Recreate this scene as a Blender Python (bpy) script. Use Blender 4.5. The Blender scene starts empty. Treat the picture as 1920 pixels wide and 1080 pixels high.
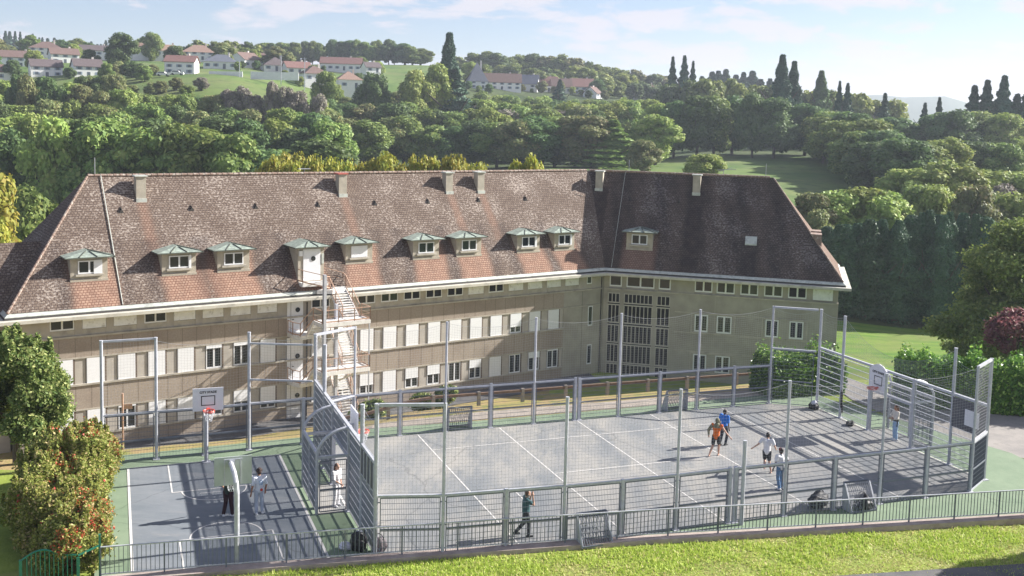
import bpy, bmesh, math, random
import numpy as np
from mathutils import Matrix, Vector
R_ = math.radians
random.seed(7)
S = bpy.context.scene
COL = S.collection

# ---------------------------------------------------------------- camera
F_PX = 1960.0; PITCH = R_(5.37); ROLL = R_(1.47); CY = 400.0; HC = 14.9
cd = bpy.data.cameras.new('camera'); cam = bpy.data.objects.new('camera', cd); COL.objects.link(cam); S.camera = cam
cd.sensor_width = 36.0; cd.lens = 36.0 * F_PX / 1920.0
cd.shift_x = 0.0; cd.shift_y = -(540.0 - CY) / 1920.0
cd.clip_start = 0.5; cd.clip_end = 12000
_f = Vector((0, math.cos(PITCH), -math.sin(PITCH))); _u = Vector((0, math.sin(PITCH), math.cos(PITCH))); _r = Vector((1, 0, 0))
RR = _r * math.cos(ROLL) + _u * math.sin(ROLL); UU = -_r * math.sin(ROLL) + _u * math.cos(ROLL); FF = _f
cam.matrix_world = Matrix(((RR.x, UU.x, -FF.x, 0), (RR.y, UU.y, -FF.y, 0), (RR.z, UU.z, -FF.z, HC), (0, 0, 0, 1)))

# ---------------------------------------------------------------- sun, sky, exposure
SUN_AZ = R_(20.5); SUN_EL = R_(30.0)
sl = bpy.data.lights.new('sun', 'SUN'); sl.energy = 5.0; sl.angle = R_(0.55); sl.color = (1.0, 0.955, 0.895)
so = bpy.data.objects.new('sun', sl); COL.objects.link(so)
sd = Vector((math.cos(SUN_EL) * math.cos(SUN_AZ), math.cos(SUN_EL) * math.sin(SUN_AZ), math.sin(SUN_EL)))
so.rotation_euler = sd.to_track_quat('Z', 'Y').to_euler()
so.location = (60, 30, 60)
W = bpy.data.worlds.new('World'); S.world = W; W.use_nodes = True
wn = W.node_tree; wn.nodes.clear()
def N(tree, t, **kw):
    n = tree.nodes.new(t)
    for k, v in kw.items():
        if k.startswith('i_'):
            n.inputs[int(k[2:]) if k[2:].isdigit() else k[2:]].default_value = v
        else: setattr(n, k, v)
    return n
def L(tree, a, b): tree.links.new(a, b)
sky = N(wn, 'ShaderNodeTexSky', sky_type='NISHITA', sun_disc=False, sun_elevation=SUN_EL, sun_rotation=R_(90) - SUN_AZ, altitude=300, air_density=1.0, dust_density=0.5, ozone_density=1.0)
bg = N(wn, 'ShaderNodeBackground', i_1=0.056)
out = N(wn, 'ShaderNodeOutputWorld')
tc = N(wn, 'ShaderNodeTexCoord'); sp = N(wn, 'ShaderNodeSeparateXYZ'); L(wn, tc.outputs['Generated'], sp.inputs[0])
# flat cloud sheet: divide by height above the horizon
def M(tree, op, a, b=None, c=None, clamp=False):
    n = tree.nodes.new('ShaderNodeMath'); n.operation = op; n.use_clamp = clamp
    for i, v in enumerate((a, b, c)):
        if v is None: continue
        if isinstance(v, (int, float)): n.inputs[i].default_value = v
        else: L(tree, v, n.inputs[i])
    return n.outputs[0]
zz = M(wn, 'ADD', M(wn, 'MAXIMUM', sp.outputs['Z'], 0.0), 0.09)
hyp = M(wn, 'MAXIMUM', M(wn, 'ABSOLUTE', sp.outputs['Y']), 0.05)
cx = M(wn, 'MULTIPLY', M(wn, 'DIVIDE', sp.outputs['X'], hyp), 9.0)
cz = M(wn, 'MULTIPLY', M(wn, 'DIVIDE', sp.outputs['Z'], hyp), 30.0)
cb = N(wn, 'ShaderNodeCombineXYZ'); L(wn, cx, cb.inputs[0]); L(wn, cz, cb.inputs[1]); cb.inputs[2].default_value = 3.3
n1 = N(wn, 'ShaderNodeTexNoise', noise_dimensions='3D'); n1.inputs['Scale'].default_value = 1.35; n1.inputs['Detail'].default_value = 7; n1.inputs['Roughness'].default_value = 0.55; n1.inputs['Distortion'].default_value = 0.25
L(wn, cb.outputs[0], n1.inputs['Vector'])
# more cloud to the right of the view
bias = M(wn, 'MULTIPLY', M(wn, 'MINIMUM', M(wn, 'MAXIMUM', cx, -6.0), 6.0), 0.008)
cr = N(wn, 'ShaderNodeMapRange'); L(wn, M(wn, 'ADD', n1.outputs['Fac'], bias), cr.inputs[0])
cr.inputs[1].default_value = 0.48; cr.inputs[2].default_value = 0.60; cr.inputs[3].default_value = 0.0; cr.inputs[4].default_value = 0.85; cr.interpolation_type = 'SMOOTHSTEP'
mx = N(wn, 'ShaderNodeMix', data_type='RGBA'); L(wn, cr.outputs[0], mx.inputs[0])
wh = N(wn, 'ShaderNodeMix', data_type='RGBA', blend_type='MIX'); wh.inputs[0].default_value = 0.12; L(wn, sky.outputs[0], wh.inputs[6]); wh.inputs[7].default_value = (5.0, 5.6, 6.2, 1)
L(wn, wh.outputs[2], mx.inputs[6]); mx.inputs[7].default_value = (7.4, 6.8, 6.1, 1)
tn = N(wn, 'ShaderNodeMix', data_type='RGBA', blend_type='MULTIPLY'); tn.inputs[0].default_value = 1.0; L(wn, mx.outputs[2], tn.inputs[6]); tn.inputs[7].default_value = (0.82, 0.85, 1.02, 1); L(wn, tn.outputs[2], bg.inputs[0]); L(wn, bg.outputs[0], out.inputs[0])
S.view_settings.view_transform = 'Standard'; S.view_settings.look = 'None'; S.view_settings.exposure = 1.3; S.view_settings.gamma = 1.0
HAZE = 0.00023
S.cycles.max_bounces = 6; S.cycles.diffuse_bounces = 3; S.cycles.glossy_bounces = 2; S.cycles.transparent_max_bounces = 8
S.cycles.volume_bounces = 0; S.cycles.use_denoising = True

# ---------------------------------------------------------------- frames of reference
def ray(x, y): return RR * (x - 960) + UU * (CY - y) + FF * F_PX
def G(x, y, z=0.0):
    d = ray(x, y); return Vector((0, 0, HC)) + d * ((z - HC) / d.z)
def atY(x, y, Y):
    d = ray(x, y); return Vector((0, 0, HC)) + d * (Y / d.y)
TH = 0.3654
CE = Vector((math.cos(TH), math.sin(TH), 0)); CG = Vector((-CE.y, CE.x, 0)); CO = Vector((8.25, 37.77, 0))
def C(a, b, z=0.0): return CO + CE * a + CG * b + Vector((0, 0, z))
AL = R_(34.39); AR = R_(-15.0)
DL = Vector((math.cos(AL), math.sin(AL), 0)); NL = Vector((-DL.y, DL.x, 0)); PL = Vector((-16.3, 80.0, 0))
DR = Vector((math.cos(AR), math.sin(AR), 0)); NR = Vector((-DR.y, DR.x, 0)); PR = Vector((8.73, 97.13, 0))
def BL(u, w, z): return PL + DL * u + NL * w + Vector((0, 0, z))      # w: towards the back, u: along the long wing
def BR(u, w, z): return PR + DR * u + NR * w + Vector((0, 0, z))

# ---------------------------------------------------------------- objects
INV = {}
def tag(o, label=None, cat=None, group=None, kind=None):
    if label: o['label'] = label
    if cat: o['category'] = cat
    if group: o['group'] = group
    if kind: o['kind'] = kind
    return o
def thing(name, label, cat, loc, rz=0.0, group=None):
    o = bpy.data.objects.new(name, None); COL.objects.link(o); o.location = loc; o.rotation_euler = (0, 0, rz)
    o.empty_display_size = 0.3
    INV[o.name] = (Matrix.Translation(loc) @ Matrix.Rotation(rz, 4, 'Z')).inverted()
    return tag(o, label, cat, group)
class MB:
    def __init__(s): s.v = []; s.f = []; s.m = []; s.mi = 0
    def add(s, vs, fs):
        k = len(s.v); s.v.extend([tuple(v) for v in vs]); s.f.extend([tuple(k + i for i in f) for f in fs]); s.m.extend([s.mi] * len(fs)); return s
    def hexa(s, p):       # 8 points: bottom 4, top 4
        return s.add(p, [(0, 3, 2, 1), (4, 5, 6, 7), (0, 1, 5, 4), (1, 2, 6, 5), (2, 3, 7, 6), (3, 0, 4, 7)])
    def fbox(s, fr, a0, a1, b0, b1, z0, z1):   # box in a frame function fr(a,b,z)
        return s.hexa([fr(a0, b0, z0), fr(a1, b0, z0), fr(a1, b1, z0), fr(a0, b1, z0), fr(a0, b0, z1), fr(a1, b0, z1), fr(a1, b1, z1), fr(a0, b1, z1)])
    def bar(s, p, q, w, h=None, up=Vector((0, 0, 1))):
        h = h or w; p = Vector(p); q = Vector(q); d = (q - p).normalized()
        if abs(d.dot(up)) > 0.98: up = CG
        x = d.cross(up).normalized() * w / 2; y = x.cross(d).normalized() * h / 2
        return s.hexa([p - x - y, p + x - y, p + x + y, p - x + y, q - x - y, q + x - y, q + x + y, q - x + y])
    def tube(s, pts, r, n=8, r2=None):
        pts = [Vector(p) for p in pts]; rr = [r + ((r2 if r2 is not None else r) - r) * i / max(1, len(pts) - 1) for i in range(len(pts))]
        return s.tubes(pts, rr, n)
    def tubes(s, pts, rr, n=8, cap=True):
        k = len(s.v); pts = [Vector(p) for p in pts]; x = None
        for i, p in enumerate(pts):
            d = (pts[min(i + 1, len(pts) - 1)] - pts[max(i - 1, 0)]).normalized()
            if x is None:
                up = Vector((0, 0, 1)) if abs(d.z) < 0.9 else Vector((1, 0, 0)); x = d.cross(up).normalized()
            x = (x - d * x.dot(d)).normalized(); y = d.cross(x)
            for j in range(n):
                t = 2 * math.pi * j / n; s.v.append(tuple(p + (x * math.cos(t) + y * math.sin(t)) * rr[i]))
        for i in range(len(pts) - 1):
            for j in range(n):
                s.f.append((k + i * n + j, k + i * n + (j + 1) % n, k + (i + 1) * n + (j + 1) % n, k + (i + 1) * n + j)); s.m.append(s.mi)
        if cap:
            s.f.append(tuple(k + j for j in range(n))[::-1]); s.f.append(tuple(k + (len(pts) - 1) * n + j for j in range(n))); s.m += [s.mi, s.mi]
        return s
    def ball(s, c, r, nu=12, nv=8):
        c = Vector(c); r = Vector(r) if not isinstance(r, (int, float)) else Vector((r, r, r)); k = len(s.v)
        for i in range(nv + 1):
            ph = math.pi * i / nv
            for j in range(nu):
                t = 2 * math.pi * j / nu; s.v.append((c.x + r.x * math.sin(ph) * math.cos(t), c.y + r.y * math.sin(ph) * math.sin(t), c.z + r.z * math.cos(ph)))
        for i in range(nv):
            for j in range(nu):
                s.f.append((k + i * nu + j, k + (i + 1) * nu + j, k + (i + 1) * nu + (j + 1) % nu, k + i * nu + (j + 1) % nu)); s.m.append(s.mi)
        return s
    def prism(s, poly, off):      # closed polygon extruded by a vector
        n = len(poly); off = Vector(off); a = [Vector(p) for p in poly]; b = [p + off for p in a]
        return s.add(a + b, [tuple(range(n))[::-1], tuple(range(n, 2 * n))] + [(i, (i + 1) % n, n + (i + 1) % n, n + i) for i in range(n)])
    def build(s, name, mat, parent=None, root=None, smooth=False, world=True):
        me = bpy.data.meshes.new(name); vs = s.v
        rt = root or parent
        if rt is not None and world:
            I = INV[rt.name]; vs = [tuple(I @ Vector(v)) for v in vs]
        me.from_pydata(vs, [], s.f)
        mats = mat if isinstance(mat, (list, tuple)) else [mat]
        for m_ in mats: me.materials.append(m_)
        if len(mats) > 1: me.polygons.foreach_set('material_index', s.m)
        if smooth: me.polygons.foreach_set('use_smooth', [True] * len(me.polygons))
        me.update()
        o = bpy.data.objects.new(name, me); COL.objects.link(o)
        if parent is not None:
            o.parent = parent
            if root is None and parent.name in INV: INV[o.name] = INV[parent.name]
            elif root is not None: INV[o.name] = INV[root.name]
        return o
def npmesh(name, V, Fq, mats, mi=None, smooth=False):
    me = bpy.data.meshes.new(name); V = np.asarray(V, dtype=np.float32); n = len(Fq); k = Fq.shape[1]
    me.vertices.add(len(V)); me.vertices.foreach_set('co', V.ravel())
    me.loops.add(n * k); me.loops.foreach_set('vertex_index', Fq.astype(np.int32).ravel())
    me.polygons.add(n); me.polygons.foreach_set('loop_start', np.arange(0, n * k, k, dtype=np.int32)); me.polygons.foreach_set('loop_total', np.full(n, k, dtype=np.int32))
    for m_ in mats: me.materials.append(m_)
    if mi is not None: me.polygons.foreach_set('material_index', np.asarray(mi, dtype=np.int32))
    if smooth: me.polygons.foreach_set('use_smooth', np.ones(n, dtype=bool))
    me.update(calc_edges=True); return me
def dup(o, parent=None, loc=None, rz=None, scale=None):
    c = o.copy(); COL.objects.link(c)
    if parent is not None: c.parent = parent
    if loc is not None: c.location = loc
    if rz is not None: c.rotation_euler = (0, 0, rz)
    if scale is not None: c.scale = scale
    for ch in [x for x in KIDS.get(o.name, [])]: dup(ch, c)
    return c
KIDS = {}
def kids(o): return [x for x in bpy.data.objects if x.parent == o]

# ---------------------------------------------------------------- materials
def newmat(name):
    m = bpy.data.materials.new(name); m.use_nodes = True; t = m.node_tree; b = t.nodes['Principled BSDF']; return m, t, b
def rgb(c): return (c[0], c[1], c[2], 1)
def paint(name, col, rough=0.6, metal=0.0, var=0.12, scale=3.0, bump=0.0, bscale=20.0, col2=None, spec=0.5, coord='Object', dirt=None, stretch=None):
    m, t, b = newmat(name)
    tcn = N(t, 'ShaderNodeTexCoord'); vec = tcn.outputs[coord]
    if stretch:
        mp = N(t, 'ShaderNodeMapping'); mp.inputs['Scale'].default_value = stretch; L(t, vec, mp.inputs[0]); vec = mp.outputs[0]
    nz = N(t, 'ShaderNodeTexNoise'); nz.inputs['Scale'].default_value = scale; nz.inputs['Detail'].default_value = 6; nz.inputs['Roughness'].default_value = 0.65; L(t, vec, nz.inputs['Vector'])
    mp_ = N(t, 'ShaderNodeMapRange'); L(t, nz.outputs['Fac'], mp_.inputs[0]); mp_.inputs[1].default_value = 0.33; mp_.inputs[2].default_value = 0.67
    mxn = N(t, 'ShaderNodeMix', data_type='RGBA'); L(t, mp_.outputs[0], mxn.inputs[0])
    c2 = col2 or tuple(x * (1 + var) for x in col); c1 = col if col2 else tuple(x * (1 - var) for x in col)
    mxn.inputs[6].default_value = rgb(c1); mxn.inputs[7].default_value = rgb(c2); last = mxn.outputs[2]
    if dirt:
        n2 = N(t, 'ShaderNodeTexNoise'); n2.inputs['Scale'].default_value = dirt[1]; n2.inputs['Detail'].default_value = 8; L(t, vec, n2.inputs['Vector'])
        r2 = N(t, 'ShaderNodeMapRange'); L(t, n2.outputs['Fac'], r2.inputs[0]); r2.inputs[1].default_value = dirt[2]; r2.inputs[2].default_value = dirt[3]; r2.inputs[4].default_value = dirt[4]
        m2 = N(t, 'ShaderNodeMix', data_type='RGBA'); L(t, r2.outputs[0], m2.inputs[0]); L(t, last, m2.inputs[6]); m2.inputs[7].default_value = rgb(dirt[0]); last = m2.outputs[2]
    L(t, last, b.inputs['Base Color']); b.inputs['Roughness'].default_value = rough; b.inputs['Metallic'].default_value = metal; b.inputs['Specular IOR Level'].default_value = spec
    if bump:
        n3 = N(t, 'ShaderNodeTexNoise'); n3.inputs['Scale'].default_value = bscale; n3.inputs['Detail'].default_value = 4; L(t, vec, n3.inputs['Vector'])
        bp = N(t, 'ShaderNodeBump'); bp.inputs['Strength'].default_value = bump; bp.inputs['Distance'].default_value = 0.05; L(t, n3.outputs['Fac'], bp.inputs['Height']); L(t, bp.outputs[0], b.inputs['Normal'])
    return m
def leafmat(name, c1, c2, c3=None, transl=0.33, rough=0.6):
    m, t, b = newmat(name)
    ge = N(t, 'ShaderNodeNewGeometry'); oi = N(t, 'ShaderNodeObjectInfo')
    rp = N(t, 'ShaderNodeValToRGB'); L(t, ge.outputs['Random Per Island'], rp.inputs[0])
    rp.color_ramp.elements[0].color = rgb(c1); rp.color_ramp.elements[1].color = rgb(c2); rp.color_ramp.elements[1].position = 0.8
    if c3: e = rp.color_ramp.elements.new(0.93); e.color = rgb(c3)
    hs = N(t, 'ShaderNodeHueSaturation'); L(t, rp.outputs[0], hs.inputs['Color'])
    L(t, M(t, 'ADD', M(t, 'MULTIPLY', oi.outputs['Random'], 0.03), 0.480), hs.inputs['Hue'])
    L(t, M(t, 'ADD', M(t, 'MULTIPLY', oi.outputs['Random'], 0.55), 1.22), hs.inputs['Value'])
    L(t, hs.outputs[0], b.inputs['Base Color']); b.inputs['Roughness'].default_value = rough; b.inputs['Specular IOR Level'].default_value = 0.3
    tr = N(t, 'ShaderNodeBsdfTranslucent'); L(t, hs.outputs[0], tr.inputs[0]); ms = N(t, 'ShaderNodeMixShader'); ms.inputs[0].default_value = transl
    L(t, b.outputs[0], ms.inputs[1]); L(t, tr.outputs[0], ms.inputs[2]); L(t, ms.outputs[0], t.nodes['Material Output'].inputs[0])
    return m
def glassy(name, col=(0.02, 0.025, 0.03), rough=0.05):
    m, t, b = newmat(name)
    b.inputs['Base Color'].default_value = rgb(col); b.inputs['Roughness'].default_value = rough; b.inputs['Specular IOR Level'].default_value = 0.45
    tcn = N(t, 'ShaderNodeTexCoord'); nz = N(t, 'ShaderNodeTexNoise'); nz.inputs['Scale'].default_value = 0.8; L(t, tcn.outputs['Object'], nz.inputs['Vector'])
    bp = N(t, 'ShaderNodeBump'); bp.inputs['Strength'].default_value = 0.15; L(t, nz.outputs['Fac'], bp.inputs['Height']); L(t, bp.outputs[0], b.inputs['Normal'])
    return m
MT = {}
MT['galv'] = paint('galvanised_steel', (0.44, 0.45, 0.485), 0.5, 0.0, 0.14, 6, bump=0.05)
MT['galvdark'] = paint('galvanised_panel', (0.22, 0.24, 0.28), 0.5, 0.1, 0.12, 5)
MT['mesh'] = paint('fence_mesh_steel', (0.15, 0.165, 0.20), 0.5, 0.1, 0.1, 8)
MT['net'] = paint('net_cord', (0.50, 0.50, 0.50), 0.8)
MT['white'] = paint('white_pvc', (0.74, 0.75, 0.77), 0.4, var=0.03)
MT['shutter'] = paint('white_shutter', (0.76, 0.77, 0.79), 0.5, var=0.05, scale=1.2, stretch=(1, 1, 14), dirt=((0.5, 0.48, 0.44), 2.0, 0.58, 0.8, 0.5))
MT['shutterold'] = paint('old_white_shutter', (0.80, 0.81, 0.82), 0.6, var=0.08, scale=2, dirt=((0.35, 0.33, 0.30), 3.0, 0.55, 0.75, 0.7))
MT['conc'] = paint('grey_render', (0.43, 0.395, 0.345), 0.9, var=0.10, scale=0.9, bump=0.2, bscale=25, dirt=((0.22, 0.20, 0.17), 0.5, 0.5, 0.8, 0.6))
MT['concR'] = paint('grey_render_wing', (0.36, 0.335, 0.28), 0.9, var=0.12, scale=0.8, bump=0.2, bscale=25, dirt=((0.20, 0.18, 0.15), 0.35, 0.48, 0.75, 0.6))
MT['band'] = paint('pebbledash', (0.35, 0.295, 0.24), 0.95, var=0.16, scale=9, bump=0.5, bscale=45, dirt=((0.20, 0.15, 0.12), 0.35, 0.45, 0.8, 0.6))
MT['ledge'] = paint('concrete_ledge', (0.42, 0.385, 0.32), 0.85, var=0.14, scale=1.5, dirt=((0.20, 0.19, 0.17), 1.2, 0.5, 0.75, 0.7))
MT['cornice'] = paint('concrete_cornice', (0.50, 0.48, 0.41), 0.85, var=0.1, scale=1.2, dirt=((0.28, 0.27, 0.23), 1.5, 0.5, 0.75, 0.7))
MT['mullion'] = paint('concrete_mullion', (0.50, 0.47, 0.41), 0.85, var=0.1, scale=1.5)
MT['zinc'] = paint('zinc_flashing', (0.50, 0.52, 0.47), 0.6, 0.1, 0.15, 2.0, dirt=((0.25, 0.26, 0.24), 3, 0.5, 0.7, 0.6))
MT['gutter'] = paint('dark_gutter', (0.05, 0.045, 0.04), 0.8)
MT['copper'] = paint('copper_patina', (0.235, 0.275, 0.235), 0.6, 0.1, 0.18, 2.5, dirt=((0.42, 0.50, 0.42), 4, 0.45, 0.7, 0.8))
MT['copperdark'] = paint('copper_edge', (0.09, 0.10, 0.08), 0.7)
MT['glass'] = glassy('window_glass')
MT['glassopen'] = paint('dark_room', (0.012, 0.012, 0.014), 0.9)
MT['chim'] = paint('chimney_render', (0.40, 0.36, 0.29), 0.9, var=0.15, scale=2, bump=0.2)
MT['steelw'] = paint('painted_stair_steel', (0.74, 0.73, 0.71), 0.5, 0.1, 0.12, 2, dirt=((0.30, 0.26, 0.22), 4, 0.5, 0.8, 0.6))
MT['railrust'] = paint('rusty_rail', (0.46, 0.30, 0.215), 0.7, 0.1, 0.2, 4)
MT['red'] = paint('red_rim', (0.62, 0.05, 0.02), 0.4)
MT['black'] = paint('black_rubber', (0.015, 0.015, 0.018), 0.7)
MT['lineblk'] = paint('black_lettering', (0.02, 0.02, 0.025), 0.5)
MT['board'] = paint('white_board', (0.74, 0.73, 0.76), 0.45, var=0.03)
MT['boardback'] = paint('worn_board_back', (0.44, 0.48, 0.45), 0.7, var=0.16, scale=1.4, stretch=(1, 1, 0.5), dirt=((0.30, 0.34, 0.30), 1.0, 0.45, 0.7, 0.6))
MT['graybd'] = paint('grey_sheet', (0.10, 0.10, 0.115), 0.7)
MT['bark'] = paint('bark', (0.10, 0.08, 0.06), 0.9, var=0.3, scale=3, bump=0.4)
MT['wood'] = paint('weathered_wood', (0.16, 0.10, 0.065), 0.85, var=0.3, scale=4)
MT['greenmetal'] = paint('green_painted_steel', (0.02, 0.19, 0.13), 0.4, 0.0, 0.1, 4)
MT['antenna'] = paint('grey_antenna', (0.35, 0.36, 0.37), 0.5, 0.3)
def groundmat(name, cols, scales, rough=0.95, bump=0.3, bscale=8, streak=None):
    m, t, b = newmat(name); tcn = N(t, 'ShaderNodeTexCoord'); vec = tcn.outputs['Object']
    last = None
    for i, (c, sc) in enumerate(zip(cols[1:], scales)):
        nz = N(t, 'ShaderNodeTexNoise'); nz.inputs['Scale'].default_value = sc[0]; nz.inputs['Detail'].default_value = 7; nz.inputs['Roughness'].default_value = 0.7
        v = vec
        if len(sc) > 4:
            mp = N(t, 'ShaderNodeMapping'); mp.inputs['Scale'].default_value = sc[4]; mp.inputs['Rotation'].default_value = (0, 0, sc[5]); L(t, vec, mp.inputs[0]); v = mp.outputs[0]
        L(t, v, nz.inputs['Vector'])
        r2 = N(t, 'ShaderNodeMapRange'); L(t, nz.outputs['Fac'], r2.inputs[0]); r2.inputs[1].default_value = sc[1]; r2.inputs[2].default_value = sc[2]; r2.inputs[4].default_value = sc[3]
        m2 = N(t, 'ShaderNodeMix', data_type='RGBA'); L(t, r2.outputs[0], m2.inputs[0])
        if last is None: m2.inputs[6].default_value = rgb(cols[0])
        else: L(t, last, m2.inputs[6])
        m2.inputs[7].default_value = rgb(c); last = m2.outputs[2]
    if 'court' in name or 'pitch' in name:
        vo = N(t, 'ShaderNodeTexVoronoi', feature='DISTANCE_TO_EDGE'); vo.inputs['Scale'].default_value = 0.16; nzz = N(t, 'ShaderNodeTexNoise'); nzz.inputs['Scale'].default_value = 1.2; nzz.inputs['Detail'].default_value = 5; L(t, vec, nzz.inputs['Vector'])
        mxx = N(t, 'ShaderNodeMix', data_type='RGBA'); mxx.inputs[0].default_value = 0.35; L(t, vec, mxx.inputs[6]); L(t, nzz.outputs['Color'], mxx.inputs[7]); L(t, mxx.outputs[2], vo.inputs['Vector'])
        rr_ = N(t, 'ShaderNodeMapRange'); L(t, vo.outputs['Distance'], rr_.inputs[0]); rr_.inputs[1].default_value = 0.0; rr_.inputs[2].default_value = 0.004; rr_.inputs[3].default_value = 0.55; rr_.inputs[4].default_value = 0.0
        n5 = N(t, 'ShaderNodeTexNoise'); n5.inputs['Scale'].default_value = 3.5; n5.inputs['Detail'].default_value = 8; n5.inputs['Roughness'].default_value = 0.8; L(t, vec, n5.inputs['Vector'])
        r5 = N(t, 'ShaderNodeMapRange'); L(t, n5.outputs['Fac'], r5.inputs[0]); r5.inputs[1].default_value = 0.60; r5.inputs[2].default_value = 0.72; r5.inputs[4].default_value = 0.45
        m5 = N(t, 'ShaderNodeMix', data_type='RGBA', blend_type='MULTIPLY'); L(t, M(t, 'MAXIMUM', rr_.outputs[0], r5.outputs[0]), m5.inputs[0]); L(t, last, m5.inputs[6]); m5.inputs[7].default_value = rgb((0.45, 0.46, 0.47)); last = m5.outputs[2]
    L(t, last, b.inputs['Base Color']); b.inputs['Roughness'].default_value = rough; b.inputs['Specular IOR Level'].default_value = 0.2
    n3 = N(t, 'ShaderNodeTexNoise'); n3.inputs['Scale'].default_value = bscale; n3.inputs['Detail'].default_value = 5; L(t, vec, n3.inputs['Vector'])
    bp = N(t, 'ShaderNodeBump'); bp.inputs['Strength'].default_value = bump; bp.inputs['Distance'].default_value = 0.08; L(t, n3.outputs['Fac'], bp.inputs['Height']); L(t, bp.outputs[0], b.inputs['Normal'])
    return m
MT['grass'] = groundmat('grass_ground', [(0.19, 0.25, 0.045), (0.26, 0.32, 0.06), (0.32, 0.27, 0.15)], [(0.9, 0.4, 0.62, 1.0), (0.35, 0.52, 0.72, 0.75)], bscale=9)
MT['meadow'] = groundmat('meadow', [(0.075, 0.135, 0.03), (0.125, 0.185, 0.045), (0.16, 0.17, 0.07), (0.045, 0.08, 0.025)], [(0.05, 0.42, 0.58, 1.0), (0.02, 0.48, 0.62, 0.7), (0.22, 0.52, 0.66, 0.75)], bscale=2)
MT['lawn'] = groundmat('mown_lawn', [(0.085, 0.175, 0.025), (0.15, 0.235, 0.035), (0.19, 0.20, 0.07), (0.10, 0.17, 0.03)], [(0.35, 0.44, 0.56, 1.0, (0.12, 2.6, 1), 0.1), (0.12, 0.48, 0.62, 0.7), (0.9, 0.5, 0.66, 0.7)], bscale=6)
MT['drygrass'] = groundmat('dry_grass', [(0.36, 0.265, 0.13), (0.30, 0.26, 0.09), (0.18, 0.22, 0.06)], [(0.8, 0.4, 0.6, 1.0), (0.4, 0.52, 0.66, 0.8)], bscale=9)
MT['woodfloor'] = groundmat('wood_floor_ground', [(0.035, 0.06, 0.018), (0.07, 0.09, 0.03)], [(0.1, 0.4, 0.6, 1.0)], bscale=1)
MT['greencourt'] = groundmat('green_court_paint', [(0.175, 0.235, 0.155), (0.215, 0.275, 0.185), (0.14, 0.17, 0.12)], [(0.5, 0.4, 0.6, 1.0), (1.5, 0.56, 0.72, 0.6)], rough=0.85, bump=0.1, bscale=60)
MT['pitch'] = groundmat('grey_pitch_paint', [(0.210, 0.217, 0.222), (0.315, 0.302, 0.278), (0.165, 0.178, 0.190), (0.355, 0.33, 0.292)], [(0.35, 0.42, 0.6, 1.0, (1.0, 0.35, 1), -1.2), (0.45, 0.5, 0.64, 0.75, (1.6, 0.5, 1), -1.3), (0.9, 0.56, 0.72, 0.6, (1.0, 0.4, 1), -1.2)], rough=0.8, bump=0.08, bscale=70)
MT['bluecourt'] = groundmat('blue_grey_court_paint', [(0.16, 0.18, 0.20), (0.215, 0.23, 0.245), (0.28, 0.275, 0.27)], [(0.5, 0.4, 0.62, 1.0, (0.5, 1.4, 1), 0.5), (0.9, 0.56, 0.72, 0.6, (0.5, 1.6, 1), 0.4)], rough=0.8, bump=0.08, bscale=70)
MT['line'] = groundmat('line_paint', [(0.62, 0.60, 0.57), (0.42, 0.41, 0.39)], [(4.0, 0.52, 0.7, 0.8)], rough=0.7, bump=0.02)
MT['asphalt'] = groundmat('asphalt', [(0.10, 0.10, 0.105), (0.15, 0.145, 0.14), (0.07, 0.07, 0.075)], [(0.6, 0.4, 0.6, 1.0), (2.0, 0.55, 0.7, 0.5)], bump=0.15, bscale=60)
MT['oldroad'] = groundmat('old_road', [(0.25, 0.235, 0.22), (0.32, 0.295, 0.27), (0.18, 0.17, 0.16)], [(0.5, 0.4, 0.6, 1.0), (1.5, 0.55, 0.72, 0.6)], bump=0.15, bscale=40)
MT['path'] = groundmat('gravel_path', [(0.38, 0.33, 0.28), (0.30, 0.26, 0.22)], [(1.0, 0.4, 0.6, 1.0)], bump=0.15, bscale=40)
MT['kerb'] = groundmat('kerb_concrete', [(0.42, 0.35, 0.31), (0.32, 0.26, 0.23), (0.50, 0.45, 0.41)], [(1.2, 0.4, 0.6, 1.0), (3.0, 0.55, 0.7, 0.6)], bump=0.2, bscale=30)
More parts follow.
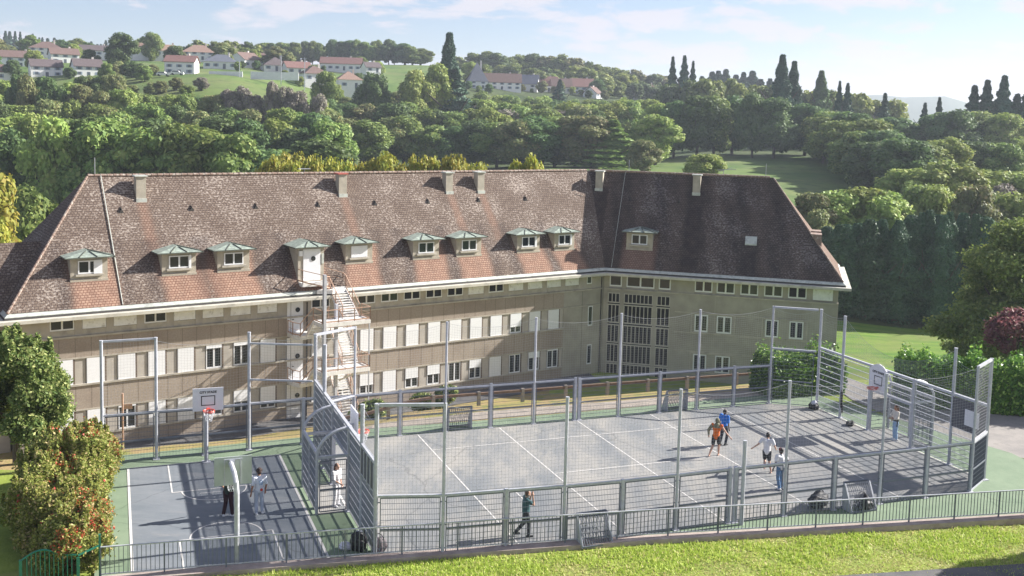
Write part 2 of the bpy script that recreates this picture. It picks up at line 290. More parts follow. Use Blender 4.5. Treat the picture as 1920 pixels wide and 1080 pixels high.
# ================================================================ TERRAIN
TCOLS = [-1500, 0, 400, 800, 1000, 1400, 1800, 3200]
TROWS = {
 -1500: [(110, -9.3), (150, -13), (200, -8), (240, 0), (280, 8), (320, 16), (350, 22), (400, 29), (450, 34), (520, 38), (620, 41), (900, 44), (1500, 20), (2500, -10), (4000, 0)],
 0:     [(110, -9.3), (150, -13), (200, -8), (240, 0), (280, 8), (320, 16), (350, 22), (400, 29), (450, 34), (520, 38), (620, 41), (900, 44), (1500, 20), (2500, -10), (4000, 0)],
 400:   [(110, -9.3), (150, -11), (180, -6), (220, 0), (255, 5), (282, 14), (300, 19.3), (340, 25), (400, 30.0), (450, 34), (520, 37), (620, 40), (900, 42), (1500, 15), (2500, -10), (4000, 0)],
 800:   [(110, -9.3), (150, -9), (180, -4), (220, -1), (260, -1), (300, 2), (340, 7), (400, 17), (450, 26), (520, 36), (560, 40), (620, 41), (900, 40), (1500, 10), (2500, -10), (4000, 0)],
 1000:  [(110, -9.3), (150, -8), (200, -2), (250, 2.3), (300, 1), (350, 0), (400, 4), (450, 16), (480, 24), (520, 27), (600, 34), (750, 38), (1500, 0), (2500, -10), (4000, 0)],
 1400:  [(110, -9.3), (150, -4), (190, 0.9), (235, 2.7), (280, 4.3), (320, 6), (370, 11), (420, 17), (520, 19), (650, 19), (900, 10), (1500, -20), (2500, -10), (4000, 0)],
 1800:  [(110, -9.4), (130, -9.4), (160, -6), (200, -1), (260, 4), (320, 7), (420, 8), (520, 8), (650, 4), (900, -5), (1500, -30), (2500, -10), (4000, 0)],
 3200:  [(110, -9.4), (130, -9.4), (160, -6), (200, -1), (260, 4), (320, 7), (420, 8), (520, 8), (650, 4), (900, -5), (1500, -30), (2500, -10), (4000, 0)],
}
def smooth(t): t = max(0.0, min(1.0, t)); return t * t * (3 - 2 * t)
def tabz(X, Y):
    c = 960 + 1960 * X / max(Y, 1.0); c = max(TCOLS[0], min(TCOLS[-1], c))
    for i in range(len(TCOLS) - 1):
        if c <= TCOLS[i + 1]: break
    def col(k):
        rows = TROWS[TCOLS[k]]
        if Y <= rows[0][0]: return rows[0][1]
        for (y0, z0), (y1, z1) in zip(rows, rows[1:]):
            if Y <= y1: return z0 + (z1 - z0) * (Y - y0) / (y1 - y0)
        return rows[-1][1]
    w = smooth((c - TCOLS[i]) / (TCOLS[i + 1] - TCOLS[i])); return col(i) * (1 - w) + col(i + 1) * w
def ab(X, Y):
    d = Vector((X, Y, 0)) - CO; return d.dot(CE), d.dot(CG)
YARD = -9.1
def tz(X, Y):
    a, b = ab(X, Y)
    p = Vector((X, Y, 0))
    vl = -(p - Vector((PL.x, PL.y, 0))).dot(NL); vr = -(p - Vector((PR.x, PR.y, 0))).dot(NR)
    shoulder = 15.2 + 2.3 * smooth((a + 11) / 5.0)
    if a > 15: shoulder += min(1.5, (a - 15) * 1.0)
    d1 = b - shoulder
    d2 = max(0.0, min(vl, vr, 88 - Y) - 3.2)
    if d1 <= 0: near = -0.06 - (0.12 * smooth((-b - 1.5) / 3) if a > -22 else 0)
    else:
        t = d1 / (d1 + d2 + 1e-6); near = -0.06 + (YARD + 0.06) * t
    if b < 14 and a > -25: near = max(near, -0.25)
    if Y < 100: return near
    w = smooth((Y - 100) / 25.0)
    return near * (1 - w) + tabz(X, Y) * w + 0.0
def terrain():
    cols = np.arange(-3000, 5001, 40.0); rows = [4, 8, 12, 16, 20, 23, 26, 28]
    y = 29.0
    while y < 130: rows.append(y); y += 1.25
    while y < 700: rows.append(y); y *= 1.022
    while y < 3300: rows.append(y); y *= 1.06
    V = np.zeros((len(rows), len(cols), 3)); rn = np.random.RandomState(3)
    for i, Y in enumerate(rows):
        for j, c in enumerate(cols):
            X = (c - 960) / 1960 * Y; z = tz(X, Y)
            if Y > 1500:      # the far ridge
                z += (84 + 2.5 * math.sin(c / 23.0) + 1.5 * math.sin(c / 9.0)) * math.exp(-(abs(c - 1690) / 150.0) ** 6) * math.exp(-((Y - 2900) / 330.0) ** 2) + 30 * math.exp(-((Y - 3100) / 300.0) ** 2)
            V[i, j] = (X, Y, z)
    nr, nc = V.shape[:2]; idx = np.arange(nr * nc).reshape(nr, nc)
    Fq = np.stack([idx[:-1, :-1], idx[:-1, 1:], idx[1:, 1:], idx[1:, :-1]], -1).reshape(-1, 4)
    mi = []
    for i in range(nr - 1):
        for j in range(nc - 1):
            X, Y, _ = V[i, j]; c = cols[j]; a, b = ab(X, Y)
            m = 0
            if Y > 122:
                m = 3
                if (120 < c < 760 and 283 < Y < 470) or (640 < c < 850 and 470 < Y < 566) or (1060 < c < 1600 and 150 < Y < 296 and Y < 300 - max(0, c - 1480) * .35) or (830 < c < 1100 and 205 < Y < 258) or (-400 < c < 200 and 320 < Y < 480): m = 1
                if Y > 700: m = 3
            elif b > 13 and Y < 100 and a < 13.5: m = 2
            elif Y > 60 and c > 1500: m = 4
            mi.append(m)
    me = npmesh('ground', V.reshape(-1, 3), Fq, [MT['grass'], MT['meadow'], MT['drygrass'], MT['woodfloor'], MT['lawn']], mi, True)
    o = bpy.data.objects.new('ground', me); COL.objects.link(o); o['kind'] = 'structure'
terrain()
def sheet(name, pts, mat, z=None, kind='structure', drape=None):
    mb = MB(); mb.add([Vector((p[0], p[1], z if z is not None else p[2])) for p in pts], [tuple(range(len(pts)))])
    o = mb.build(name, mat); o['kind'] = kind; return o
def cpoly(l): return [C(a, b) for a, b in l]
# ground sheets of the sports area
sheet('green_court_surround', cpoly([(-21.9, 2.1), (-17.8, 1.5), (-9.5, 0.42), (-3.7, -0.36), (2.8, -1.46), (11.6, -2.9), (16.2, -3.6), (17.3, 3.2), (14.6, 15.1), (4, 14.8), (-4.6, 14.75), (-9.85, 14.9), (-13.5, 14.5), (-21.9, 14.1)]), MT['greencourt'], 0.0)
sheet('grey_sports_pitch', cpoly([(-13.1, 0.9), (-10.9, 0.3), (-6.6, -0.05), (11.5, -0.25), (13.2, 0.7), (13.2, 12.1), (11.2, 13.5), (-11, 13.5), (-13.1, 12.3)]), MT['pitch'], 0.008)
sheet('pitch_goal_recess', cpoly([(-14.3, 5.1), (-13.1, 5.1), (-13.1, 8.2), (-14.3, 8.2)]), MT['pitch'], 0.006)
sheet('goal_recess_right', cpoly([(13.2, 5.1), (14.4, 5.1), (14.4, 8.1), (13.2, 8.1)]), MT['pitch'], 0.006).name = 'pitch_goal_recess'
sheet('blue_grey_basketball_court', cpoly([(-20.76, 2.0), (-14.61, 1.05), (-14.61, 12.3), (-20.76, 12.3)]), MT['bluecourt'], 0.008)
ml = MB()
def gl(a0, b0, a1, b1, w=0.055, z=0.014):
    d = Vector((a1 - a0, b1 - b0, 0)); d.normalize(); n = Vector((-d.y, d.x, 0)) * w / 2
    q = [(a0 + n.x, b0 + n.y), (a0 - n.x, b0 - n.y), (a1 - n.x, b1 - n.y), (a1 + n.x, b1 + n.y)]
    ml.add([C(x, y, z) for x, y in q], [(0, 1, 2, 3)])
for a, b0, b1 in ((-8.12, 0.2, 13.35), (-4.1, -0.02, 13.35), (-0.01, -0.05, 13.4), (4.05, -0.15, 13.4), (8.22, -0.2, 13.4)): gl(a, b0, a, b1)
gl(-8.08, 11.05, 8.12, 11.05, z=0.018); gl(-4.05, 6.65, 4.0, 6.65, z=0.018); gl(-6.4, 5.2, -6.4, 4.3, 0.05)
gl(-13.1, 5.15, -13.1, 8.1, 0.09); gl(13.2, 0.9, 13.2, 12.0, 0.07)
gl(-20.76, 2.1, -20.76, 12.27, 0.09); gl(-14.61, 1.1, -14.61, 12.27, 0.09); gl(-20.72, 12.3, -14.57, 12.3, 0.07, 0.018)
for b1, b0, s in ((12.26, 8.93, 1), (1.6, 4.15, -1)):
    x0, x1 = -19.2, -16.05
    if s > 0: gl(x0, b1, x0, b0); gl(x1, b1, x1, b0); gl(x0, b0, x1, b0, z=0.018)
    else: gl(x0, 1.75, x0, b0); gl(x1, 1.25, x1, b0); gl(x0, b0, x1, b0, z=0.018)
    cxx = (x0 + x1) / 2; rr = 1.22; prev = None
    for i in range(25):
        t = math.pi * i / 24; p = (cxx + rr * math.cos(t), b0 - s * rr * math.sin(t))
        if prev: gl(prev[0], prev[1], p[0], p[1], z=0.014 + 0.0001 * i)
        prev = p
gl(-18.2, 8.55, -17.0, 8.55, 0.05)
o = ml.build('court_markings', MT['line']); o['kind'] = 'structure'
# roads, path, kerb
sheet('asphalt_road', [Vector((1.0, 27.0, 0)), Vector((40, 20.0, 0)), Vector((40, 29.0, 0)), C(20.0, -8.6), C(8.2, -6.15), C(1.8, -5.05), C(-1.4, -4.5), C(-9, -6.5)], MT['asphalt'], -0.1)
mb = MB(); drive = [(60, -9), (27, -2.5), (17.6, 2.0), (16.6, 4.0), (16.2, 7.0), (16.0, 10), (16.2, 13), (17.4, 17), (19.2, 17.5), (19.2, 14.0), (19.4, 10.4), (22.3, 8.2), (30, 5.0), (60, -2)]
mb.add([C(a, b, -0.03) for a, b in drive], [tuple(range(len(drive)))]); o = mb.build('driveway', MT['oldroad']); o['kind'] = 'structure'
def drape(name, la, lb, mat, off=0.02, n=60):
    mb = MB(); vs = []
    for k in range(n + 1):
        for line in (la, lb):
            t = k / n * (len(line) - 1); i = min(int(t), len(line) - 2); p = Vector(line[i]) .lerp(Vector(line[i + 1]), t - i); vs.append(Vector((p.x, p.y, tz(p.x, p.y) + off)))
    mb.add(vs, [(2 * k, 2 * k + 1, 2 * k + 3, 2 * k + 2) for k in range(n)]); o = mb.build(name, mat); o['kind'] = 'structure'; return o
drape('gravel_path', [C(-11.5, 14.95), C(-4, 15.05), C(4, 15.0), (C(15.9, 15.0))], [C(-11.5, 15.6), C(-4, 16.3), C(4, 16.25), C(16.0, 16.3)], MT['path'])
drape('yard_asphalt', [BL(-24, -0.0, 0), BL(10, 0, 0), BL(29, 0, 0)], [BL(-24, -3.0, 0), BL(10, -3.0, 0), BL(28, -3.0, 0)], MT['asphalt'], 0.05)
mb = MB(); kp = [(-21.9, 1.82), (-17.8, 1.42), (-14.9, 1.05), (-9.5, 0.33), (-3.74, -0.45), (2.76, -1.55), (11.62, -3.0), (16.5, -3.8)]
for (a0, b0), (a1, b1) in zip(kp, kp[1:]):
    mb.hexa([C(a0, b0 - 0.42, -0.4), C(a1, b1 - 0.42, -0.4), C(a1, b1, -0.4), C(a0, b0, -0.4), C(a0, b0 - 0.42, 0.10), C(a1, b1 - 0.42, 0.10), C(a1, b1, 0.12), C(a0, b0, 0.12)])
mb.build('concrete_kerb', MT['kerb'])['kind'] = 'structure'

# ================================================================ SCHOOL BUILDING
school = thing('school_building', 'long three-storey grey rendered school with steep brown tiled roof and dormers, behind the court', 'building', PL, AL)
def XL(t):   # corner of the two wings, both faces moved back by t
    a = PL + NL * t; b = PR + NR * t; den = DL.x * DR.y - DL.y * DR.x; d = b - a
    s_ = (d.x * DR.y - d.y * DR.x) / den; p = a + DL * s_; return Vector((p.x, p.y, 0))
def XZ(t, z): p = XL(t); return Vector((p.x, p.y, z))
LU, RU, WD = -20.3, 21.1, 12.4
# body
mb = MB(); poly = [BL(LU + .15, .16, YARD - 1), XZ(.16, YARD - 1), BR(RU - .1, .16, YARD - 1), BR(RU - .1, WD - .1, YARD - 1), XZ(WD - .1, YARD - 1), BL(LU + .15, WD - .1, YARD - 1)]
mb.prism(poly, (0, 0, -YARD + 1.35)); mb.build('wall', MT['conc'], school)
MT['seam'] = paint('panel_seam', (0.19, 0.155, 0.125), 0.9)
# --- facade skins, long wing
def skin(name, fr, items, mat, mats=None):
    mb = MB()
    for it in items:
        if len(it) > 6: mb.mi = it[6]
        else: mb.mi = 0
        mb.fbox(fr, *it[:6])
    return mb.build(name, mat, school)
E1 = 25.75
def bandbox(fr, a0, a1, z0, z1, step, seedv):
    it = [(a0, a1, 0.0, 0.15, z0, z1)]
    a = a0 + step * 0.7
    while a < a1 - 0.3: it.append((a, a + 0.035, -0.004, 0.1, z0 + .01, z1 - .01, 1)); a += step
    return it
for z0, z1 in ((-2.52, -1.13), (-6.2, -4.53), (YARD - .5, -8.13)):
    skin('panel_band', BL, bandbox(BL, LU, E1 - .01, z0, z1, 1.05, 1), [MT['band'], MT['seam']])
XR_L = (XL(0.0) - Vector((PL.x, PL.y, 0))).dot(DL)
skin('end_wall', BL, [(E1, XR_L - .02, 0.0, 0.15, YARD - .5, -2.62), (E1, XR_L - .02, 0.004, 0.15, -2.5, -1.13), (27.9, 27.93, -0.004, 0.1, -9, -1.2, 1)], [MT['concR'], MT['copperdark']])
skin('ledge', BL, [(LU - .02, XR_L - .1, -0.10, 0.16, -1.13, -1.0)], MT['ledge'])
skin('ledge', BL, [(LU - .02, E1, -0.10, 0.16, -4.53, -4.40)], MT['ledge'])
skin('ledge', BL, [(LU - .02, E1, -0.08, 0.16, -8.13, -8.02)], MT['ledge'])
skin('lintel', BL, [(LU - .02, XR_L - .05, -0.03, 0.155, -2.62, -2.52)], MT['ledge'])
skin('lintel', BL, [(LU - .02, E1, -0.03, 0.155, -6.30, -6.20)], MT['ledge'])
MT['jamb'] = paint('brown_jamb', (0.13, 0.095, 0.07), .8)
def window(fr, a0, a1, z0, z1, t=0.06, state='open', double=True, shut=0.0, mats='shutter', fw=0.075, sill=False):
    """frame with glass behind it; shut: how far a roller shutter or leaf hides it, from the top"""
    f = MB(); h = z1 - z0
    if state != 'closed':
        f.fbox(fr, a0, a1, t, t + .07, z0, z0 + fw * 1.3); f.fbox(fr, a0, a1, t, t + .07, z1 - fw, z1)
        f.fbox(fr, a0, a0 + fw, t, t + .07, z0 + fw * 1.3, z1 - fw); f.fbox(fr, a1 - fw, a1, t, t + .07, z0 + fw * 1.3, z1 - fw)
        if double:
            c = (a0 + a1) / 2; f.fbox(fr, c - fw * .75, c + fw * .75, t - .01, t + .065, z0 + fw * 1.3, z1 - fw)
    else:
        f.fbox(fr, a0 - .02, a1 + .02, t - .0, t + .05, z0 - .02, z1 + .02)
    w = f.build('window', MT['white'], school)
    if state != 'closed':
        g = MB(); pt = t + .045 if t > 0 else -.014; g.fbox(fr, a0 + fw * .6, a1 - fw * .6, pt, pt + .012, z0 + fw, z1 - fw * .8)
        g.build('pane', MT['glassopen'] if state == 'dark' else MT['glass'], w, school)
    if state == 'closed' or shut > 0:
        s_ = MB(); zb = z0 if state == 'closed' else z1 - h * shut
        s_.fbox(fr, a0 + .01, a1 - .01, t - .06, t - .01, zb, z1)
        s_.fbox(fr, a0, a1, t - .07, t - .005, zb - .03, zb + .03)
        if mats == 'shutterold':
            k = int((a1 - a0) / .4)
            for i in range(k + 1):
                x = a0 + .1 + (a1 - a0 - .2) * i / k; s_.fbox(fr, x - .025, x + .025, t - .075, t - .05, zb + .13, zb + .18)
        s_.build('shutter', MT[mats], w, school)
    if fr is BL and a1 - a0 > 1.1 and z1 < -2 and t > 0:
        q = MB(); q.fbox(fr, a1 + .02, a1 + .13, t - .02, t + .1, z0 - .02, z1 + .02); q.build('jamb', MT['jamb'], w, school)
    if sill:
        q = MB(); q.fbox(fr, a0 - .12, a1 + .12, t - .22, t + .05, z0 - .14, z0 - .03); q.build('sill', MT['ledge'], w, school)
    return w
# second floor strip windows (long wing)
tops = {0: 'o', 1: 'c', 2: 'c', 3: 'o', 4: 'c', 5: 'c', 6: 'c', 7: 'c', 9: 'o', 10: 'o', 11: 'o', 12: 'o', 13: 'd', 14: 'd', 15: 'd', 16: 'c', 17: 'd', 18: 'c', 19: 'c', 20: 'c', 21: 'c'}
for k, s_ in tops.items():
    a = -18.0 + 2.09 * k
    if k == 9: a += .2
    if s_ == 'c': window(BL, a, a + 1.56, -.52, .33, .08, 'closed', mats='shutterold')
    else: window(BL, a, a + 1.56, -.56, .33, .03, 'dark' if s_ == 'd' else 'open')
window(BL, 28.4, 29.0, -.56, .33, .03, 'open', False)
# piers of the strip (one per gap) keep the wall flush
prev = LU
def pier(fr, *a, m='conc'):
    q = MB(); q.fbox(fr, *a); q.build('pier', MT[m], school)
for k in sorted(tops):
    a = -18.0 + 2.09 * k + (.2 if k == 9 else 0)
    pier(BL, prev, a - .015, 0.02, 0.155, -1.0, .34); prev = a + 1.575
pier(BL, prev, 28.38, 0.02, .155, -1.0, .34); pier(BL, 29.02, XR_L - .02, 0.02, .155, -1.0, .34)
under = MB(); under.fbox(BL, LU + .1, XR_L - .1, 0.05, 0.14, -.99, -.58); under.build('spandrel', MT['ledge'], school)
# first floor and ground floor windows
r2 = {k: ('c', 0) for k in range(-2, 22)}; r2[4] = ('o', .12); r2[5] = ('o', .12); r2[17] = ('o', .66); del r2[7], r2[21], r2[20]
r2.pop(-2)
for k, (s_, sh) in r2.items():
    a = -15.66 + 2.09 * k
    if a + 1.2 > E1: continue
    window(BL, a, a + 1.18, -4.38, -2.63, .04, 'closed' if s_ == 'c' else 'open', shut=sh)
r3 = {-1: ('c', 0), 0: ('c', 0), 1: ('o', .05), 2: ('c', 0), 3: ('c', 0), 4: ('o', .55), 5: ('o', .5), 6: ('o', .75), 8: ('c', 0), 9: ('o', .6), 10: ('o', .55), 11: ('c', 0), 12: ('o', .5), 13: ('o', .45), 14: ('o', 0), 15: ('o', .4), 16: ('c', 0), 17: ('o', 0), 18: ('o', .3), 19: ('o', .05)}
for k, (s_, sh) in r3.items():
    a = -15.66 + 2.09 * k
    if a + 1.2 > E1: continue
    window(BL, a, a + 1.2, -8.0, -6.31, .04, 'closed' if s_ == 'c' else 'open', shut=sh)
for z0 in (-4.5, -8.15): window(BL, 28.62, 29.15, z0, z0 + 1.85, -.03, 'open', False)
# piers between the big windows
for zz0, zz1 in ((-4.4, -2.62), (-8.02, -6.3)):
    for k in range(-3, 20):
        a = -15.66 + 2.09 * k + 1.32; b_ = a + .68
        if k == 6: b_ = a + .2
        if k == 7: a = .35; b_ = .95
        if b_ > E1: b_ = E1 - .02
        if a < LU: a = LU + .02
        pier(BL, a, b_, 0.05, 0.156, zz0, zz1)
# porthole doors of the fire stair
for zb, zt in ((-2.28, .28), (-5.98, -2.7), (-9.1, -6.38)):
    d = MB(); d.fbox(BL, -1.0, .3, -.03, .05, zb, zt); dr = d.build('door', MT['white'], school)
    d = MB(); d.fbox(BL, -.72, -.70, -.045, 0, zb + .05, zt - .06); d.fbox(BL, -.62, -.46, -.09, -.03, zb + 1.0, zb + 1.04); d.build('handle', MT['gutter'], dr, school)
    zc = zb + 1.75 if zb > -3 else zb + 1.8
    d = MB(); c = BL(-.15, -.05, zc); d.tubes([c + NL * .06, c - NL * .02], [.19, .19], 16); d.build('porthole', MT['glass'], dr, school)
# downpipe
pp = MB(); pp.tube([BL(.62, -.06, .0), BL(.62, -.06, YARD)], .05, 8); pp.build('downpipe', MT['gutter'], school); pp = MB(); pp.tube([BL(30.1, -.06, .0), BL(30.1, -.06, YARD)], .05, 8); pp.build('downpipe', MT['gutter'], school)

# --- right wing
XR_R = (XL(0.0) - Vector((PR.x, PR.y, 0))).dot(DR)
ops = [(.55, 1.57), (2.06, 4.65), (5.12, 6.25)]
rows = [(-2.28, -1.5), (-4.18, -2.6), (-6.06, -4.52), (-7.96, -6.37), (-9.3, -8.23)]
# wall right of the stair glazing, with window openings covered by frames
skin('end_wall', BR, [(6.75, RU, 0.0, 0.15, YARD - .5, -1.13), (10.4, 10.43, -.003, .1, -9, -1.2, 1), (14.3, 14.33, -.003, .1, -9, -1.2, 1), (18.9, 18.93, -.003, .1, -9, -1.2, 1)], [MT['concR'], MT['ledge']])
skin('string_course', BR, [(6.76, RU - .01, -.012, 0.1, -4.72, -4.6), (6.76, RU - .01, -.012, .1, -6.45, -6.33), (6.76, RU - .01, -.012, .1, -2.84, -2.74)], MT['ledge'])
skin('ledge', BR, [(XR_R + .1, RU + .05, -0.08, 0.16, -1.13, -1.0)], MT['ledge'])
fr_ = [(XR_R + .02, .5, 0.0, .15, YARD - .5, -1.13), (.5, 6.75, .0, .15, -1.5 + .05, -1.13)]
for (c0, c1) in ((1.62, 2.01), (4.70, 5.07), (6.30, 6.75)): fr_.append((c0, c1, -.02, .15, YARD - .5, -1.45))
skin('stair_mullion', BR, fr_, MT['concR'])
gm = MB(); gm.fbox(BR, .5, 6.74, .10, .13, YARD, -1.4); gm.build('stair_glazing', MT['glassopen'], school)
for (c0, c1) in ops:
    n = 3 if c1 - c0 < 1.5 else 7
    for (z0, z1) in rows:
        m = MB(); m.fbox(BR, c0 - .05, c1 + .05, -.0, .09, z1, z1 + .1); m.fbox(BR, c0 - .05, c1 + .05, -.0, .09, z0 - .1, z0)
        m.fbox(BR, c0 - .05, c0 + .02, -.0, .09, z0, z1); m.fbox(BR, c1 - .02, c1 + .05, -.0, .09, z0, z1)
        for i in range(1, n): x = c0 + (c1 - c0) * i / n; m.fbox(BR, x - .035, x + .035, .0, .09, z0, z1)
        m.build('stair_window', MT['mullion'], school)
# stair flights seen through the glazing
sm = MB()
for z in (-4.4, -8.1): sm.hexa([BR(2.2, .6, z - 1.6), BR(4.6, .6, z + .2), BR(4.6, 1.2, z + .2), BR(2.2, 1.2, z - 1.6), BR(2.2, .6, z - 1.3), BR(4.6, .6, z + .5), BR(4.6, 1.2, z + .5), BR(2.2, 1.2, z - 1.3)])
prev = XR_R + .02
for (a0, a1, st) in ((.6, 1.75, 'o'), (2.2, 4.8, 'o'), (5.2, 6.3, 'o'), (8.5, 10.1, 'o'), (10.48, 12.1, 'o'), (12.6, 14.18, 'o'), (14.7, 16.32, 'o'), (16.8, 18.4, 'd'), (18.95, 20.64, 'c')):
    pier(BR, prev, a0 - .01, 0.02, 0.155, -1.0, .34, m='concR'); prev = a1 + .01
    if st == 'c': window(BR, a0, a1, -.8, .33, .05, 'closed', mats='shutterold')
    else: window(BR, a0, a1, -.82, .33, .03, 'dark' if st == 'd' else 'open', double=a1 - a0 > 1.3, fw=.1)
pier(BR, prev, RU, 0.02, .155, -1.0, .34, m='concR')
for zb in (-4.5, -8.2):
    for (a0, a1) in ((8.62, 9.82), (10.62, 11.95), (14.95, 16.1), (17.05, 18.27)):
        if zb < -5 and a0 > 14: continue
        window(BR, a0, a1, zb, zb + 1.6, -.03, 'open', fw=.11)
    for (a0, a1) in ((8.4, 12.15), (14.75, 18.5)):
        if zb < -5 and a0 > 14: continue
        m = MB(); m.fbox(BR, a0, a1, -.06, .0, zb + 1.64, zb + 1.76); m.fbox(BR, a0, a1, -.06, 0, zb - .14, zb - .04); m.fbox(BR, a0 - .12, a0, -.06, 0, zb - .14, zb + 1.76); m.fbox(BR, a1, a1 + .12, -.06, 0, zb - .14, zb + 1.76); m.build('window_surround', MT['ledge'], school)
# end wall of the right wing
def BE(a, w, z): return BR(RU - .1 + w, a, z)
skin('end_wall', BE, [(.1, WD, .0, .14, YARD - .5, -1.0), (.12, WD, .0, .1, -1.0, .34)], MT['conc'])

# --- roof
K = 9.12 / 6.9; ZE = 0.50
def path_t(t): return [BL(LU + t, WD - t, 0), BL(LU + t, t, 0), XL(t), BR(RU - t, t, 0), BR(RU - t, WD - t, 0), XL(WD - t)]
def rz(t): return ZE + (t + .7) * K
TR = WD / 2
def roofmat():
    m, t, b = newmat('roof_tiles')
    at = N(t, 'ShaderNodeAttribute'); at.attribute_name = 'rc'; ac = N(t, 'ShaderNodeAttribute'); ac.attribute_name = 'stain'
    sx = N(t, 'ShaderNodeSeparateXYZ'); L(t, at.outputs['Vector'], sx.inputs[0]); sc = N(t, 'ShaderNodeSeparateColor'); L(t, ac.outputs['Color'], sc.inputs[0])
    br = N(t, 'ShaderNodeTexBrick'); L(t, at.outputs['Vector'], br.inputs['Vector']); br.inputs['Scale'].default_value = 1.0; br.inputs['Brick Width'].default_value = 0.24; br.inputs['Row Height'].default_value = 0.20
    br.inputs['Mortar Size'].default_value = 0.022; br.inputs['Mortar Smooth'].default_value = 0.3; br.inputs['Color1'].default_value = rgb((0.128, 0.094, 0.073)); br.inputs['Color2'].default_value = rgb((0.178, 0.136, 0.106)); br.inputs['Mortar'].default_value = rgb((0.055, 0.036, 0.032)); br.inputs['Bias'].default_value = 0.0
    # large patches
    n1 = N(t, 'ShaderNodeTexNoise'); n1.inputs['Scale'].default_value = 0.35; n1.inputs['Detail'].default_value = 6; L(t, at.outputs['Vector'], n1.inputs['Vector'])
    # clean tiles below dormers
    br2 = N(t, 'ShaderNodeTexBrick'); L(t, at.outputs['Vector'], br2.inputs['Vector']); br2.inputs['Scale'].default_value = 1.0; br2.inputs['Brick Width'].default_value = 0.24; br2.inputs['Row Height'].default_value = 0.20; br2.inputs['Mortar Size'].default_value = 0.02; br2.inputs['Color1'].default_value = rgb((0.30, 0.185, 0.135)); br2.inputs['Color2'].default_value = rgb((0.37, 0.24, 0.175)); br2.inputs['Mortar'].default_value = rgb((0.15, 0.07, 0.045))
    nn = N(t, 'ShaderNodeTexNoise'); nn.inputs['Scale'].default_value = 1.3; nn.inputs['Detail'].default_value = 6; L(t, at.outputs['Vector'], nn.inputs['Vector'])
    cl = M(t, 'MULTIPLY', sc.outputs['Red'], M(t, 'ADD', M(t, 'MULTIPLY', nn.outputs['Fac'], 1.0), 0.42), clamp=True)
    m1 = N(t, 'ShaderNodeMix', data_type='RGBA'); L(t, cl, m1.inputs[0]); L(t, br.outputs['Color'], m1.inputs[6]); L(t, br2.outputs['Color'], m1.inputs[7])
    # lichen specks
    mp = N(t, 'ShaderNodeMapping'); mp.inputs['Scale'].default_value = (1.0, 1.3, 1); L(t, at.outputs['Vector'], mp.inputs[0])
    n2 = N(t, 'ShaderNodeTexNoise'); n2.inputs['Scale'].default_value = 4.8; n2.inputs['Detail'].default_value = 4.0; n2.inputs['Roughness'].default_value = 0.75; L(t, mp.outputs[0], n2.inputs['Vector'])
    amt = M(t, 'ADD', M(t, 'ADD', n2.outputs['Fac'], M(t, 'MULTIPLY', M(t, 'SUBTRACT', n1.outputs['Fac'], 0.5), 0.35)), M(t, 'MULTIPLY', sc.outputs['Red'], -0.22))
    amt = M(t, 'ADD', amt, M(t, 'MULTIPLY', sc.outputs['Blue'], -0.09))
    r = N(t, 'ShaderNodeMapRange'); L(t, amt, r.inputs[0]); r.inputs[1].default_value = 0.53; r.inputs[2].default_value = 0.62; r.inputs[4].default_value = 0.75
    m2 = N(t, 'ShaderNodeMix', data_type='RGBA'); L(t, r.outputs[0], m2.inputs[0]); L(t, m1.outputs[2], m2.inputs[6]); m2.inputs[7].default_value = rgb((0.42, 0.36, 0.31))
    # dark moss film
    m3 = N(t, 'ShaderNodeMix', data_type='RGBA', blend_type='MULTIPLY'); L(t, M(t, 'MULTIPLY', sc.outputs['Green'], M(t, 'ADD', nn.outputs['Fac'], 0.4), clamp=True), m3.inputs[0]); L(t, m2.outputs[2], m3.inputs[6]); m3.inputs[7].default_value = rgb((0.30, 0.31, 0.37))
    L(t, m3.outputs[2], b.inputs['Base Color']); b.inputs['Roughness'].default_value = 0.9; b.inputs['Specular IOR Level'].default_value = 0.2
    # course bump: saw-tooth along the slope
    saw = M(t, 'FRACT', M(t, 'DIVIDE', sx.outputs['Y'], 0.20)); n4 = N(t, 'ShaderNodeTexNoise'); n4.inputs['Scale'].default_value = 6; L(t, at.outputs['Vector'], n4.inputs['Vector'])
    bp = N(t, 'ShaderNodeBump'); bp.inputs['Strength'].default_value = 0.9; bp.inputs['Distance'].default_value = 0.035; L(t, M(t, 'ADD', M(t, 'MULTIPLY', saw, -1.0), n4.outputs['Fac']), bp.inputs['Height']); L(t, bp.outputs[0], b.inputs['Normal'])
    return m
MT['roof'] = roofmat()
DORM_L = [(-16.45, -13.98), (-10.21, -7.73), (-6.12, -3.65), (-.05, 2.1), (4.34, 6.72), (10.48, 13.0), (14.74, 17.26), (21.06, 23.54), (25.2, 27.5)]
CHIM_L = [-10.6, 5.87, 16.25, 19.6]
def stainL(u, s):   # (clean, dark, less lichen)
    r = random.Random(int(u * 7))
    c = 0.0; g = 0.0
    for i, (a, b_) in enumerate(DORM_L):
        lo, hi = a - .35 + .15 * math.sin(s * 1.3 + i), b_ + .75 + .2 * math.sin(s * 1.1 + i)
        if i == 2: lo -= .6
        if s < 4.2: c = max(c, min(1.0, max(0.0, (u - lo) / .55)) * min(1.0, max(0.0, (hi - u) / .55)) * (1 - .25 * s / 4))
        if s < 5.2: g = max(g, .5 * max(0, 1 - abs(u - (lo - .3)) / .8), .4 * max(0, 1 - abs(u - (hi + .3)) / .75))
    for cc in CHIM_L:
        w = .45 + .05 * (9 - s) * .35
        if 3.6 < s < 9.2 and abs(u - cc - .1 * (9 - s) * .35) < w: c = max(c, (.5 if s > 5 else .3) * min(1, (w - abs(u - cc - .1 * (9 - s) * .35)) / .25))
    return c, g, 0.0
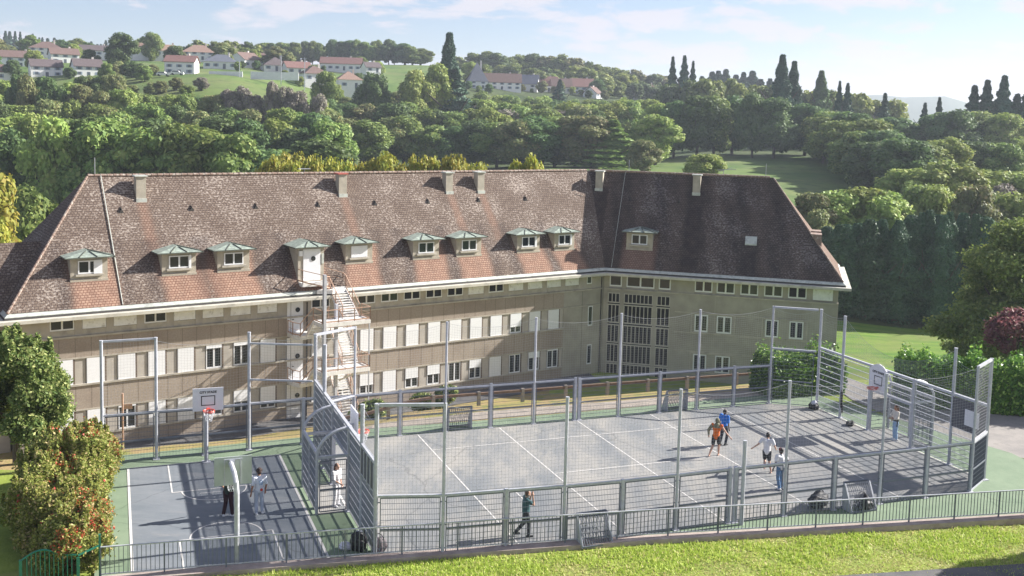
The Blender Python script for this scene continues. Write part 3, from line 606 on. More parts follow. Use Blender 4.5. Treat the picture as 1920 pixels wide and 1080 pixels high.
def stainR(u, s):
    c = 0.0; g = 0.75
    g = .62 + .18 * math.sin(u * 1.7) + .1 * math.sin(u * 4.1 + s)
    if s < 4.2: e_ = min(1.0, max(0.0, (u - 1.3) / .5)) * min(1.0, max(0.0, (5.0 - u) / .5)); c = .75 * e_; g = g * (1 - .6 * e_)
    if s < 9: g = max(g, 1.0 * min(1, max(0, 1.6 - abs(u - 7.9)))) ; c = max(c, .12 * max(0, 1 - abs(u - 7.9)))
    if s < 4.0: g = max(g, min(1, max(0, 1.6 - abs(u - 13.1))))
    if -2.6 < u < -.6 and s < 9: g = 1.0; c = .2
    return c, g, .15 + .35 * math.sin(u * .9 + 1) + .2 * math.sin(s * 1.3 + u * .4)
def roof_face(name, p0, p1, q0, q1, z0, z1, D, Nn, O, stain, n, m, parent, root):
    V = []; rc = []; st = []; rn = random.Random(5)
    sl_ = math.hypot(z1 - z0, (z1 - z0) / K)
    for j in range(m + 1):
        v = j / m
        for i in range(n + 1):
            u = i / n; a = Vector(p0).lerp(Vector(p1), u); b_ = Vector(q0).lerp(Vector(q1), u); p = a.lerp(b_, v)
            sag = -.05 * math.sin(math.pi * min(1, max(0, u * 3 % 1))) * v
            p = Vector((p.x, p.y, z0 + (z1 - z0) * v + (sag if 0 < i < n else 0)))
            V.append(INV[root.name] @ p); uu = (p - O).dot(D); ss = v * sl_
            rc.append((uu, ss, 0)); st.append(stain(uu, ss) + (1.0,))
    idx = np.arange((m + 1) * (n + 1)).reshape(m + 1, n + 1)
    Fq = np.stack([idx[:-1, :-1], idx[:-1, 1:], idx[1:, 1:], idx[1:, :-1]], -1).reshape(-1, 4)
    me = npmesh(name, np.array([tuple(v) for v in V]), Fq, [MT['roof']])
    at = me.attributes.new('rc', 'FLOAT_VECTOR', 'POINT'); at.data.foreach_set('vector', np.array(rc, dtype=np.float32).ravel())
    at = me.attributes.new('stain', 'FLOAT_COLOR', 'POINT'); at.data.foreach_set('color', np.array(st, dtype=np.float32).ravel())
    o = bpy.data.objects.new(name, me); COL.objects.link(o); o.parent = parent; INV[o.name] = INV[root.name]; return o
te = -.36
e = path_t(te); r_ = path_t(TR)
zr = rz(TR)
roofp = roof_face('roof', e[1], e[2], r_[1], r_[2], rz(te), zr, DL, NL, PL, stainL, 200, 44, school, school)
roofq = roof_face('roof', e[2], e[3], r_[2], r_[3], rz(te), zr, DR, NR, PR, stainR, 110, 44, school, school)
none = lambda u, s: (0.0, 0.25, 0.3)
roof_face('roof', e[3], e[4], r_[3], r_[3], rz(te), zr, NR, -DR, PR, lambda u, s: (.22, 0, 0.5), 40, 30, school, school)
roof_face('roof', e[0], e[1], r_[1], r_[1], rz(te), zr, -NL, DL, PL, none, 40, 30, school, school)
roof_face('roof', e[5], e[0], r_[2], r_[1], rz(te), zr, -DL, -NL, PL, none, 60, 12, school, school)
roof_face('roof', e[4], e[5], r_[3], r_[2], rz(te), zr, -DR, -NR, PR, none, 60, 12, school, school)
def captiles(name, p, q, parent, root, step=.46, r=.13):
    mb = MB(); d = (q - p); n = int(d.length / step); d.normalize()
    for i in range(n):
        a = p + d * step * i; mb.tubes([a, a + d * (step * .98)], [r, r * .8], 7)
    return mb.build(name, MT['ridgetile'], parent, root)
MT['ridgetile'] = paint('ridge_tile', (0.24, 0.165, 0.13), 0.9, var=0.25, scale=3, dirt=((0.5, 0.46, 0.4), 5, 0.5, 0.68, 0.7))
top = [Vector((p.x, p.y, zr + .02)) for p in (r_[1], r_[2], r_[3])]
captiles('ridge_tiles', top[0], top[1], roofp, school); captiles('ridge_tiles', top[1], top[2], roofq, school)
captiles('hip_tiles', Vector((e[1].x, e[1].y, rz(te) + .03)), top[0], roofp, school, .36, .1); captiles('hip_tiles', Vector((e[3].x, e[3].y, rz(te) + .03)), top[2], roofq, school, .36, .08)
# lightning conductors running down the slopes
for fr, u0, par in ((BL, -13.2, roofp), (BR, .78, roofq)):
    mb = MB(); mb.tube([fr(u0, TR, zr + .12), fr(u0 - (.1 if fr is BL else -.0), te, rz(te) + .06)], .035 if fr is BL else .02, 6); mb.build('lightning_conductor', MT['zinc'], par, school)
# flue vents: small dark tile hoods
for u0 in (-12.2, -7.0, -1.9, 3.4, 8.6, 13.75, 19.0, 24.2):
    mb = MB(); t0 = 4.25; zc = rz(t0); p = BL(u0, t0, zc)
    mb.add([BL(u0 - .17, t0 - .05, rz(t0 - .05) + .01), BL(u0 + .17, t0 - .05, rz(t0 - .05) + .01), BL(u0, t0 - .05, zc + .24), BL(u0, t0 + .3, rz(t0 + .3) + .02)], [(0, 1, 2), (1, 3, 2), (0, 2, 3)]); mb.build('vent_tile', MT['gutter'], roofp, school)
for u0 in (1.6, 6.3, 12.4):
    mb = MB(); t0 = 4.2; mb.add([BR(u0 - .12, t0 - .05, rz(t0 - .05) + .01), BR(u0 + .12, t0 - .05, rz(t0 - .05) + .01), BR(u0, t0 - .05, rz(t0) + .2), BR(u0, t0 + .3, rz(t0 + .3) + .02)], [(0, 1, 2), (1, 3, 2), (0, 2, 3)]); mb.build('vent_tile', MT['gutter'], roofq, school)
# eaves: apron, gutter, cornice swept round the building
def sweep(name, prof, mat, parent=school):
    mb = MB(); P = [path_t(t) for t, z in prof]; n = len(prof); k = 5
    vs = [Vector((P[j][i].x, P[j][i].y, prof[j][1])) for i in range(k) for j in range(n)]
    fs = []
    for i in range(k - 1):
        for j in range(n):
            a = i * n + j; b_ = i * n + (j + 1) % n; fs.append((a, a + n, b_ + n, b_))
    mb.add(vs, fs); return mb.build(name, mat, parent, school)
sweep('eave_apron', [(-.28, .98), (-.34, .94), (-.56, .74), (-.56, .70), (-.28, .90)], MT['zinc'])
sweep('gutter', [(-.2, .88), (-.54, .69), (-.60, .60), (-.60, .575), (-.2, .575)], MT['gutter'])
sweep('cornice', [(.2, .57), (-1.0, .55), (-1.03, .53), (-1.03, .31), (-1.0, .29), (.2, .33)], MT['cornice'])
# --- chimneys
def chimney(fr, u, t=4.88, w=.36, cap='ledge', hh=1.72, par=None):
    mb = MB(); mb.fbox(fr, u - w, u + w, t, t + .7, rz(t) - .3, rz(t) + hh); c = mb.build('chimney', MT['chim'], par, school)
    mb = MB(); mb.fbox(fr, u - w - .1, u + w + .1, t - .1, t + .8, rz(t) + hh + .002, rz(t) + hh + .1); mb.build('chimney_cap', MT[cap], par, school)
    mb = MB(); mb.fbox(fr, u - w - .03, u + w + .03, t - .12, t + .72, rz(t) - .2, rz(t) + .09); mb.build('flashing', MT['zinc'], par, school)
MT['redcap'] = paint('red_cap', (0.42, 0.10, 0.07), 0.6)
for u, cap in zip(CHIM_L, ('zinc', 'redcap', 'zinc', 'zinc')): chimney(BL, u, cap=cap, par=roofp)
chimney(BR, -1.6, cap='zinc', par=roofq); chimney(BR, 7.85, cap='zinc', par=roofq)
# --- dormers
def dormer(fr, u0, u1, par, kind='open', t0=.98, zb=None, shutr=False):
    zb = zb if zb is not None else rz(t0); zt = 4.22; tb = (zt - ZE) / K - .7
    mb = MB()
    mb.add([fr(u0, t0, zb), fr(u1, t0, zb), fr(u1, t0, zt), fr(u0, t0, zt), fr(u0, tb, zt), fr(u1, tb, zt)], [(0, 1, 2, 3), (0, 3, 4), (1, 5, 2), (3, 2, 5, 4)])
    mb.fbox(fr, u0 - .03, u1 + .03, t0 - .1, t0, zb - .12, zb + .04)
    d = mb.build('dormer', MT['chim'], par, school)
    # hipped copper roof
    o = .42; zf = zt + .02; c0 = (u0 + u1) / 2; tp = t0 + .55; zpk = zt + .50
    A = [fr(u0 - o, t0 - .42, zf), fr(u1 + o, t0 - .42, zf), fr(u1 + o, tb + .35, zf), fr(u0 - o, tb + .35, zf)]
    up = Vector((0, 0, .09)); pk = fr(c0, tp, zpk); pk2 = fr(c0, (zpk - ZE) / K - .7 + .2, zpk)
    mb = MB(); mb.add([a + up for a in A] + [pk, pk2], [(0, 1, 4), (1, 2, 5, 4), (3, 0, 4, 5)])
    for f_ in ():
        e0 = A[0].lerp(A[1], f_) + up; e1 = e0.lerp(pk, .75); mb.bar(e0 + Vector((0, 0, .02)), e1 + Vector((0, 0, .03)), .05, .06)
    dr_ = mb.build('dormer_roof', MT['copper'], d, school)
    mb = MB()
    for f_ in (.28, .64):
        e0 = A[0].lerp(A[1], f_) + up; mb.bar(e0 + Vector((0, 0, .02)), e0.lerp(pk, .8) + Vector((0, 0, .03)), .06, .07)
    mb.bar(A[1] + up, pk + Vector((0, 0, .03)), .06, .06); mb.bar(A[1].lerp(A[2], .5) + up, pk.lerp(pk2, .5) + Vector((0, 0, .02)), .06, .06)
    mb.build('seams', MT['copperdark'], dr_ if False else d, school)
    mb = MB(); mb.hexa([a for a in A] + [a + up * .97 for a in A]); mb.build('fascia', MT['copperdark'], d, school)
    w = (u1 - u0); zw0 = zb + .42; zw1 = zt - .16
    if kind == 'door':
        q = MB(); q.fbox(fr, u0 + .42, u1 - .3, t0 - .05, t0 - .005, zb + .02, zt - .1); dd = q.build('door', MT['white'], d, school)
        q = MB(); c = fr((u0 + .42 + u1 - .3) / 2 + .1, t0 - .06, zb + 1.75); q.tubes([c, c - (fr(0, 1, 0) - fr(0, 0, 0)) * .03], [.19, .19], 16); q.build('porthole', MT['glass'], d, school)
        q = MB(); q.fbox(fr, u0 + .05, u0 + .32, t0 - .16, t0 - .01, zt - .6, zt - .2); q.build('outdoor_lamp', MT['white'], d, school)
        q = MB(); q.fbox(fr, u1 - .22, u1 - .02, t0 - .08, t0 - .01, zt - 1.3, zt - .5); q.build('meter_box', MT['zinc'], d, school)
        return d
    a0, a1 = u0 + w * .2, u1 - w * .2
    if kind == 'closed':
        q = MB(); q.fbox(fr, a0, a1, t0 - .06, t0 - .01, zw0, zw1); q.build('shutter', MT['shutter'], d, school)
    else:
        q = MB(); t = t0 - .06
        q.fbox(fr, a0, a1, t, t + .055, zw0, zw0 + .09); q.fbox(fr, a0, a1, t, t + .055, zw1 - .08, zw1)
        for x0, x1 in ((a0, a0 + .08), (a1 - .08, a1), ((a0 + a1) / 2 - .06, (a0 + a1) / 2 + .06)): q.fbox(fr, x0, x1, t, t + .055, zw0 + .09, zw1 - .08)
        q.build('window_frame', MT['white'], d, school)
        q = MB(); q.fbox(fr, a0 + .05, a1 - .05, t0 - .03, t0 - .01, zw0 + .05, zw1 - .05); q.build('pane', MT['glass'], d, school)
        if shutr:
            q = MB(); q.fbox(fr, a1 - .45 * (shutr), a1 + .12, t0 - .1, t0 - .065, zw0 - .02, zw1 + .02); q.build('shutter', MT['shutter'], d, school)
    q = MB(); q.fbox(fr, a0 - .18, a1 + .18, t0 - .2, t0 - .001, zw0 - .17, zw0 - .04); q.build('sill', MT['ledge'], d, school)
    return d
kinds = [('open', 1.0), ('open', .1), ('open', 0), ('door', 0), ('closed', 0), ('open', 0), ('open', 0), ('open', .2), ('open', .1)]
for (u0, u1), (k, s_) in zip(DORM_L, kinds):
    if k == 'door': dormer(BL, u0, u1, roofp, 'door', .2, 1.62)
    else: dormer(BL, u0, u1, roofp, k, shutr=s_)
dormer(BR, 1.9, 4.36, roofq, 'open')
mb = MB(); mb.hexa([BR(12.75, 1.6, rz(1.6) + .02), BR(13.8, 1.6, rz(1.6) + .02), BR(13.8, 2.1, rz(2.1) + .02), BR(12.75, 2.1, rz(2.1) + .02), BR(12.75, 1.6, rz(1.6) + .14), BR(13.8, 1.6, rz(1.6) + .14), BR(13.8, 2.1, rz(2.1) + .14), BR(12.75, 2.1, rz(2.1) + .14)])
mb.build('skylight', MT['zinc'], roofq, school)
# dormers on the far end slope of the right wing
def BEr(a, w, z): return BR(RU - w, a, z)
for a in (1.9, 4.8): 
    mb = MB(); mb.add([BEr(a, 1.6, rz(1.6)), BEr(a + 1.6, 1.6, rz(1.6)), BEr(a + 1.6, 1.6, rz(1.6) + 1.3), BEr(a, 1.6, rz(1.6) + 1.3), BEr(a, 2.6, rz(2.6)), BEr(a + 1.6, 2.6, rz(2.6))], [(0, 1, 2, 3), (0, 3, 4), (1, 5, 2), (3, 2, 5, 4)]); mb.build('dormer', MT['ridgetile'], roofq, school)
# rooftop aerials
for fr, u, h, par in ((BL, -13.6, 1.35, roofp), (BR, 14.2, 1.3, roofq), (BR, 1.1, 1.2, roofq)):
    mb = MB(); mb.tube([fr(u, TR, zr), fr(u, TR, zr + h)], .03, 6); mb.build('aerial', MT['antenna'], par, school)
mb = MB(); mb.tube([BL(3.1, TR + .3, zr - .2), BL(3.1, TR + .3, zr + .35)], .03, 6); mb.fbox(BL, 2.6, 3.6, TR + .1, TR + .5, zr + .35, zr + .4); mb.build('roof_vent', MT['antenna'], roofp, school)
mb = MB(); mb.tube([BR(10.2, TR + .8, zr - .2), BR(10.2, TR + .8, zr + .5)], .03, 6); mb.bar(BR(9.6, TR + .8, zr + .5), BR(11.4, TR + .8, zr + .62), .05); mb.bar(BR(9.9, TR + .6, zr + .4), BR(11.0, TR + 1.0, zr + .75), .04); mb.build('aerial', MT['antenna'], roofq, school)
# --- lower wing at the left end
ta, tb_, tr_ = 1.2, 8.2, 4.7
def zl(t): return ZE + (t - ta) * K
roof_face('lower_roof', BL(-60, ta, 0), BL(-18, ta, 0), BL(-60, tr_, 0), BL(-14, tr_, 0), ZE, zl(tr_), DL, NL, PL, none, 60, 20, school, school)
roof_face('lower_roof', BL(-14, tb_, 0), BL(-60, tb_, 0), BL(-14, tr_, 0), BL(-60, tr_, 0), ZE, zl(tr_), DL, NL, PL, none, 40, 6, school, school)
mb = MB(); mb.fbox(BL, -60, LU, ta + .7, tb_ - .7, YARD - 1, ZE + .2); mb.build('lower_wall', MT['conc'], school)
mb = MB(); mb.fbox(BL, -60, LU - .8, ta - .25, ta + .8, .15, .40); mb.build('lower_gutter', MT['gutter'], school)

# ================================================================ FIRE ESCAPE
fe = thing('fire_escape_stair', 'pale steel zigzag fire stair with rusty brown handrails on the front of the school', 'fire stair', BL(1.8, -2.2, YARD), AL)
def BV(u, v, z): return BL(u, -v, z)
def rail(path, h=1.0, posts=True):
    mb = MB(); top_ = [p + Vector((0, 0, h)) for p in path]
    for a, b_ in zip(top_, top_[1:]): mb.bar(a, b_, .05)
    for a, b_ in zip(path, path[1:]):
        mb.bar(a + Vector((0, 0, h * .5)), b_ + Vector((0, 0, h * .5)), .018); mb.bar(a + Vector((0, 0, .12)), b_ + Vector((0, 0, .12)), .02, .1)
        n = max(1, int((b_ - a).length / 1.1))
        for i in range(n + 1):
            q = a.lerp(b_, i / n); mb.bar(q, q + Vector((0, 0, h)), .06)
    return mb.build('handrail', MT['railrust'], fe)
def flight(u0, u1, v0, z0, v1, z1, n):
    mb = MB()
    for i in range(n):
        f0 = (i + .5) / n; z = z0 + (z1 - z0) * (i + 1) / (n + 1); v = v0 + (v1 - v0) * f0; w = abs(v1 - v0) / n * .6
        mb.fbox(BV, u0 + .05, u1 - .05, v - w, v + w, z - .035, z + .035)
    for u in (u0, u1):
        mb.hexa([BV(u - .045, v0, z0 - .32), BV(u + .045, v0, z0 - .32), BV(u + .045, v1, z1 - .32), BV(u - .045, v1, z1 - .32), BV(u - .045, v0, z0 + .02), BV(u + .045, v0, z0 + .02), BV(u + .045, v1, z1 + .02), BV(u - .045, v1, z1 + .02)])
    return mb.build('flight', MT['steelw'], fe)
def landing(pts, z, name='landing'):
    mb = MB(); mb.prism([BV(u, v, z - .04) for u, v in pts], (0, 0, .04))
    for (a, b_), (c, d) in zip(pts, pts[1:] + pts[:1]): mb.bar(BV(a, b_, z - .12), BV(c, d, z - .12), .08, .30)
    return mb.build(name, MT['steelw'], fe)
for k, zd in enumerate((-2.28, -5.98)):
    zp = zd + 1.38
    landing([(-.95, .0), (3.75, .0), (3.75, .75), (1.25, .75), (1.25, 1.45), (-.65, 1.75), (-.95, 1.0)], zd)
    landing([(-.05, 2.9), (3.9, 2.9), (3.9, 4.4), (-.05, 4.4)], zp)
    flight(-.1, 1.15, 2.9, zp, 1.55, zd, 7)
    rail([BV(-.95, .05, zd), BV(-.95, 1.0, zd), BV(-.65, 1.75, zd), BV(-.1, 2.9, zp)])
    rail([BV(-.1, 2.9, zp), BV(-.05, 4.4, zp), BV(3.9, 4.4, zp), BV(3.9, 2.9, zp)])
    rail([BV(1.15, 1.55, zd), BV(1.15, 2.9, zp)])
    if k == 0:
        flight(2.35, 3.7, .35, .95, 2.9, zp, 11)
        rail([BV(3.75, .35, .95), BV(3.72, 2.9, zp)]); rail([BV(2.3, .35, .95), BV(2.3, 2.9, zp)])
    else:
        flight(2.35, 3.7, .75, zd + 3.7, 2.9, zp, 13)
        rail([BV(3.75, .75, zd + 3.7), BV(3.72, 2.9, zp)]); rail([BV(2.3, .75, zd + 3.7), BV(2.3, 2.9, zp)])
    mb = MB(); mb.bar(BV(3.7, 4.2, zp - .15), BV(2.0, 3.0, zp - 1.1), .12); mb.build('strut', MT['steelw'], fe)
flight(2.35, 3.7, .75, -5.98, 2.9, YARD + .2, 15); rail([BV(3.75, .75, -5.98), BV(3.72, 2.9, YARD + .2)]); rail([BV(2.3, .75, -5.98), BV(2.3, 2.9, YARD + .2)])
landing([(.1, -.25), (2.2, -.25), (2.6, .35), (3.7, .35), (3.7, -.1), (2.2, -.6), (.1, -.6)], 1.05, 'landing')
landing([(.0, -.3), (2.1, -.3), (2.1, .6), (.0, .6)], 1.58)
rail([BV(.0, -.3, 1.6), BV(.0, .62, 1.6), BV(1.5, 1.15, 1.2), BV(2.3, .5, .95)]); rail([BV(2.1, -.3, 1.6), BV(3.75, -.2, 1.1), BV(3.75, .35, .95)])
landing([(1.2, .6), (2.35, .2), (3.7, .2), (3.7, .5), (2.3, 1.0)], .95)
for u, v, zt_, w in ((.1, 4.45, 2.8, .34), (1.72, 3.0, .25, .34), (3.85, 4.35, -.95, .12)):
    mb = MB(); p = BV(u, v, YARD - .3); mb.bar(p, Vector((p.x, p.y, zt_)), w * .9, w * .6, up=DL); mb.build('column', MT['galv'], fe)
# ================================================================ COURT FENCES
def post(par, a, b, h, w=.13, tall=True):
    mb = MB()
    if tall: mb.tube([C(a, b, 0), C(a, b, h)], w * .5, 8); mb.tube([C(a, b, h), C(a, b, h + .05)], w * .56, 8)
    else: mb.bar(C(a, b, 0), C(a, b, h), w, w, up=CG)
    mb.bar(C(a, b, 0), C(a, b, .03), w * 2, w * 2, up=CG)
    return mb.build('post', MT['galv'], par)
def panel(par, a0, b0, a1, b1, z0=.08, z1=2.0, gap=.11, mid=True, rows=None, step=.058, name='mesh_panel', wt=.0085):
    p = C(a0, b0); q = C(a1, b1); d = (q - p); Ln = d.length; d.normalize(); p = p + d * gap; Ln -= 2 * gap
    up = Vector((0, 0, 1)); nn = Vector((-d.y, d.x, 0)); mb = MB()
    fw = .035
    for z in (z0, z1): mb.bar(p + up * z, p + d * Ln + up * z, fw)
    for x in (0, Ln): mb.bar(p + d * x + up * z0, p + d * x + up * z1, fw, up=d)
    if mid: mb.bar(p + up * (z0 + (z1 - z0) * .43), p + d * Ln + up * (z0 + (z1 - z0) * .43), .05, .06)
    n = int(Ln / step)
    for i in range(1, n):
        x = p + d * (Ln * i / n); h = wt / 2
        mb.add([x - d * h + up * z0, x + d * h + up * z0, x + d * h + up * z1, x - d * h + up * z1], [(0, 1, 2, 3)])
        mb.add([x - nn * h + up * z0, x + nn * h + up * z0, x + nn * h + up * z1, x - nn * h + up * z1], [(0, 1, 2, 3)])
    k = int((z1 - z0) / .21)
    for i in range(1, k + 1): mb.bar(p + up * (z0 + (z1 - z0) * i / (k + 1)), p + d * Ln + up * (z0 + (z1 - z0) * i / (k + 1)), .014, .012)
    for z in (z0 + .15, (z0 + z1) * .5, z1 - .15):
        mb.bar(p - d * gap + up * z, p + up * z, .03); mb.bar(p + d * Ln + up * z, p + d * (Ln + gap) + up * z, .03)
    return mb.build(name, MT['mesh'], par)
def toprail(par, a0, b0, a1, b1, z, w=.09):
    mb = MB(); mb.bar(C(a0, b0, z), C(a1, b1, z), w, w * .8); return mb.build('top_rail', MT['galv'], par)
def net(par, a0, b0, a1, b1, z0, z1, s=.125, r=.0026, sag=.25, sagb=0.0):
    p = C(a0, b0); q = C(a1, b1); d = q - p; Ln = d.length; d.normalize(); mb = MB(); n = max(2, int(Ln / s)); rn = random.Random(int(a0 * 10 + b0))
    top = lambda x: z1 - sag * 4 * (x / Ln) * (1 - x / Ln)
    nn = Vector((-d.y, d.x, 0)); bl = lambda x, z: nn * (.12 * math.sin(math.pi * x / Ln) * math.sin(math.pi * (z - z0) / max(.1, z1 - z0)))
    for i in range(n + 1):
        x = Ln * i / n; segs = 3
        for k in range(segs):
            za = z0 + (top(x) - z0) * k / segs; zb = z0 + (top(x) - z0) * (k + 1) / segs
            pa = p + d * x + bl(x, za) + Vector((0, 0, za)); pb = p + d * x + bl(x, zb) + Vector((0, 0, zb))
            mb.add([pa - d * r, pa + d * r, pb + d * r, pb - d * r], [(0, 1, 2, 3)])
            mb.add([pa - nn * r, pa + nn * r, pb + nn * r, pb - nn * r], [(0, 1, 2, 3)])
    m = int((z1 - z0) / s); g = max(4, int(Ln / .6))
    for j in range(m + 1):
        f = j / m
        for i in range(g):
            xa = Ln * i / g; xb = Ln * (i + 1) / g; za = z0 + (top(xa) - z0) * f; zb = z0 + (top(xb) - z0) * f
            pa = p + d * xa + bl(xa, za) + Vector((0, 0, za)); pb = p + d * xb + bl(xb, zb) + Vector((0, 0, zb)); rr = r if 0 < j < m else r * 2.6
            u = Vector((0, 0, rr)); mb.add([pa - u, pb - u, pb + u, pa + u], [(0, 1, 2, 3)]); w = nn * rr; mb.add([pa - w, pb - w, pb + w, pa + w], [(0, 1, 2, 3)])
    return mb.build('net', MT['net'], par)
HT, HF = 5.2, 2.07
# near side
nf = thing('court_fence', 'galvanised mesh fence with tall net poles along the near side of the grey pitch', 'fence', C(0, -.2, 0), TH, 'fences round the sports pitch')
near = [(-13.05, .93, 1), (-10.9, .38, 1), (-8.7, .2, 0), (-6.6, .0, 1), (-4.4, -.12, 0), (-2.2, -.14, 1), (.02, -.14, 0), (2.45, -.16, 1), (4.7, -.19, 0), (6.9, -.22, 1), (9.15, -.23, 0), (11.5, -.22, 1)]
for a, b, t in near[1:]: post(nf, a, b, HT if t else HF + .06, .115 if t else .12, bool(t))
post(nf, .27, -.14, HF + .06, .14, False)
for (a0, b0, _), (a1, b1, _2) in zip(near, near[1:]):
    if a0 == .02: a0 = .27
    panel(nf, a0, b0, a1, b1); toprail(nf, a0, b0, a1, b1, HF)
tall = [p for p in near if p[2]]
for (a0, b0, _), (a1, b1, _2) in zip(tall, tall[1:]): net(nf, a0, b0, a1, b1, HF + .1, HT - .03, sag=.1 if a1 < -10 else .3)
mb = MB(); mb.bar(C(-13.05, .93, HT), C(-10.9, .38, HT), .1); mb.build('top_bar', MT['galv'], nf)
# lone pole just outside the near fence
mb = MB(); mb.tube([C(.42, -.42, 0), C(.42, -.42, 3.2)], .075, 8); tag(mb.build('steel_pole', MT['galv'], world=True), 'lone galvanised steel pole standing just outside the near pitch fence', 'pole')
# far side
ff = thing('court_fence', 'galvanised mesh fence with tall net poles along the far side of the pitch', 'fence', C(0, 13.5, 0), TH, 'fences round the sports pitch')
far = [(-11.1, 13.45, 1), (-8.95, 13.5, 0), (-6.76, 13.5, 1), (-4.5, 13.5, 0), (-2.28, 13.5, 1), (-.1, 13.5, 0), (2.3, 13.5, 1), (4.6, 13.5, 0), (6.8, 13.5, 1), (9.0, 13.5, 0), (11.2, 13.47, 1), (13.05, 12.15, 1)]
for a, b, t in far[:-1]: post(ff, a, b, HT if t else HF + .1, .115 if t else .12, bool(t))
post(ff, .12, 13.5, HF + .06, .14, False)
for (a0, b0, _), (a1, b1, _2) in zip(far, far[1:]):
    if a0 == -.1: a0 = .12
    h = 3.0 if a0 > 11 else (HF + .13 if a1 < 3 else HF + .5 * (a1 - 3) / 9)
    panel(ff, a0, b0, a1, b1, z1=HF - .07 if a0 < 11 else 2.92); toprail(ff, a0, b0, a1, b1, HF if a0 < 11 else 3.0)
toprail(ff, -13.15, 12.3, -11.1, 13.45, HF); panel(ff, -13.15, 12.3, -11.1, 13.45)
tall = [(-13.15, 12.3, 1)] + [p for p in far if p[2]]
for (a0, b0, _), (a1, b1, _2) in zip(tall, tall[1:]): net(ff, a0, b0, a1, b1, (3.1 if a0 > 11 else HF + .1), HT - .03, sag=.3)
mb = MB(); mb.bar(C(11.2, 13.47, HT), C(13.05, 12.15, HT), .1); mb.build('top_bar', MT['galv'], ff); mb = MB(); mb.bar(C(-13.15, 12.3, HT), C(-11.1, 13.45, HT), .1); mb.build('top_bar', MT['galv'], ff)
# fence behind the basketball court
bf = thing('court_fence', 'galvanised mesh fence with three tall poles behind the blue-grey basketball court', 'fence', C(-17.5, 13.2, 0), TH, 'fences round the sports pitch')
bk = [(-21.75, 13.1, 1), (-19.62, 13.2, 1), (-17.64, 13.2, 0), (-15.78, 13.35, 1), (-13.4, 13.5, 0), (-11.15, 13.47, 0)]
for a, b, t in bk[:-1]: post(bf, a, b, HT if t else HF + .05, .14, bool(t))
for (a0, b0, _), (a1, b1, _2) in zip(bk, bk[1:]): panel(bf, a0, b0, a1, b1); toprail(bf, a0, b0, a1, b1, HF)
net(bf, -21.75, 13.1, -19.62, 13.2, HF + .1, HT - .03, sag=.05); net(bf, -19.62, 13.2, -15.78, 13.35, HF + .1, HT - .1, sag=.3); net(bf, -15.78, 13.35, -13.2, 12.4, HF + .1, HT - .1, sag=.2)
mb = MB(); mb.bar(C(-21.75, 13.1, HT), C(-19.62, 13.2, HT), .08); mb.build('top_bar', MT['galv'], bf)
for z in (4.75, 3.15): mb = MB(); mb.bar(C(-15.78, 13.35, z), C(-13.2, 12.35, z), .07); mb.build('top_bar', MT['galv'], bf)
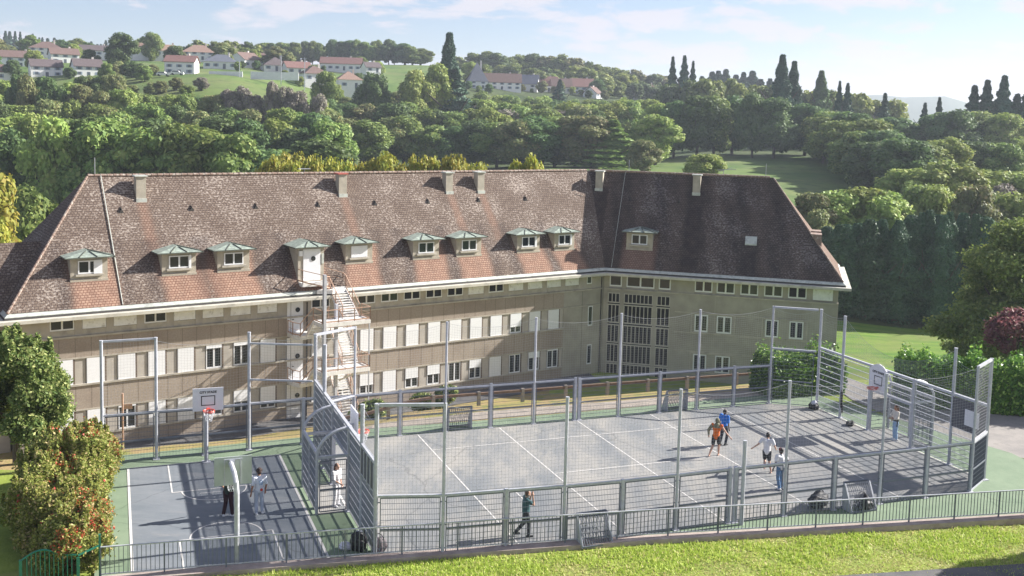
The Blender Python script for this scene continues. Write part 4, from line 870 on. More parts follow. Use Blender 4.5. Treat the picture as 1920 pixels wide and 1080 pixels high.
# ---- end walls with goal cages
def endwall(sx, label, name='goal_end_wall'):
    A = lambda a: sx * a if sx < 0 else a
    a = -13.1 if sx < 0 else 13.2
    T = thing(name, label, 'goal wall', C(a, 6.6, 0), TH, 'goal ends of the sports pitch')
    bs = [.93, 3.05, 5.13, 8.15, 10.1, 12.25] if sx < 0 else [.75, 2.75, 5.1, 8.05, 10.2, 12.1]
    tallb = (bs[0], bs[1], bs[4], bs[5])
    H = 3.15
    for b in bs: post(T, a, b, (HT if b in (bs[0], bs[4], bs[5]) else (4.6 if sx < 0 else HT)) if b in tallb else H + .12, .15, b in tallb)
    def slats(b0, b1, z0, z1, dense=True):
        mb = MB(); n = int((b1 - b0) / (.075 if dense else .058))
        if sx < 0:      # left wall: flat steel slats set on edge
            for i in range(n + 1):
                b = b0 + .08 + (b1 - b0 - .16) * i / n; mb.fbox(C, a - .012, a + .012, b - .022, b + .022, z0, z1)
        else:
            for i in range(n + 1):
                b = b0 + .08 + (b1 - b0 - .16) * i / n; mb.fbox(C, a - .005, a + .005, b - .005, b + .005, z0, z1)
        o = mb.build('slat_panel', MT['galvdark'] if sx < 0 else MT['mesh'], T)
        mb = MB(); k = max(1, int((z1 - z0) / .27))
        for i in range(k + 1): z = z0 + (z1 - z0) * i / k; mb.fbox(C, a - .022, a + .022, b0 + .06, b1 - .06, z - (.016 if sx < 0 else .011), z + (.016 if sx < 0 else .011))
        mb.build('cross_wires', MT['galv'], o, T)
    for b0, b1 in zip(bs, bs[1:]):
        if b0 == bs[2]: slats(b0, b1, 2.12, H - .1)
        elif sx > 0 and b0 == bs[0]: slats(b0, b1, .1, 1.75)
        else: slats(b0, b1, .1, H - .1)
    mb = MB(); mb.fbox(C, a - .06, a + .06, bs[0], bs[5], H, H + .11); mb.build('top_rail', MT['galv'], T)
    mb = MB(); mb.fbox(C, a - .055, a + .055, bs[2] + .07, bs[3] - .07, 1.98, 2.09); mb.build('crossbar', MT['galv'], T)
    # cage behind the goal
    s = -1 if sx < 0 else 1; ac = a + s * 1.2; c0, c1 = bs[2] + .02, bs[3] - .02
    for b in (c0, c1):
        mb = MB(); pts = [C(ac, b, 0), C(ac, b, 2.2)]
        for i in range(1, 9): t = i / 8 * math.pi / 2; pts.append(C(a + s * 1.2 * math.cos(t), b, 2.2 + 1.0 * math.sin(t)))
        mb.tubes(pts, [.06] * len(pts), 8); mb.build('cage_hoop', MT['galv'], T)
        mb = MB(); mb.bar(C(a, b, 2.15), C(ac, b, 2.15), .1); mb.build('cage_beam', MT['galv'], T)
    mb = MB(); mb.bar(C(ac, c0, 2.3), C(ac, c1, 2.3), .1); mb.bar(C(ac, (c0 + c1) / 2, 0), C(ac, (c0 + c1) / 2, 2.3), .09, up=CG); mb.build('cage_rail', MT['galv'], T)
    mb = MB()
    n = 36 if sx < 0 else 48
    for i in range(n + 1):
        b = c0 + .06 + (c1 - c0 - .12) * i / n; r = .02 if sx < 0 else .005; mb.fbox(C, ac - .01, ac + .01, b - r, b + r, .1, 2.2)
    o = mb.build('slat_panel', MT['galvdark'] if sx < 0 else MT['mesh'], T)
    mb = MB()
    for i in range(8): z = .1 + 2.1 * i / 7; mb.fbox(C, ac - .02, ac + .02, c0, c1, z - .014, z + .014)
    mb.build('cross_wires', MT['galv'], o, T)
    for b in (c0, c1):
        p0, p1 = (ac, a) if sx < 0 else (a, ac)
        if sx < 0 and b == c0: panel(T, p0, b, p1, b, z1=2.0, name='cage_gate', step=.075)
        else: panel(T, p0, b, p1, b, z1=2.0, name='cage_side_mesh', step=.075)
    # basketball board and rim
    bc = 6.75 if sx < 0 else 7.35; af = a - s * .45; w = .62
    mb = MB()
    if sx > 0:
        prof = [(bc - w, 2.15), (bc + w, 2.15), (bc + w, 3.15), (bc + w * .5, 3.38), (bc, 3.46), (bc - w * .5, 3.38), (bc - w, 3.15)]
    else: prof = [(bc - w, 2.35), (bc + w, 2.35), (bc + w, 3.42), (bc - w, 3.42)]
    aa = a - s * (.12 if sx > 0 else .5)
    mb.prism([C(aa, b, z) for b, z in prof], CE * (-s * .05)); bd = mb.build('backboard', MT['board'], T)
    af = aa - s * .058; mb = MB(); z0 = prof[0][1] + .28
    for (b0, b1, za, zb) in ((bc - .28, bc + .28, z0, z0 + .035), (bc - .28, bc + .28, z0 + .4, z0 + .435), (bc - .28, bc - .245, z0, z0 + .43), (bc + .245, bc + .28, z0, z0 + .43)): mb.fbox(C, af - .004, af + .004, b0, b1, za, zb)
    mb.build('target_square', MT['lineblk'], bd, T)
    if sx > 0: lettering('CITY STADE', bd, T, C(af - s * .004, bc + .42, z0 + .56), -CG, .15)
    if sx < 0:
        mb = MB(); mb.bar(C(a, bc, 2.7), C(aa, bc, 2.8), .1); mb.bar(C(a, bc, 2.2), C(aa, bc, 2.6), .08); mb.build('board_bracket', MT['galv'], T)
    rim(T, C(aa - s * .38, bc, prof[0][1] + .17), CE * s, net_=True if sx < 0 else False)
    return T, a, bs
def lettering(txt, par, root, origin, xdir, size):
    cu = bpy.data.curves.new('t', 'FONT'); cu.body = txt; cu.size = size; cu.extrude = .004; cu.offset = .004
    to = bpy.data.objects.new('t', cu); COL.objects.link(to); bpy.context.view_layer.update()
    me = bpy.data.meshes.new_from_object(to.evaluated_get(bpy.context.evaluated_depsgraph_get())); bpy.data.objects.remove(to)
    x = xdir.normalized(); z = Vector((0, 0, 1)); n = x.cross(z)
    I = INV[root.name]
    for v in me.vertices: v.co = I @ (origin + x * v.co.x + z * v.co.y + n * v.co.z)
    me.materials.clear(); me.materials.append(MT['lineblk']); me.name = 'lettering'
    o = bpy.data.objects.new('lettering', me); COL.objects.link(o); o.parent = par; INV[o.name] = I; return o
def rim(T, c, toboard, net_=True, r=.225):
    mb = MB(); pts = [c + Vector((math.cos(t) * r, math.sin(t) * r, 0)) for t in [2 * math.pi * i / 20 for i in range(21)]]
    mb.tubes(pts, [.022] * 21, 6, cap=False); mb.bar(c + toboard * r, c + toboard * (r + .16), .12, .04)
    pts2 = [p + Vector((0, 0, -.05)) for p in pts]; mb.tubes(pts2, [.012] * 21, 5, cap=False)
    for i in range(0, 20, 2): mb.bar(pts[i], pts2[i], .012)
    o = mb.build('rim', MT['red'], T)
    if net_:
        mb = MB()
        for i in range(20):
            for k in range(4):
                def P(j, q): t = 2 * math.pi * (j % 20) / 20; rr = r * (1 - .13 * q); return c + Vector((math.cos(t) * rr, math.sin(t) * rr, -.03 - .1 * q))
                if (i + k) % 2 == 0: mb.bar(P(i, k), P(i + 1, k + 1), .013); mb.bar(P(i + 1, k), P(i, k + 1), .013)
        mb.build('hoop_net', MT['white'], o, T)
    return o
TL, aL_, bL_ = endwall(-1, 'tall grey slatted goal wall with bulging cage between the pitch and the basketball court')
mb = MB(); mb.fbox(C, -13.16, -13.02, 1.0, 3.0, 2.15, 2.2)
for i in range(5): b = 1.02 + 1.96 * i / 4; mb.fbox(C, -13.18, -13.0, b - .03, b + .03, 2.1, 3.14)
mb.build('board_frame', MT['galv'], TL); mb = MB(); mb.fbox(C, -13.15, -13.13, .98, 3.02, 2.12, 3.12); mb.build('dark_board', MT['graybd'], TL)
net(TL, -13.1, 10.1, -13.1, 12.25, 3.3, HT - .05, sag=.1); net(TL, -13.1, .95, -13.1, 3.05, 3.3, 4.6, sag=.1)
TR_, aR_, bR_ = endwall(1, 'open mesh goal wall with white arched backboard and grey board at the right pitch end')
mb = MB(); mb.fbox(C, 13.15, 13.19, .8, 2.7, 1.78, 3.1); mb.build('grey_board', MT['graybd'], TR_)
mb = MB(); mb.fbox(C, 13.125, 13.145, 1.15, 1.95, 2.05, 2.75); mb.build('notice_panel', MT['board'], TR_)
# chamfer panel at the near right corner
panel(TR_, 11.55, -.2, 13.2, .72, z1=2.0, step=.045, name='corner_panel', wt=.02)
mb = MB(); mb.bar(C(11.5, -.22, 2.1), C(13.2, .75, 2.1), .1); mb.bar(C(11.5, -.22, .05), C(13.2, .75, .05), .08); mb.bar(C(11.5, -.22, HT), C(13.2, .75, HT), .1); mb.build('corner_bar', MT['galv'], TR_)
net(TR_, 11.5, -.22, 13.2, .75, 2.2, HT - .05, sag=.05, r=.006); net(TR_, 13.2, .75, 13.2, 2.75, 3.3, HT - .4, sag=.3); net(TR_, 13.2, 2.75, 13.2, 10.2, 3.4, HT - .05, sag=1.2); net(TR_, 13.2, 10.2, 13.2, 12.1, 3.3, HT - .05, sag=.15)
mb = MB(); mb.fbox(C, 13.3, 13.45, .95, 1.15, .55, 1.3); mb.build('lock_box', MT['galv'], TR_)
# ---- basketball posts of the small court
def hoop_post(a, bb, dirb, label, far_):
    T = thing('basketball_hoop', label, 'basketball hoop', C(a, bb, 0), TH, 'basketball hoops')
    mb = MB()
    if far_: pts = [C(a, bb, 0), C(a, bb, 2.35), C(a, bb + dirb * .1, 2.6), C(a, bb + dirb * .8, 2.85)]
    else: pts = [C(a, bb, 0), C(a, bb, 2.5), C(a - .02, bb + dirb * .06, 2.8), C(a - .06, bb + dirb * .3, 3.08), C(a - .08, bb + dirb * 1.1, 3.12)]
    mb.tubes(pts, [.085] * len(pts), 10); mb.bar(C(a, bb, 0), C(a, bb, .03), .35, .35, up=CG); mb.build('post', MT['galv'], T)
    yb = bb + dirb * (.9 if far_ else 1.15); z0 = 2.47 if far_ else 2.36; z1 = 3.42 if far_ else 3.33; w = .61
    mb = MB(); mb.fbox(C, a - w, a + w, yb - .02, yb + .02, z0, z1); bd = mb.build('backboard', MT['board'] if far_ else MT['boardback'], T)
    if not far_:
        mb = MB(); yk = yb - dirb * .025
        mb.fbox(C, a - .3, a - .26, yk - .015, yk + .015, z0, z1 - .08); mb.fbox(C, a + .22, a + .26, yk - .015, yk + .015, z0, z1 - .08); mb.fbox(C, a - .3, a + .3, yk - .02, yk + .015, z1 - .1, z1 - .07); mb.fbox(C, a - .12, a + .05, yk - .05, yk + .015, z1 - .35, z1 - .1); mb.build('bracket', MT['galv'], bd, T)
    yf = yb + dirb * .025; mb = MB()
    for (x0, x1, za, zb) in ((-.28, .28, .22, .255), (-.28, .28, .6, .635), (-.28, -.245, .22, .63), (.245, .28, .22, .63)): mb.fbox(C, a + x0, a + x1, min(yf, yf + dirb * .004), max(yf, yf + dirb * .004), z0 + za, z0 + zb)
    mb.build('target_square', MT['lineblk'], bd, T)
    if far_: lettering('CITY STADE', bd, T, C(a - .34, yf - .006, z0 + .74), CE, .125)
    rim(T, C(a, yb + dirb * .38, z0 + .1), CG * -dirb)
    return T
hoop_post(-17.66, 12.25, -1, 'white basketball hoop with black square facing the camera at the far baseline', True)
hoop_post(-17.57, 1.45, 1, 'basketball hoop on a bent white pole seen from behind its worn board, nearest the camera', False)

# ---- low railing along the kerb
gr = thing('low_railing', 'long low grey railing of vertical bars along the kerb in the foreground', 'railing', C(-5, 0, 0.1), TH)
gp = [(-21.7, 1.68), (-17.8, 1.28), (-14.9, .9), (-9.5, .2), (-3.74, -.6), (2.76, -1.7), (11.62, -3.12), (16.5, -3.95)]
bars = MB(); rl = MB(); pc_ = 0
for (a0, b0), (a1, b1) in zip(gp, gp[1:]):
    p = C(a0, b0, .1); q = C(a1, b1, .1); d = q - p; n = int(d.length / .135)
    rl.bar(p + Vector((0, 0, 1.0)), q + Vector((0, 0, 1.0)), .05, .035); rl.bar(p + Vector((0, 0, .12)), q + Vector((0, 0, .12)), .03)
    for i in range(n + 1):
        x = p.lerp(q, i / n); s_ = .011
        bars.bar(x + Vector((0, 0, .12)), x + Vector((0, 0, 1.0)), .02, up=CE)
bars.build('bars', MT['mesh'], gr); rl.build('handrail', MT['galv'], gr)
tot = 0; pprev = C(*gp[0], .1); nxt = 0
for (a0, b0), (a1, b1) in zip(gp, gp[1:]):
    p = C(a0, b0, .1); q = C(a1, b1, .1); Ln = (q - p).length; x = nxt
    while x < Ln:
        c = p.lerp(q, x / Ln); mb = MB(); mb.bar(c - Vector((0, 0, .2)), c + Vector((0, 0, 1.0)), .045, up=CE); mb.build('post', MT['mesh'], gr); x += 1.9
    nxt = x - Ln
# ---- wooden rail on the grass bank
wr = thing('wooden_guard_rail', 'low weathered wooden guard rail on posts along the grass bank before the school', 'guard rail', C(3, 18.5, tz(*C(3, 18.5).xy)), TH)
ws = [(-10.8, 17.6), (-6, 18.0), (-1, 18.2), (4, 18.2), (9, 18.2), (15.5, 18.2)]
ln = MB(); pos = []
for (a0, b0), (a1, b1) in zip(ws, ws[1:]):
    for i in range(4):
        p = C(a0 + (a1 - a0) * i / 4, b0 + (b1 - b0) * i / 4); pos.append(Vector((p.x, p.y, tz(p.x, p.y))))
for p, q in zip(pos, pos[1:]): ln.bar(p + Vector((0, 0, .62)), q + Vector((0, 0, .62)), .14, .14)
ln.build('rail', MT['wood'], wr)
for i, p in enumerate(pos):
    if i % 2 == 0: mb = MB(); mb.bar(p - Vector((0, 0, .3)), p + Vector((0, 0, .75)), .16, up=CG); mb.build('post', MT['path'], wr)

# ---- small goals at the fence feet
def mini_goal(a, b, s, label, a2=1.15, h=1.02, dz=0):
    T = thing('mini_goal', label, 'small goal', C(a, b, 0), TH, 'small goals along the pitch sides'); w = a2 / 2
    for x in (a - w, a + w):
        mb = MB(); mb.prism([C(x - .03, b, 0), C(x - .03, b, h), C(x - .03, b + s * .12, h), C(x - .03, b + s * .62, 0)], CE * .06); mb.build('side_plate', MT['galv'], T)
    mb = MB(); mb.bar(C(a - w, b, h), C(a + w, b, h), .07); mb.build('crossbar', MT['mesh'], T); mb = MB(); mb.bar(C(a - w, b + s * .6, .04), C(a + w, b + s * .6, .04), .06); mb.build('ground_bar', MT['mesh'], T)
    mb = MB(); n = 12
    for i in range(n + 1):
        x = a - w + a2 * i / n; mb.bar(C(x, b + s * .1, h), C(x, b + s * .6, .05), .014); mb.bar(C(x, b + s * .1, h), C(min(a + w, x + a2 / n), b + s * .6, .05), .012)
    for j in range(7): f = j / 7; mb.bar(C(a - w, b + s * (.1 + .5 * f), h * (1 - f)), C(a + w, b + s * (.1 + .5 * f), h * (1 - f)), .012)
    mb.build('goal_net', MT['mesh'], T)
mini_goal(-5.55, -.02, -1, 'small galvanised goal at the foot of the near fence, left one of the near pair')
mini_goal(5.75, -.16, -1, 'small galvanised goal at the near fence with a black bag lying in it')
mini_goal(-6.0, 13.55, 1, 'small goal set in the far fence by the gravel path, left of the pair', h=1.1)
mini_goal(5.7, 13.55, 1, 'small goal set in the far fence near the far right of the pitch', h=1.1)

# ================================================================ BAGS, BALL, CLOTHES
def lump(name, c, r, mat, label, cat, seed, group=None, extra=None):
    rn = random.Random(seed); bm = bmesh.new(); bmesh.ops.create_icosphere(bm, subdivisions=4, radius=1)
    for v in bm.verts:
        d = v.co.copy(); n = math.sin(d.x * 3.1 + seed) * math.cos(d.y * 4.3 + seed * 2) * .16 + math.sin(d.z * 9 + d.x * 7 + seed) * .06
        k = 1 + n
        v.co = Vector((d.x * r[0] * k, d.y * r[1] * k, max(-.85, d.z) * r[2] * k + r[2] * .85))
    me = bpy.data.meshes.new(name + '_body'); bm.to_mesh(me); bm.free(); me.polygons.foreach_set('use_smooth', [True] * len(me.polygons)); me.materials.append(mat)
    T = thing(name, label, cat, c, rn.uniform(0, 3), group); o = bpy.data.objects.new('bag_body' if 'bag' in name or 'pack' in name else 'cloth', me); COL.objects.link(o); o.parent = T
    if 'bag' in name or 'pack' in name:
        mb = MB(); pts = [Vector((r[0] * .7 * math.cos(t), .1 * r[1], r[2] * 1.5 + r[2] * .7 * math.sin(t))) for t in [math.pi * i / 8 for i in range(9)]]
        mb.tubes(pts, [.018] * 9, 6); mb.build('strap', mat, T, world=False)
        mb = MB(); mb.ball((0, -r[1] * .8, r[2] * .75), (r[0] * .55, r[1] * .35, r[2] * .45)); mb.build('pocket', mat, T, world=False)
    return T
MT['bagblk'] = paint('black_nylon', (0.02, 0.02, 0.024), 0.6, var=.3, scale=6, bump=.3)
MT['baggry'] = paint('grey_nylon', (0.12, 0.10, 0.11), 0.7, var=.4, scale=9)
MT['whitecl'] = paint('white_cloth', (0.66, 0.66, 0.72), 0.9, var=.08, scale=5, bump=.3)
lump('backpack', C(-13.5, 1.55), (.28, .25, .36), MT['bagblk'], 'black backpack on the green floor at the near end of the slatted wall', 'backpack', 1)
lump('backpack', C(-12.9, 1.2), (.26, .22, .3), MT['baggry'], 'grey speckled backpack just inside the near left corner of the pitch', 'backpack', 2)
lump('white_shirt', C(-13.95, 1.75), (.22, .2, .15), MT['whitecl'], 'crumpled white clothes beside the black backpack', 'clothes', 3)
lump('sports_bag', C(4.35, .25), (.55, .3, .3), MT['bagblk'], 'long black sports bag against the near fence', 'sports bag', 4)
lump('sports_bag', C(5.95, -.45), (.42, .25, .3), MT['bagblk'], 'black bag lying inside the near right small goal', 'sports bag', 5)
lump('sports_bag', C(12.85, 11.85), (.28, .2, .2), MT['bagblk'], 'small black bag in the far right corner under the white ball', 'sports bag', 6)
lump('black_shoes', C(12.85, 8.95), (.3, .2, .13), MT['bagblk'], 'heap of black shoes by the goal post at the right end', 'shoes', 7)
mb = MB(); c = C(12.85, 11.85, .33); mb.ball((0, 0, 0), .16, 24, 16)
bt = thing('white_ball', 'white ball resting on the black bag in the far corner', 'ball', c); ob = mb.build('ball_skin', MT['whitecl'], bt, smooth=True, world=False)
mb = MB()
for k in range(3):
    pts = [Vector((math.cos(t) * .161, math.sin(t) * .161, 0)) for t in [2 * math.pi * i / 24 for i in range(25)]]
    Mx = Matrix.Rotation(k * 1.05 + .3, 3, 'X') @ Matrix.Rotation(.4, 3, 'Y'); mb.tubes([Mx @ p for p in pts], [.004] * 25, 4, cap=False)
mb.build('seam', MT['galvdark'], ob, bt, world=False)
mb = MB(); mb.ball(C(13.08, 10.0, 1.25), (.06, .12, .25)); mb.ball(C(13.08, 10.0, .9), (.05, .16, .35)); mb.ball(C(13.08, 9.9, .55), (.04, .07, .25)); tag(mb.build('dark_jacket', MT['bagblk'], smooth=True), 'dark jacket hanging on the far right mesh wall by a post', 'jacket')

# ================================================================ PEOPLE
def cap_mesh(segs, vox):
    """capsule chain parts fused into one skin by a remesh modifier"""
    mb = MB()
    for s_ in segs:
        if s_[0] == 'b': mb.ball(s_[1], s_[2], 14, 10)
        else:
            _, p, q, r0, r1 = s_; p = Vector(p); q = Vector(q); mb.tubes([p, p.lerp(q, .5), q], [r0, (r0 + r1) / 2 * 1.02, r1], 12); mb.ball(p, r0 * .995, 12, 8); mb.ball(q, r1 * .995, 12, 8)
    return mb
def body_part(name, segs, mat, par, vox=.014):
    o = cap_mesh(segs, vox).build(name, mat, par, world=False, smooth=True)
    m = o.modifiers.new('fuse', 'REMESH'); m.mode = 'VOXEL'; m.voxel_size = vox; m.use_smooth_shade = True
    s_ = o.modifiers.new('soft', 'SMOOTH'); s_.iterations = 4; s_.factor = .5
    return o
def clothmat(name, c): MT[name] = paint(name, c, 0.85, var=.12, scale=5, bump=.2, bscale=12); return MT[name]
SK = {'light': paint('skin_light', (0.52, 0.30, 0.21), .55, var=.05), 'tan': paint('skin_tan', (0.36, 0.18, 0.11), .55, var=.05), 'dark': paint('skin_dark', (0.10, 0.05, 0.035), .55, var=.05)}
def person(label, loc, yaw, H, J, skin, shirt, legs, hair, shoes=None, shirt_sleeve=.5, shorts=False, hairlen=0.0, extra=None, crop=False, curly=False, group=None):
    """J: joints in body frame (x right, y forward, z up) in units of height. Keys pel, che, nek, hed, hipL/R kneL/R ankL/R shoL/R elbL/R wriL/R"""
    T = thing('person', label, 'person', loc, yaw, group); k = H; v = {n: Vector(p) * k for n, p in J.items()}
    S_ = []; up = Vector((0, 0, 1))
    w = H / 1.7
    hd = v['hed']; face = Vector((math.sin(J.get('turn', (0,))[0]) if 'turn' in J else 0, 1, 0)).normalized()
    segs = [('t', v['pel'], v['che'], .115 * w, .125 * w), ('b', v['pel'], (.15 * w, .105 * w, .10 * w)), ('b', v['che'], (.165 * w, .105 * w, .13 * w)), ('t', v['che'], v['nek'], .07 * w, .05 * w), ('t', v['nek'], hd, .05 * w, .05 * w),
            ('b', hd + up * .02 * w, (.076 * w, .095 * w, .115 * w)), ('b', hd + Vector((0, .03, -.05)) * w, (.055 * w, .065 * w, .06 * w)), ('b', hd + Vector((0, .098, -.005)) * w, (.014 * w, .02 * w, .026 * w)),
            ('b', hd + Vector((.078, 0, -.0)) * w, (.012 * w, .022 * w, .03 * w)), ('b', hd + Vector((-.078, 0, -.0)) * w, (.012 * w, .022 * w, .03 * w))]
    for s_ in 'LR':
        segs += [('t', v['che'] + (v['sho' + s_] - v['che']) * .4, v['sho' + s_], .075 * w, .058 * w), ('t', v['sho' + s_], v['elb' + s_], .052 * w, .04 * w), ('t', v['elb' + s_], v['wri' + s_], .04 * w, .026 * w),
                 ('t', v['hip' + s_], v['kne' + s_], .083 * w, .055 * w), ('t', v['kne' + s_], v['kne' + s_].lerp(v['ank' + s_], .35), .052 * w, .056 * w), ('t', v['kne' + s_].lerp(v['ank' + s_], .35), v['ank' + s_], .056 * w, .034 * w)]
        d = (v['wri' + s_] - v['elb' + s_]).normalized(); side = d.cross(Vector((0, 1, 0)) if abs(d.y) < .8 else up).normalized(); wr_ = v['wri' + s_]
        segs.append(('t', wr_, wr_ + d * .07 * w, .026 * w, .034 * w))
        for i, (o_, l_) in enumerate(((-.027, .07), (-.009, .08), (.009, .075), (.027, .06))):
            b0 = wr_ + d * .085 * w + side * o_ * w; b1 = b0 + d * l_ * .5 * w; b2 = b1 + (d + Vector((0, .35, 0))).normalized() * l_ * .5 * w
            segs += [('t', b0, b1, .0098 * w, .0095 * w), ('t', b1, b2, .0095 * w, .009 * w)]
        th = wr_ + d * .03 * w + Vector((0, .03, 0)) * w; segs += [('t', th, th + (d + Vector((0, .6, 0))).normalized() * .055 * w, .012 * w, .01 * w)]
        a = v['ank' + s_]; fd = Vector(J.get('foot' + s_, (0, 1, 0))).normalized()
        segs += [('t', a - up * .03 * w - fd * .04 * w, a - up * .045 * w + fd * .13 * w, .036 * w, .026 * w)]
    body = body_part('body', segs, SK[skin], T, .0125)
    # face marks
    mb = MB()
    for x in (-.03, .03): mb.ball(hd + Vector((x, .088, .015)) * w, (.012 * w, .008 * w, .007 * w), 8, 6)
    mb.ball(hd + Vector((0, .086, -.062)) * w, (.022 * w, .008 * w, .006 * w), 8, 6)
    mb.build('eyes_and_mouth', MT['lineblk'], body, T, world=False)
    # shirt
    e_ = .016 * w
    sg = [('t', v['pel'] + up * (.12 if crop else .0) * w, v['che'], .125 * w + e_, .13 * w + e_), ('b', v['che'], (.175 * w + e_, .115 * w + e_, .135 * w + e_)), ('b', v['pel'] + up * (.16 if crop else .03) * w, (.155 * w + e_, .115 * w + e_, .10 * w)), ('t', v['che'] + up * .03, v['nek'] - up * .02, .09 * w, .066 * w)]
    for s_ in 'LR':
        sg += [('t', v['che'].lerp(v['sho' + s_], .4), v['sho' + s_], .085 * w + e_, .064 * w + e_)]
        if shirt_sleeve > 0: sg += [('t', v['sho' + s_], v['sho' + s_].lerp(v['elb' + s_], min(1, shirt_sleeve)), .062 * w + e_, .058 * w + e_)]
        if shirt_sleeve > 1: sg += [('t', v['elb' + s_], v['elb' + s_].lerp(v['wri' + s_], shirt_sleeve - 1), .05 * w + e_, .036 * w + e_)]
    body_part('shirt', sg, shirt, T, .014)
    lg = [('b', v['pel'] - up * .02 * w, (.165 * w, .125 * w, .10 * w))]
    for s_ in 'LR':
        if shorts: lg += [('t', v['hip' + s_], v['hip' + s_].lerp(v['kne' + s_], .8), .10 * w, .085 * w)]
        else: lg += [('t', v['hip' + s_], v['kne' + s_], .1 * w, .072 * w), ('t', v['kne' + s_], v['ank' + s_] + (v['kne' + s_] - v['ank' + s_]) * .08, .072 * w, .062 * w)]
    body_part('shorts' if shorts else 'trousers', lg, legs, T, .014)
    hm = [('b', hd + Vector((0, -.018, .045)) * w, (.084 * w, .096 * w, .092 * w)), ('b', hd + Vector((0, -.04, -.0)) * w, (.08 * w, .07 * w, .085 * w))]
    if curly:
        rn = random.Random(3)
        for _ in range(26):
            t = rn.uniform(0, 6.28); f_ = rn.uniform(.1, 1.5); hm.append(('b', hd + Vector((math.sin(f_) * math.cos(t) * .09, math.sin(f_) * math.sin(t) * .09 - .03, math.cos(f_) * .11 + .035)) * w, .036 * w))
    if hairlen: hm += [('t', hd + Vector((0, -.08, -.0)) * w, hd + Vector((0, -.13, -hairlen)) * w, .065 * w, .04 * w)]
    if hair is not None: body_part('hair', hm, hair, T, .013)
    if shoes is not None:
        for s_ in 'LR':
            a = v['ank' + s_]; fd = Vector(J.get('foot' + s_, (0, 1, 0))).normalized()
            body_part('shoe', [('t', a - up * .03 * w - fd * .05 * w, a - up * .04 * w + fd * .15 * w, .05 * w, .04 * w), ('b', a, .045 * w)], shoes, T, .014)
    if extra: extra(T, v, w)
    return T
def stand(**k):
    J = dict(pel=(0, 0, .54), che=(0, 0, .73), nek=(0, .0, .83), hed=(0, .015, .915), hipL=(-.052, 0, .52), hipR=(.052, 0, .52), kneL=(-.06, .01, .285), kneR=(.06, .01, .285), ankL=(-.065, -.01, .045), ankR=(.065, -.01, .045),
             shoL=(-.115, 0, .805), shoR=(.115, 0, .805), elbL=(-.145, -.02, .635), elbR=(.145, -.02, .635), wriL=(-.14, .03, .49), wriR=(.14, .03, .49)); J.update(k); return J
blkhair = paint('black_hair', (0.018, 0.014, 0.012), .6); brhair = paint('brown_hair', (0.10, 0.045, 0.025), .6); dkcurl = paint('dark_curls', (0.035, 0.018, 0.014), .7)
wshoe = paint('white_shoes', (0.7, 0.7, 0.72), .6); bshoe = paint('black_shoes_mat', (0.02, 0.02, 0.025), .6)
clothmat('darkgreen', (0.02, 0.035, 0.028)); clothmat('maroon', (0.035, 0.012, 0.018)); clothmat('jersey', (0.62, 0.65, 0.72)); clothmat('lightjean', (0.42, 0.47, 0.56)); clothmat('white_t', (0.68, 0.67, 0.68)); clothmat('blackcl', (0.022, 0.024, 0.03)); clothmat('teal', (0.03, 0.09, 0.10)); clothmat('khaki', (0.16, 0.15, 0.09)); clothmat('orange', (0.62, 0.13, 0.015)); clothmat('blue', (0.02, 0.16, 0.55)); clothmat('jean', (0.10, 0.19, 0.33)); clothmat('lightj2', (0.28, 0.42, 0.60)); clothmat('navy', (0.03, 0.035, 0.05)); clothmat('cap', (0.16, 0.02, 0.035)); clothmat('cream', (0.66, 0.60, 0.52))
FACE = R_(0)
def deg(x): return R_(x)
# yaw 0 looks to +Y (away from the camera)
def collar(T, v, w): mb = MB(); mb.ball(v['nek'] - Vector((0, .04, .01)) * w, (.12 * w, .06 * w, .035 * w)); mb.build('collar', MT['jersey'], T, world=False)
person('person in dark green top and maroon trousers, head hidden by the near backboard', C(-17.4, 5.9, 0), deg(-10), 1.80, stand(kneL=(-.06, .02, .29), ankL=(-.09, -.03, .045), ankR=(.085, .02, .045), footL=(-.5, .8, 0), footR=(.9, .4, 0), elbL=(-.17, .02, .65), wriL=(-.13, .12, .53), elbR=(.17, .0, .65), wriR=(.13, .1, .52)), 'light', MT['darkgreen'], MT['maroon'], blkhair, wshoe, .5, extra=collar)
def num9(T, v, w):
    mb = MB(); c = v['che'] + Vector((.02, -.158, -.02)) * w
    for x0, x1, z0, z1 in ((-.06, .06, .05, .07), (-.06, .06, -.01, .01), (-.06, .06, -.08, -.06), (-.06, -.04, 0, .07), (.04, .06, -.07, .07)): mb.fbox(lambda a, b, z: c + Vector((a, b, z)), x0 * w, x1 * w, -.01, .01, z0 * w, z1 * w)
    mb.build('shirt_print', MT['lightj2'], T, world=False)
    mb = MB(); mb.tubes([v['pel'] + Vector((.04, -.15, .03)) * w, v['pel'] + Vector((.04, -.165, .03)) * w], [.05 * w, .05 * w], 12); mb.build('shirt_badge', MT['red'], T, world=False)
person('person with dark curly hair, white numbered jersey and pale jeans on the basketball court', C(-16.3, 5.8, 0), deg(28), 1.74, stand(elbL=(-.15, -.03, .64), wriL=(-.17, .0, .48), ankR=(.07, .01, .045)), 'tan', MT['jersey'], MT['lightjean'], dkcurl, wshoe, .75, curly=True, extra=num9)
person('person in white with long dark hair behind the mesh gate of the goal cage', C(-13.45, 5.75, 0), deg(-120), 1.68, stand(elbR=(.17, .06, .66), wriR=(.12, .2, .6)), 'light', MT['white_t'], MT['white_t'], brhair, wshoe, 1.2, hairlen=.28)
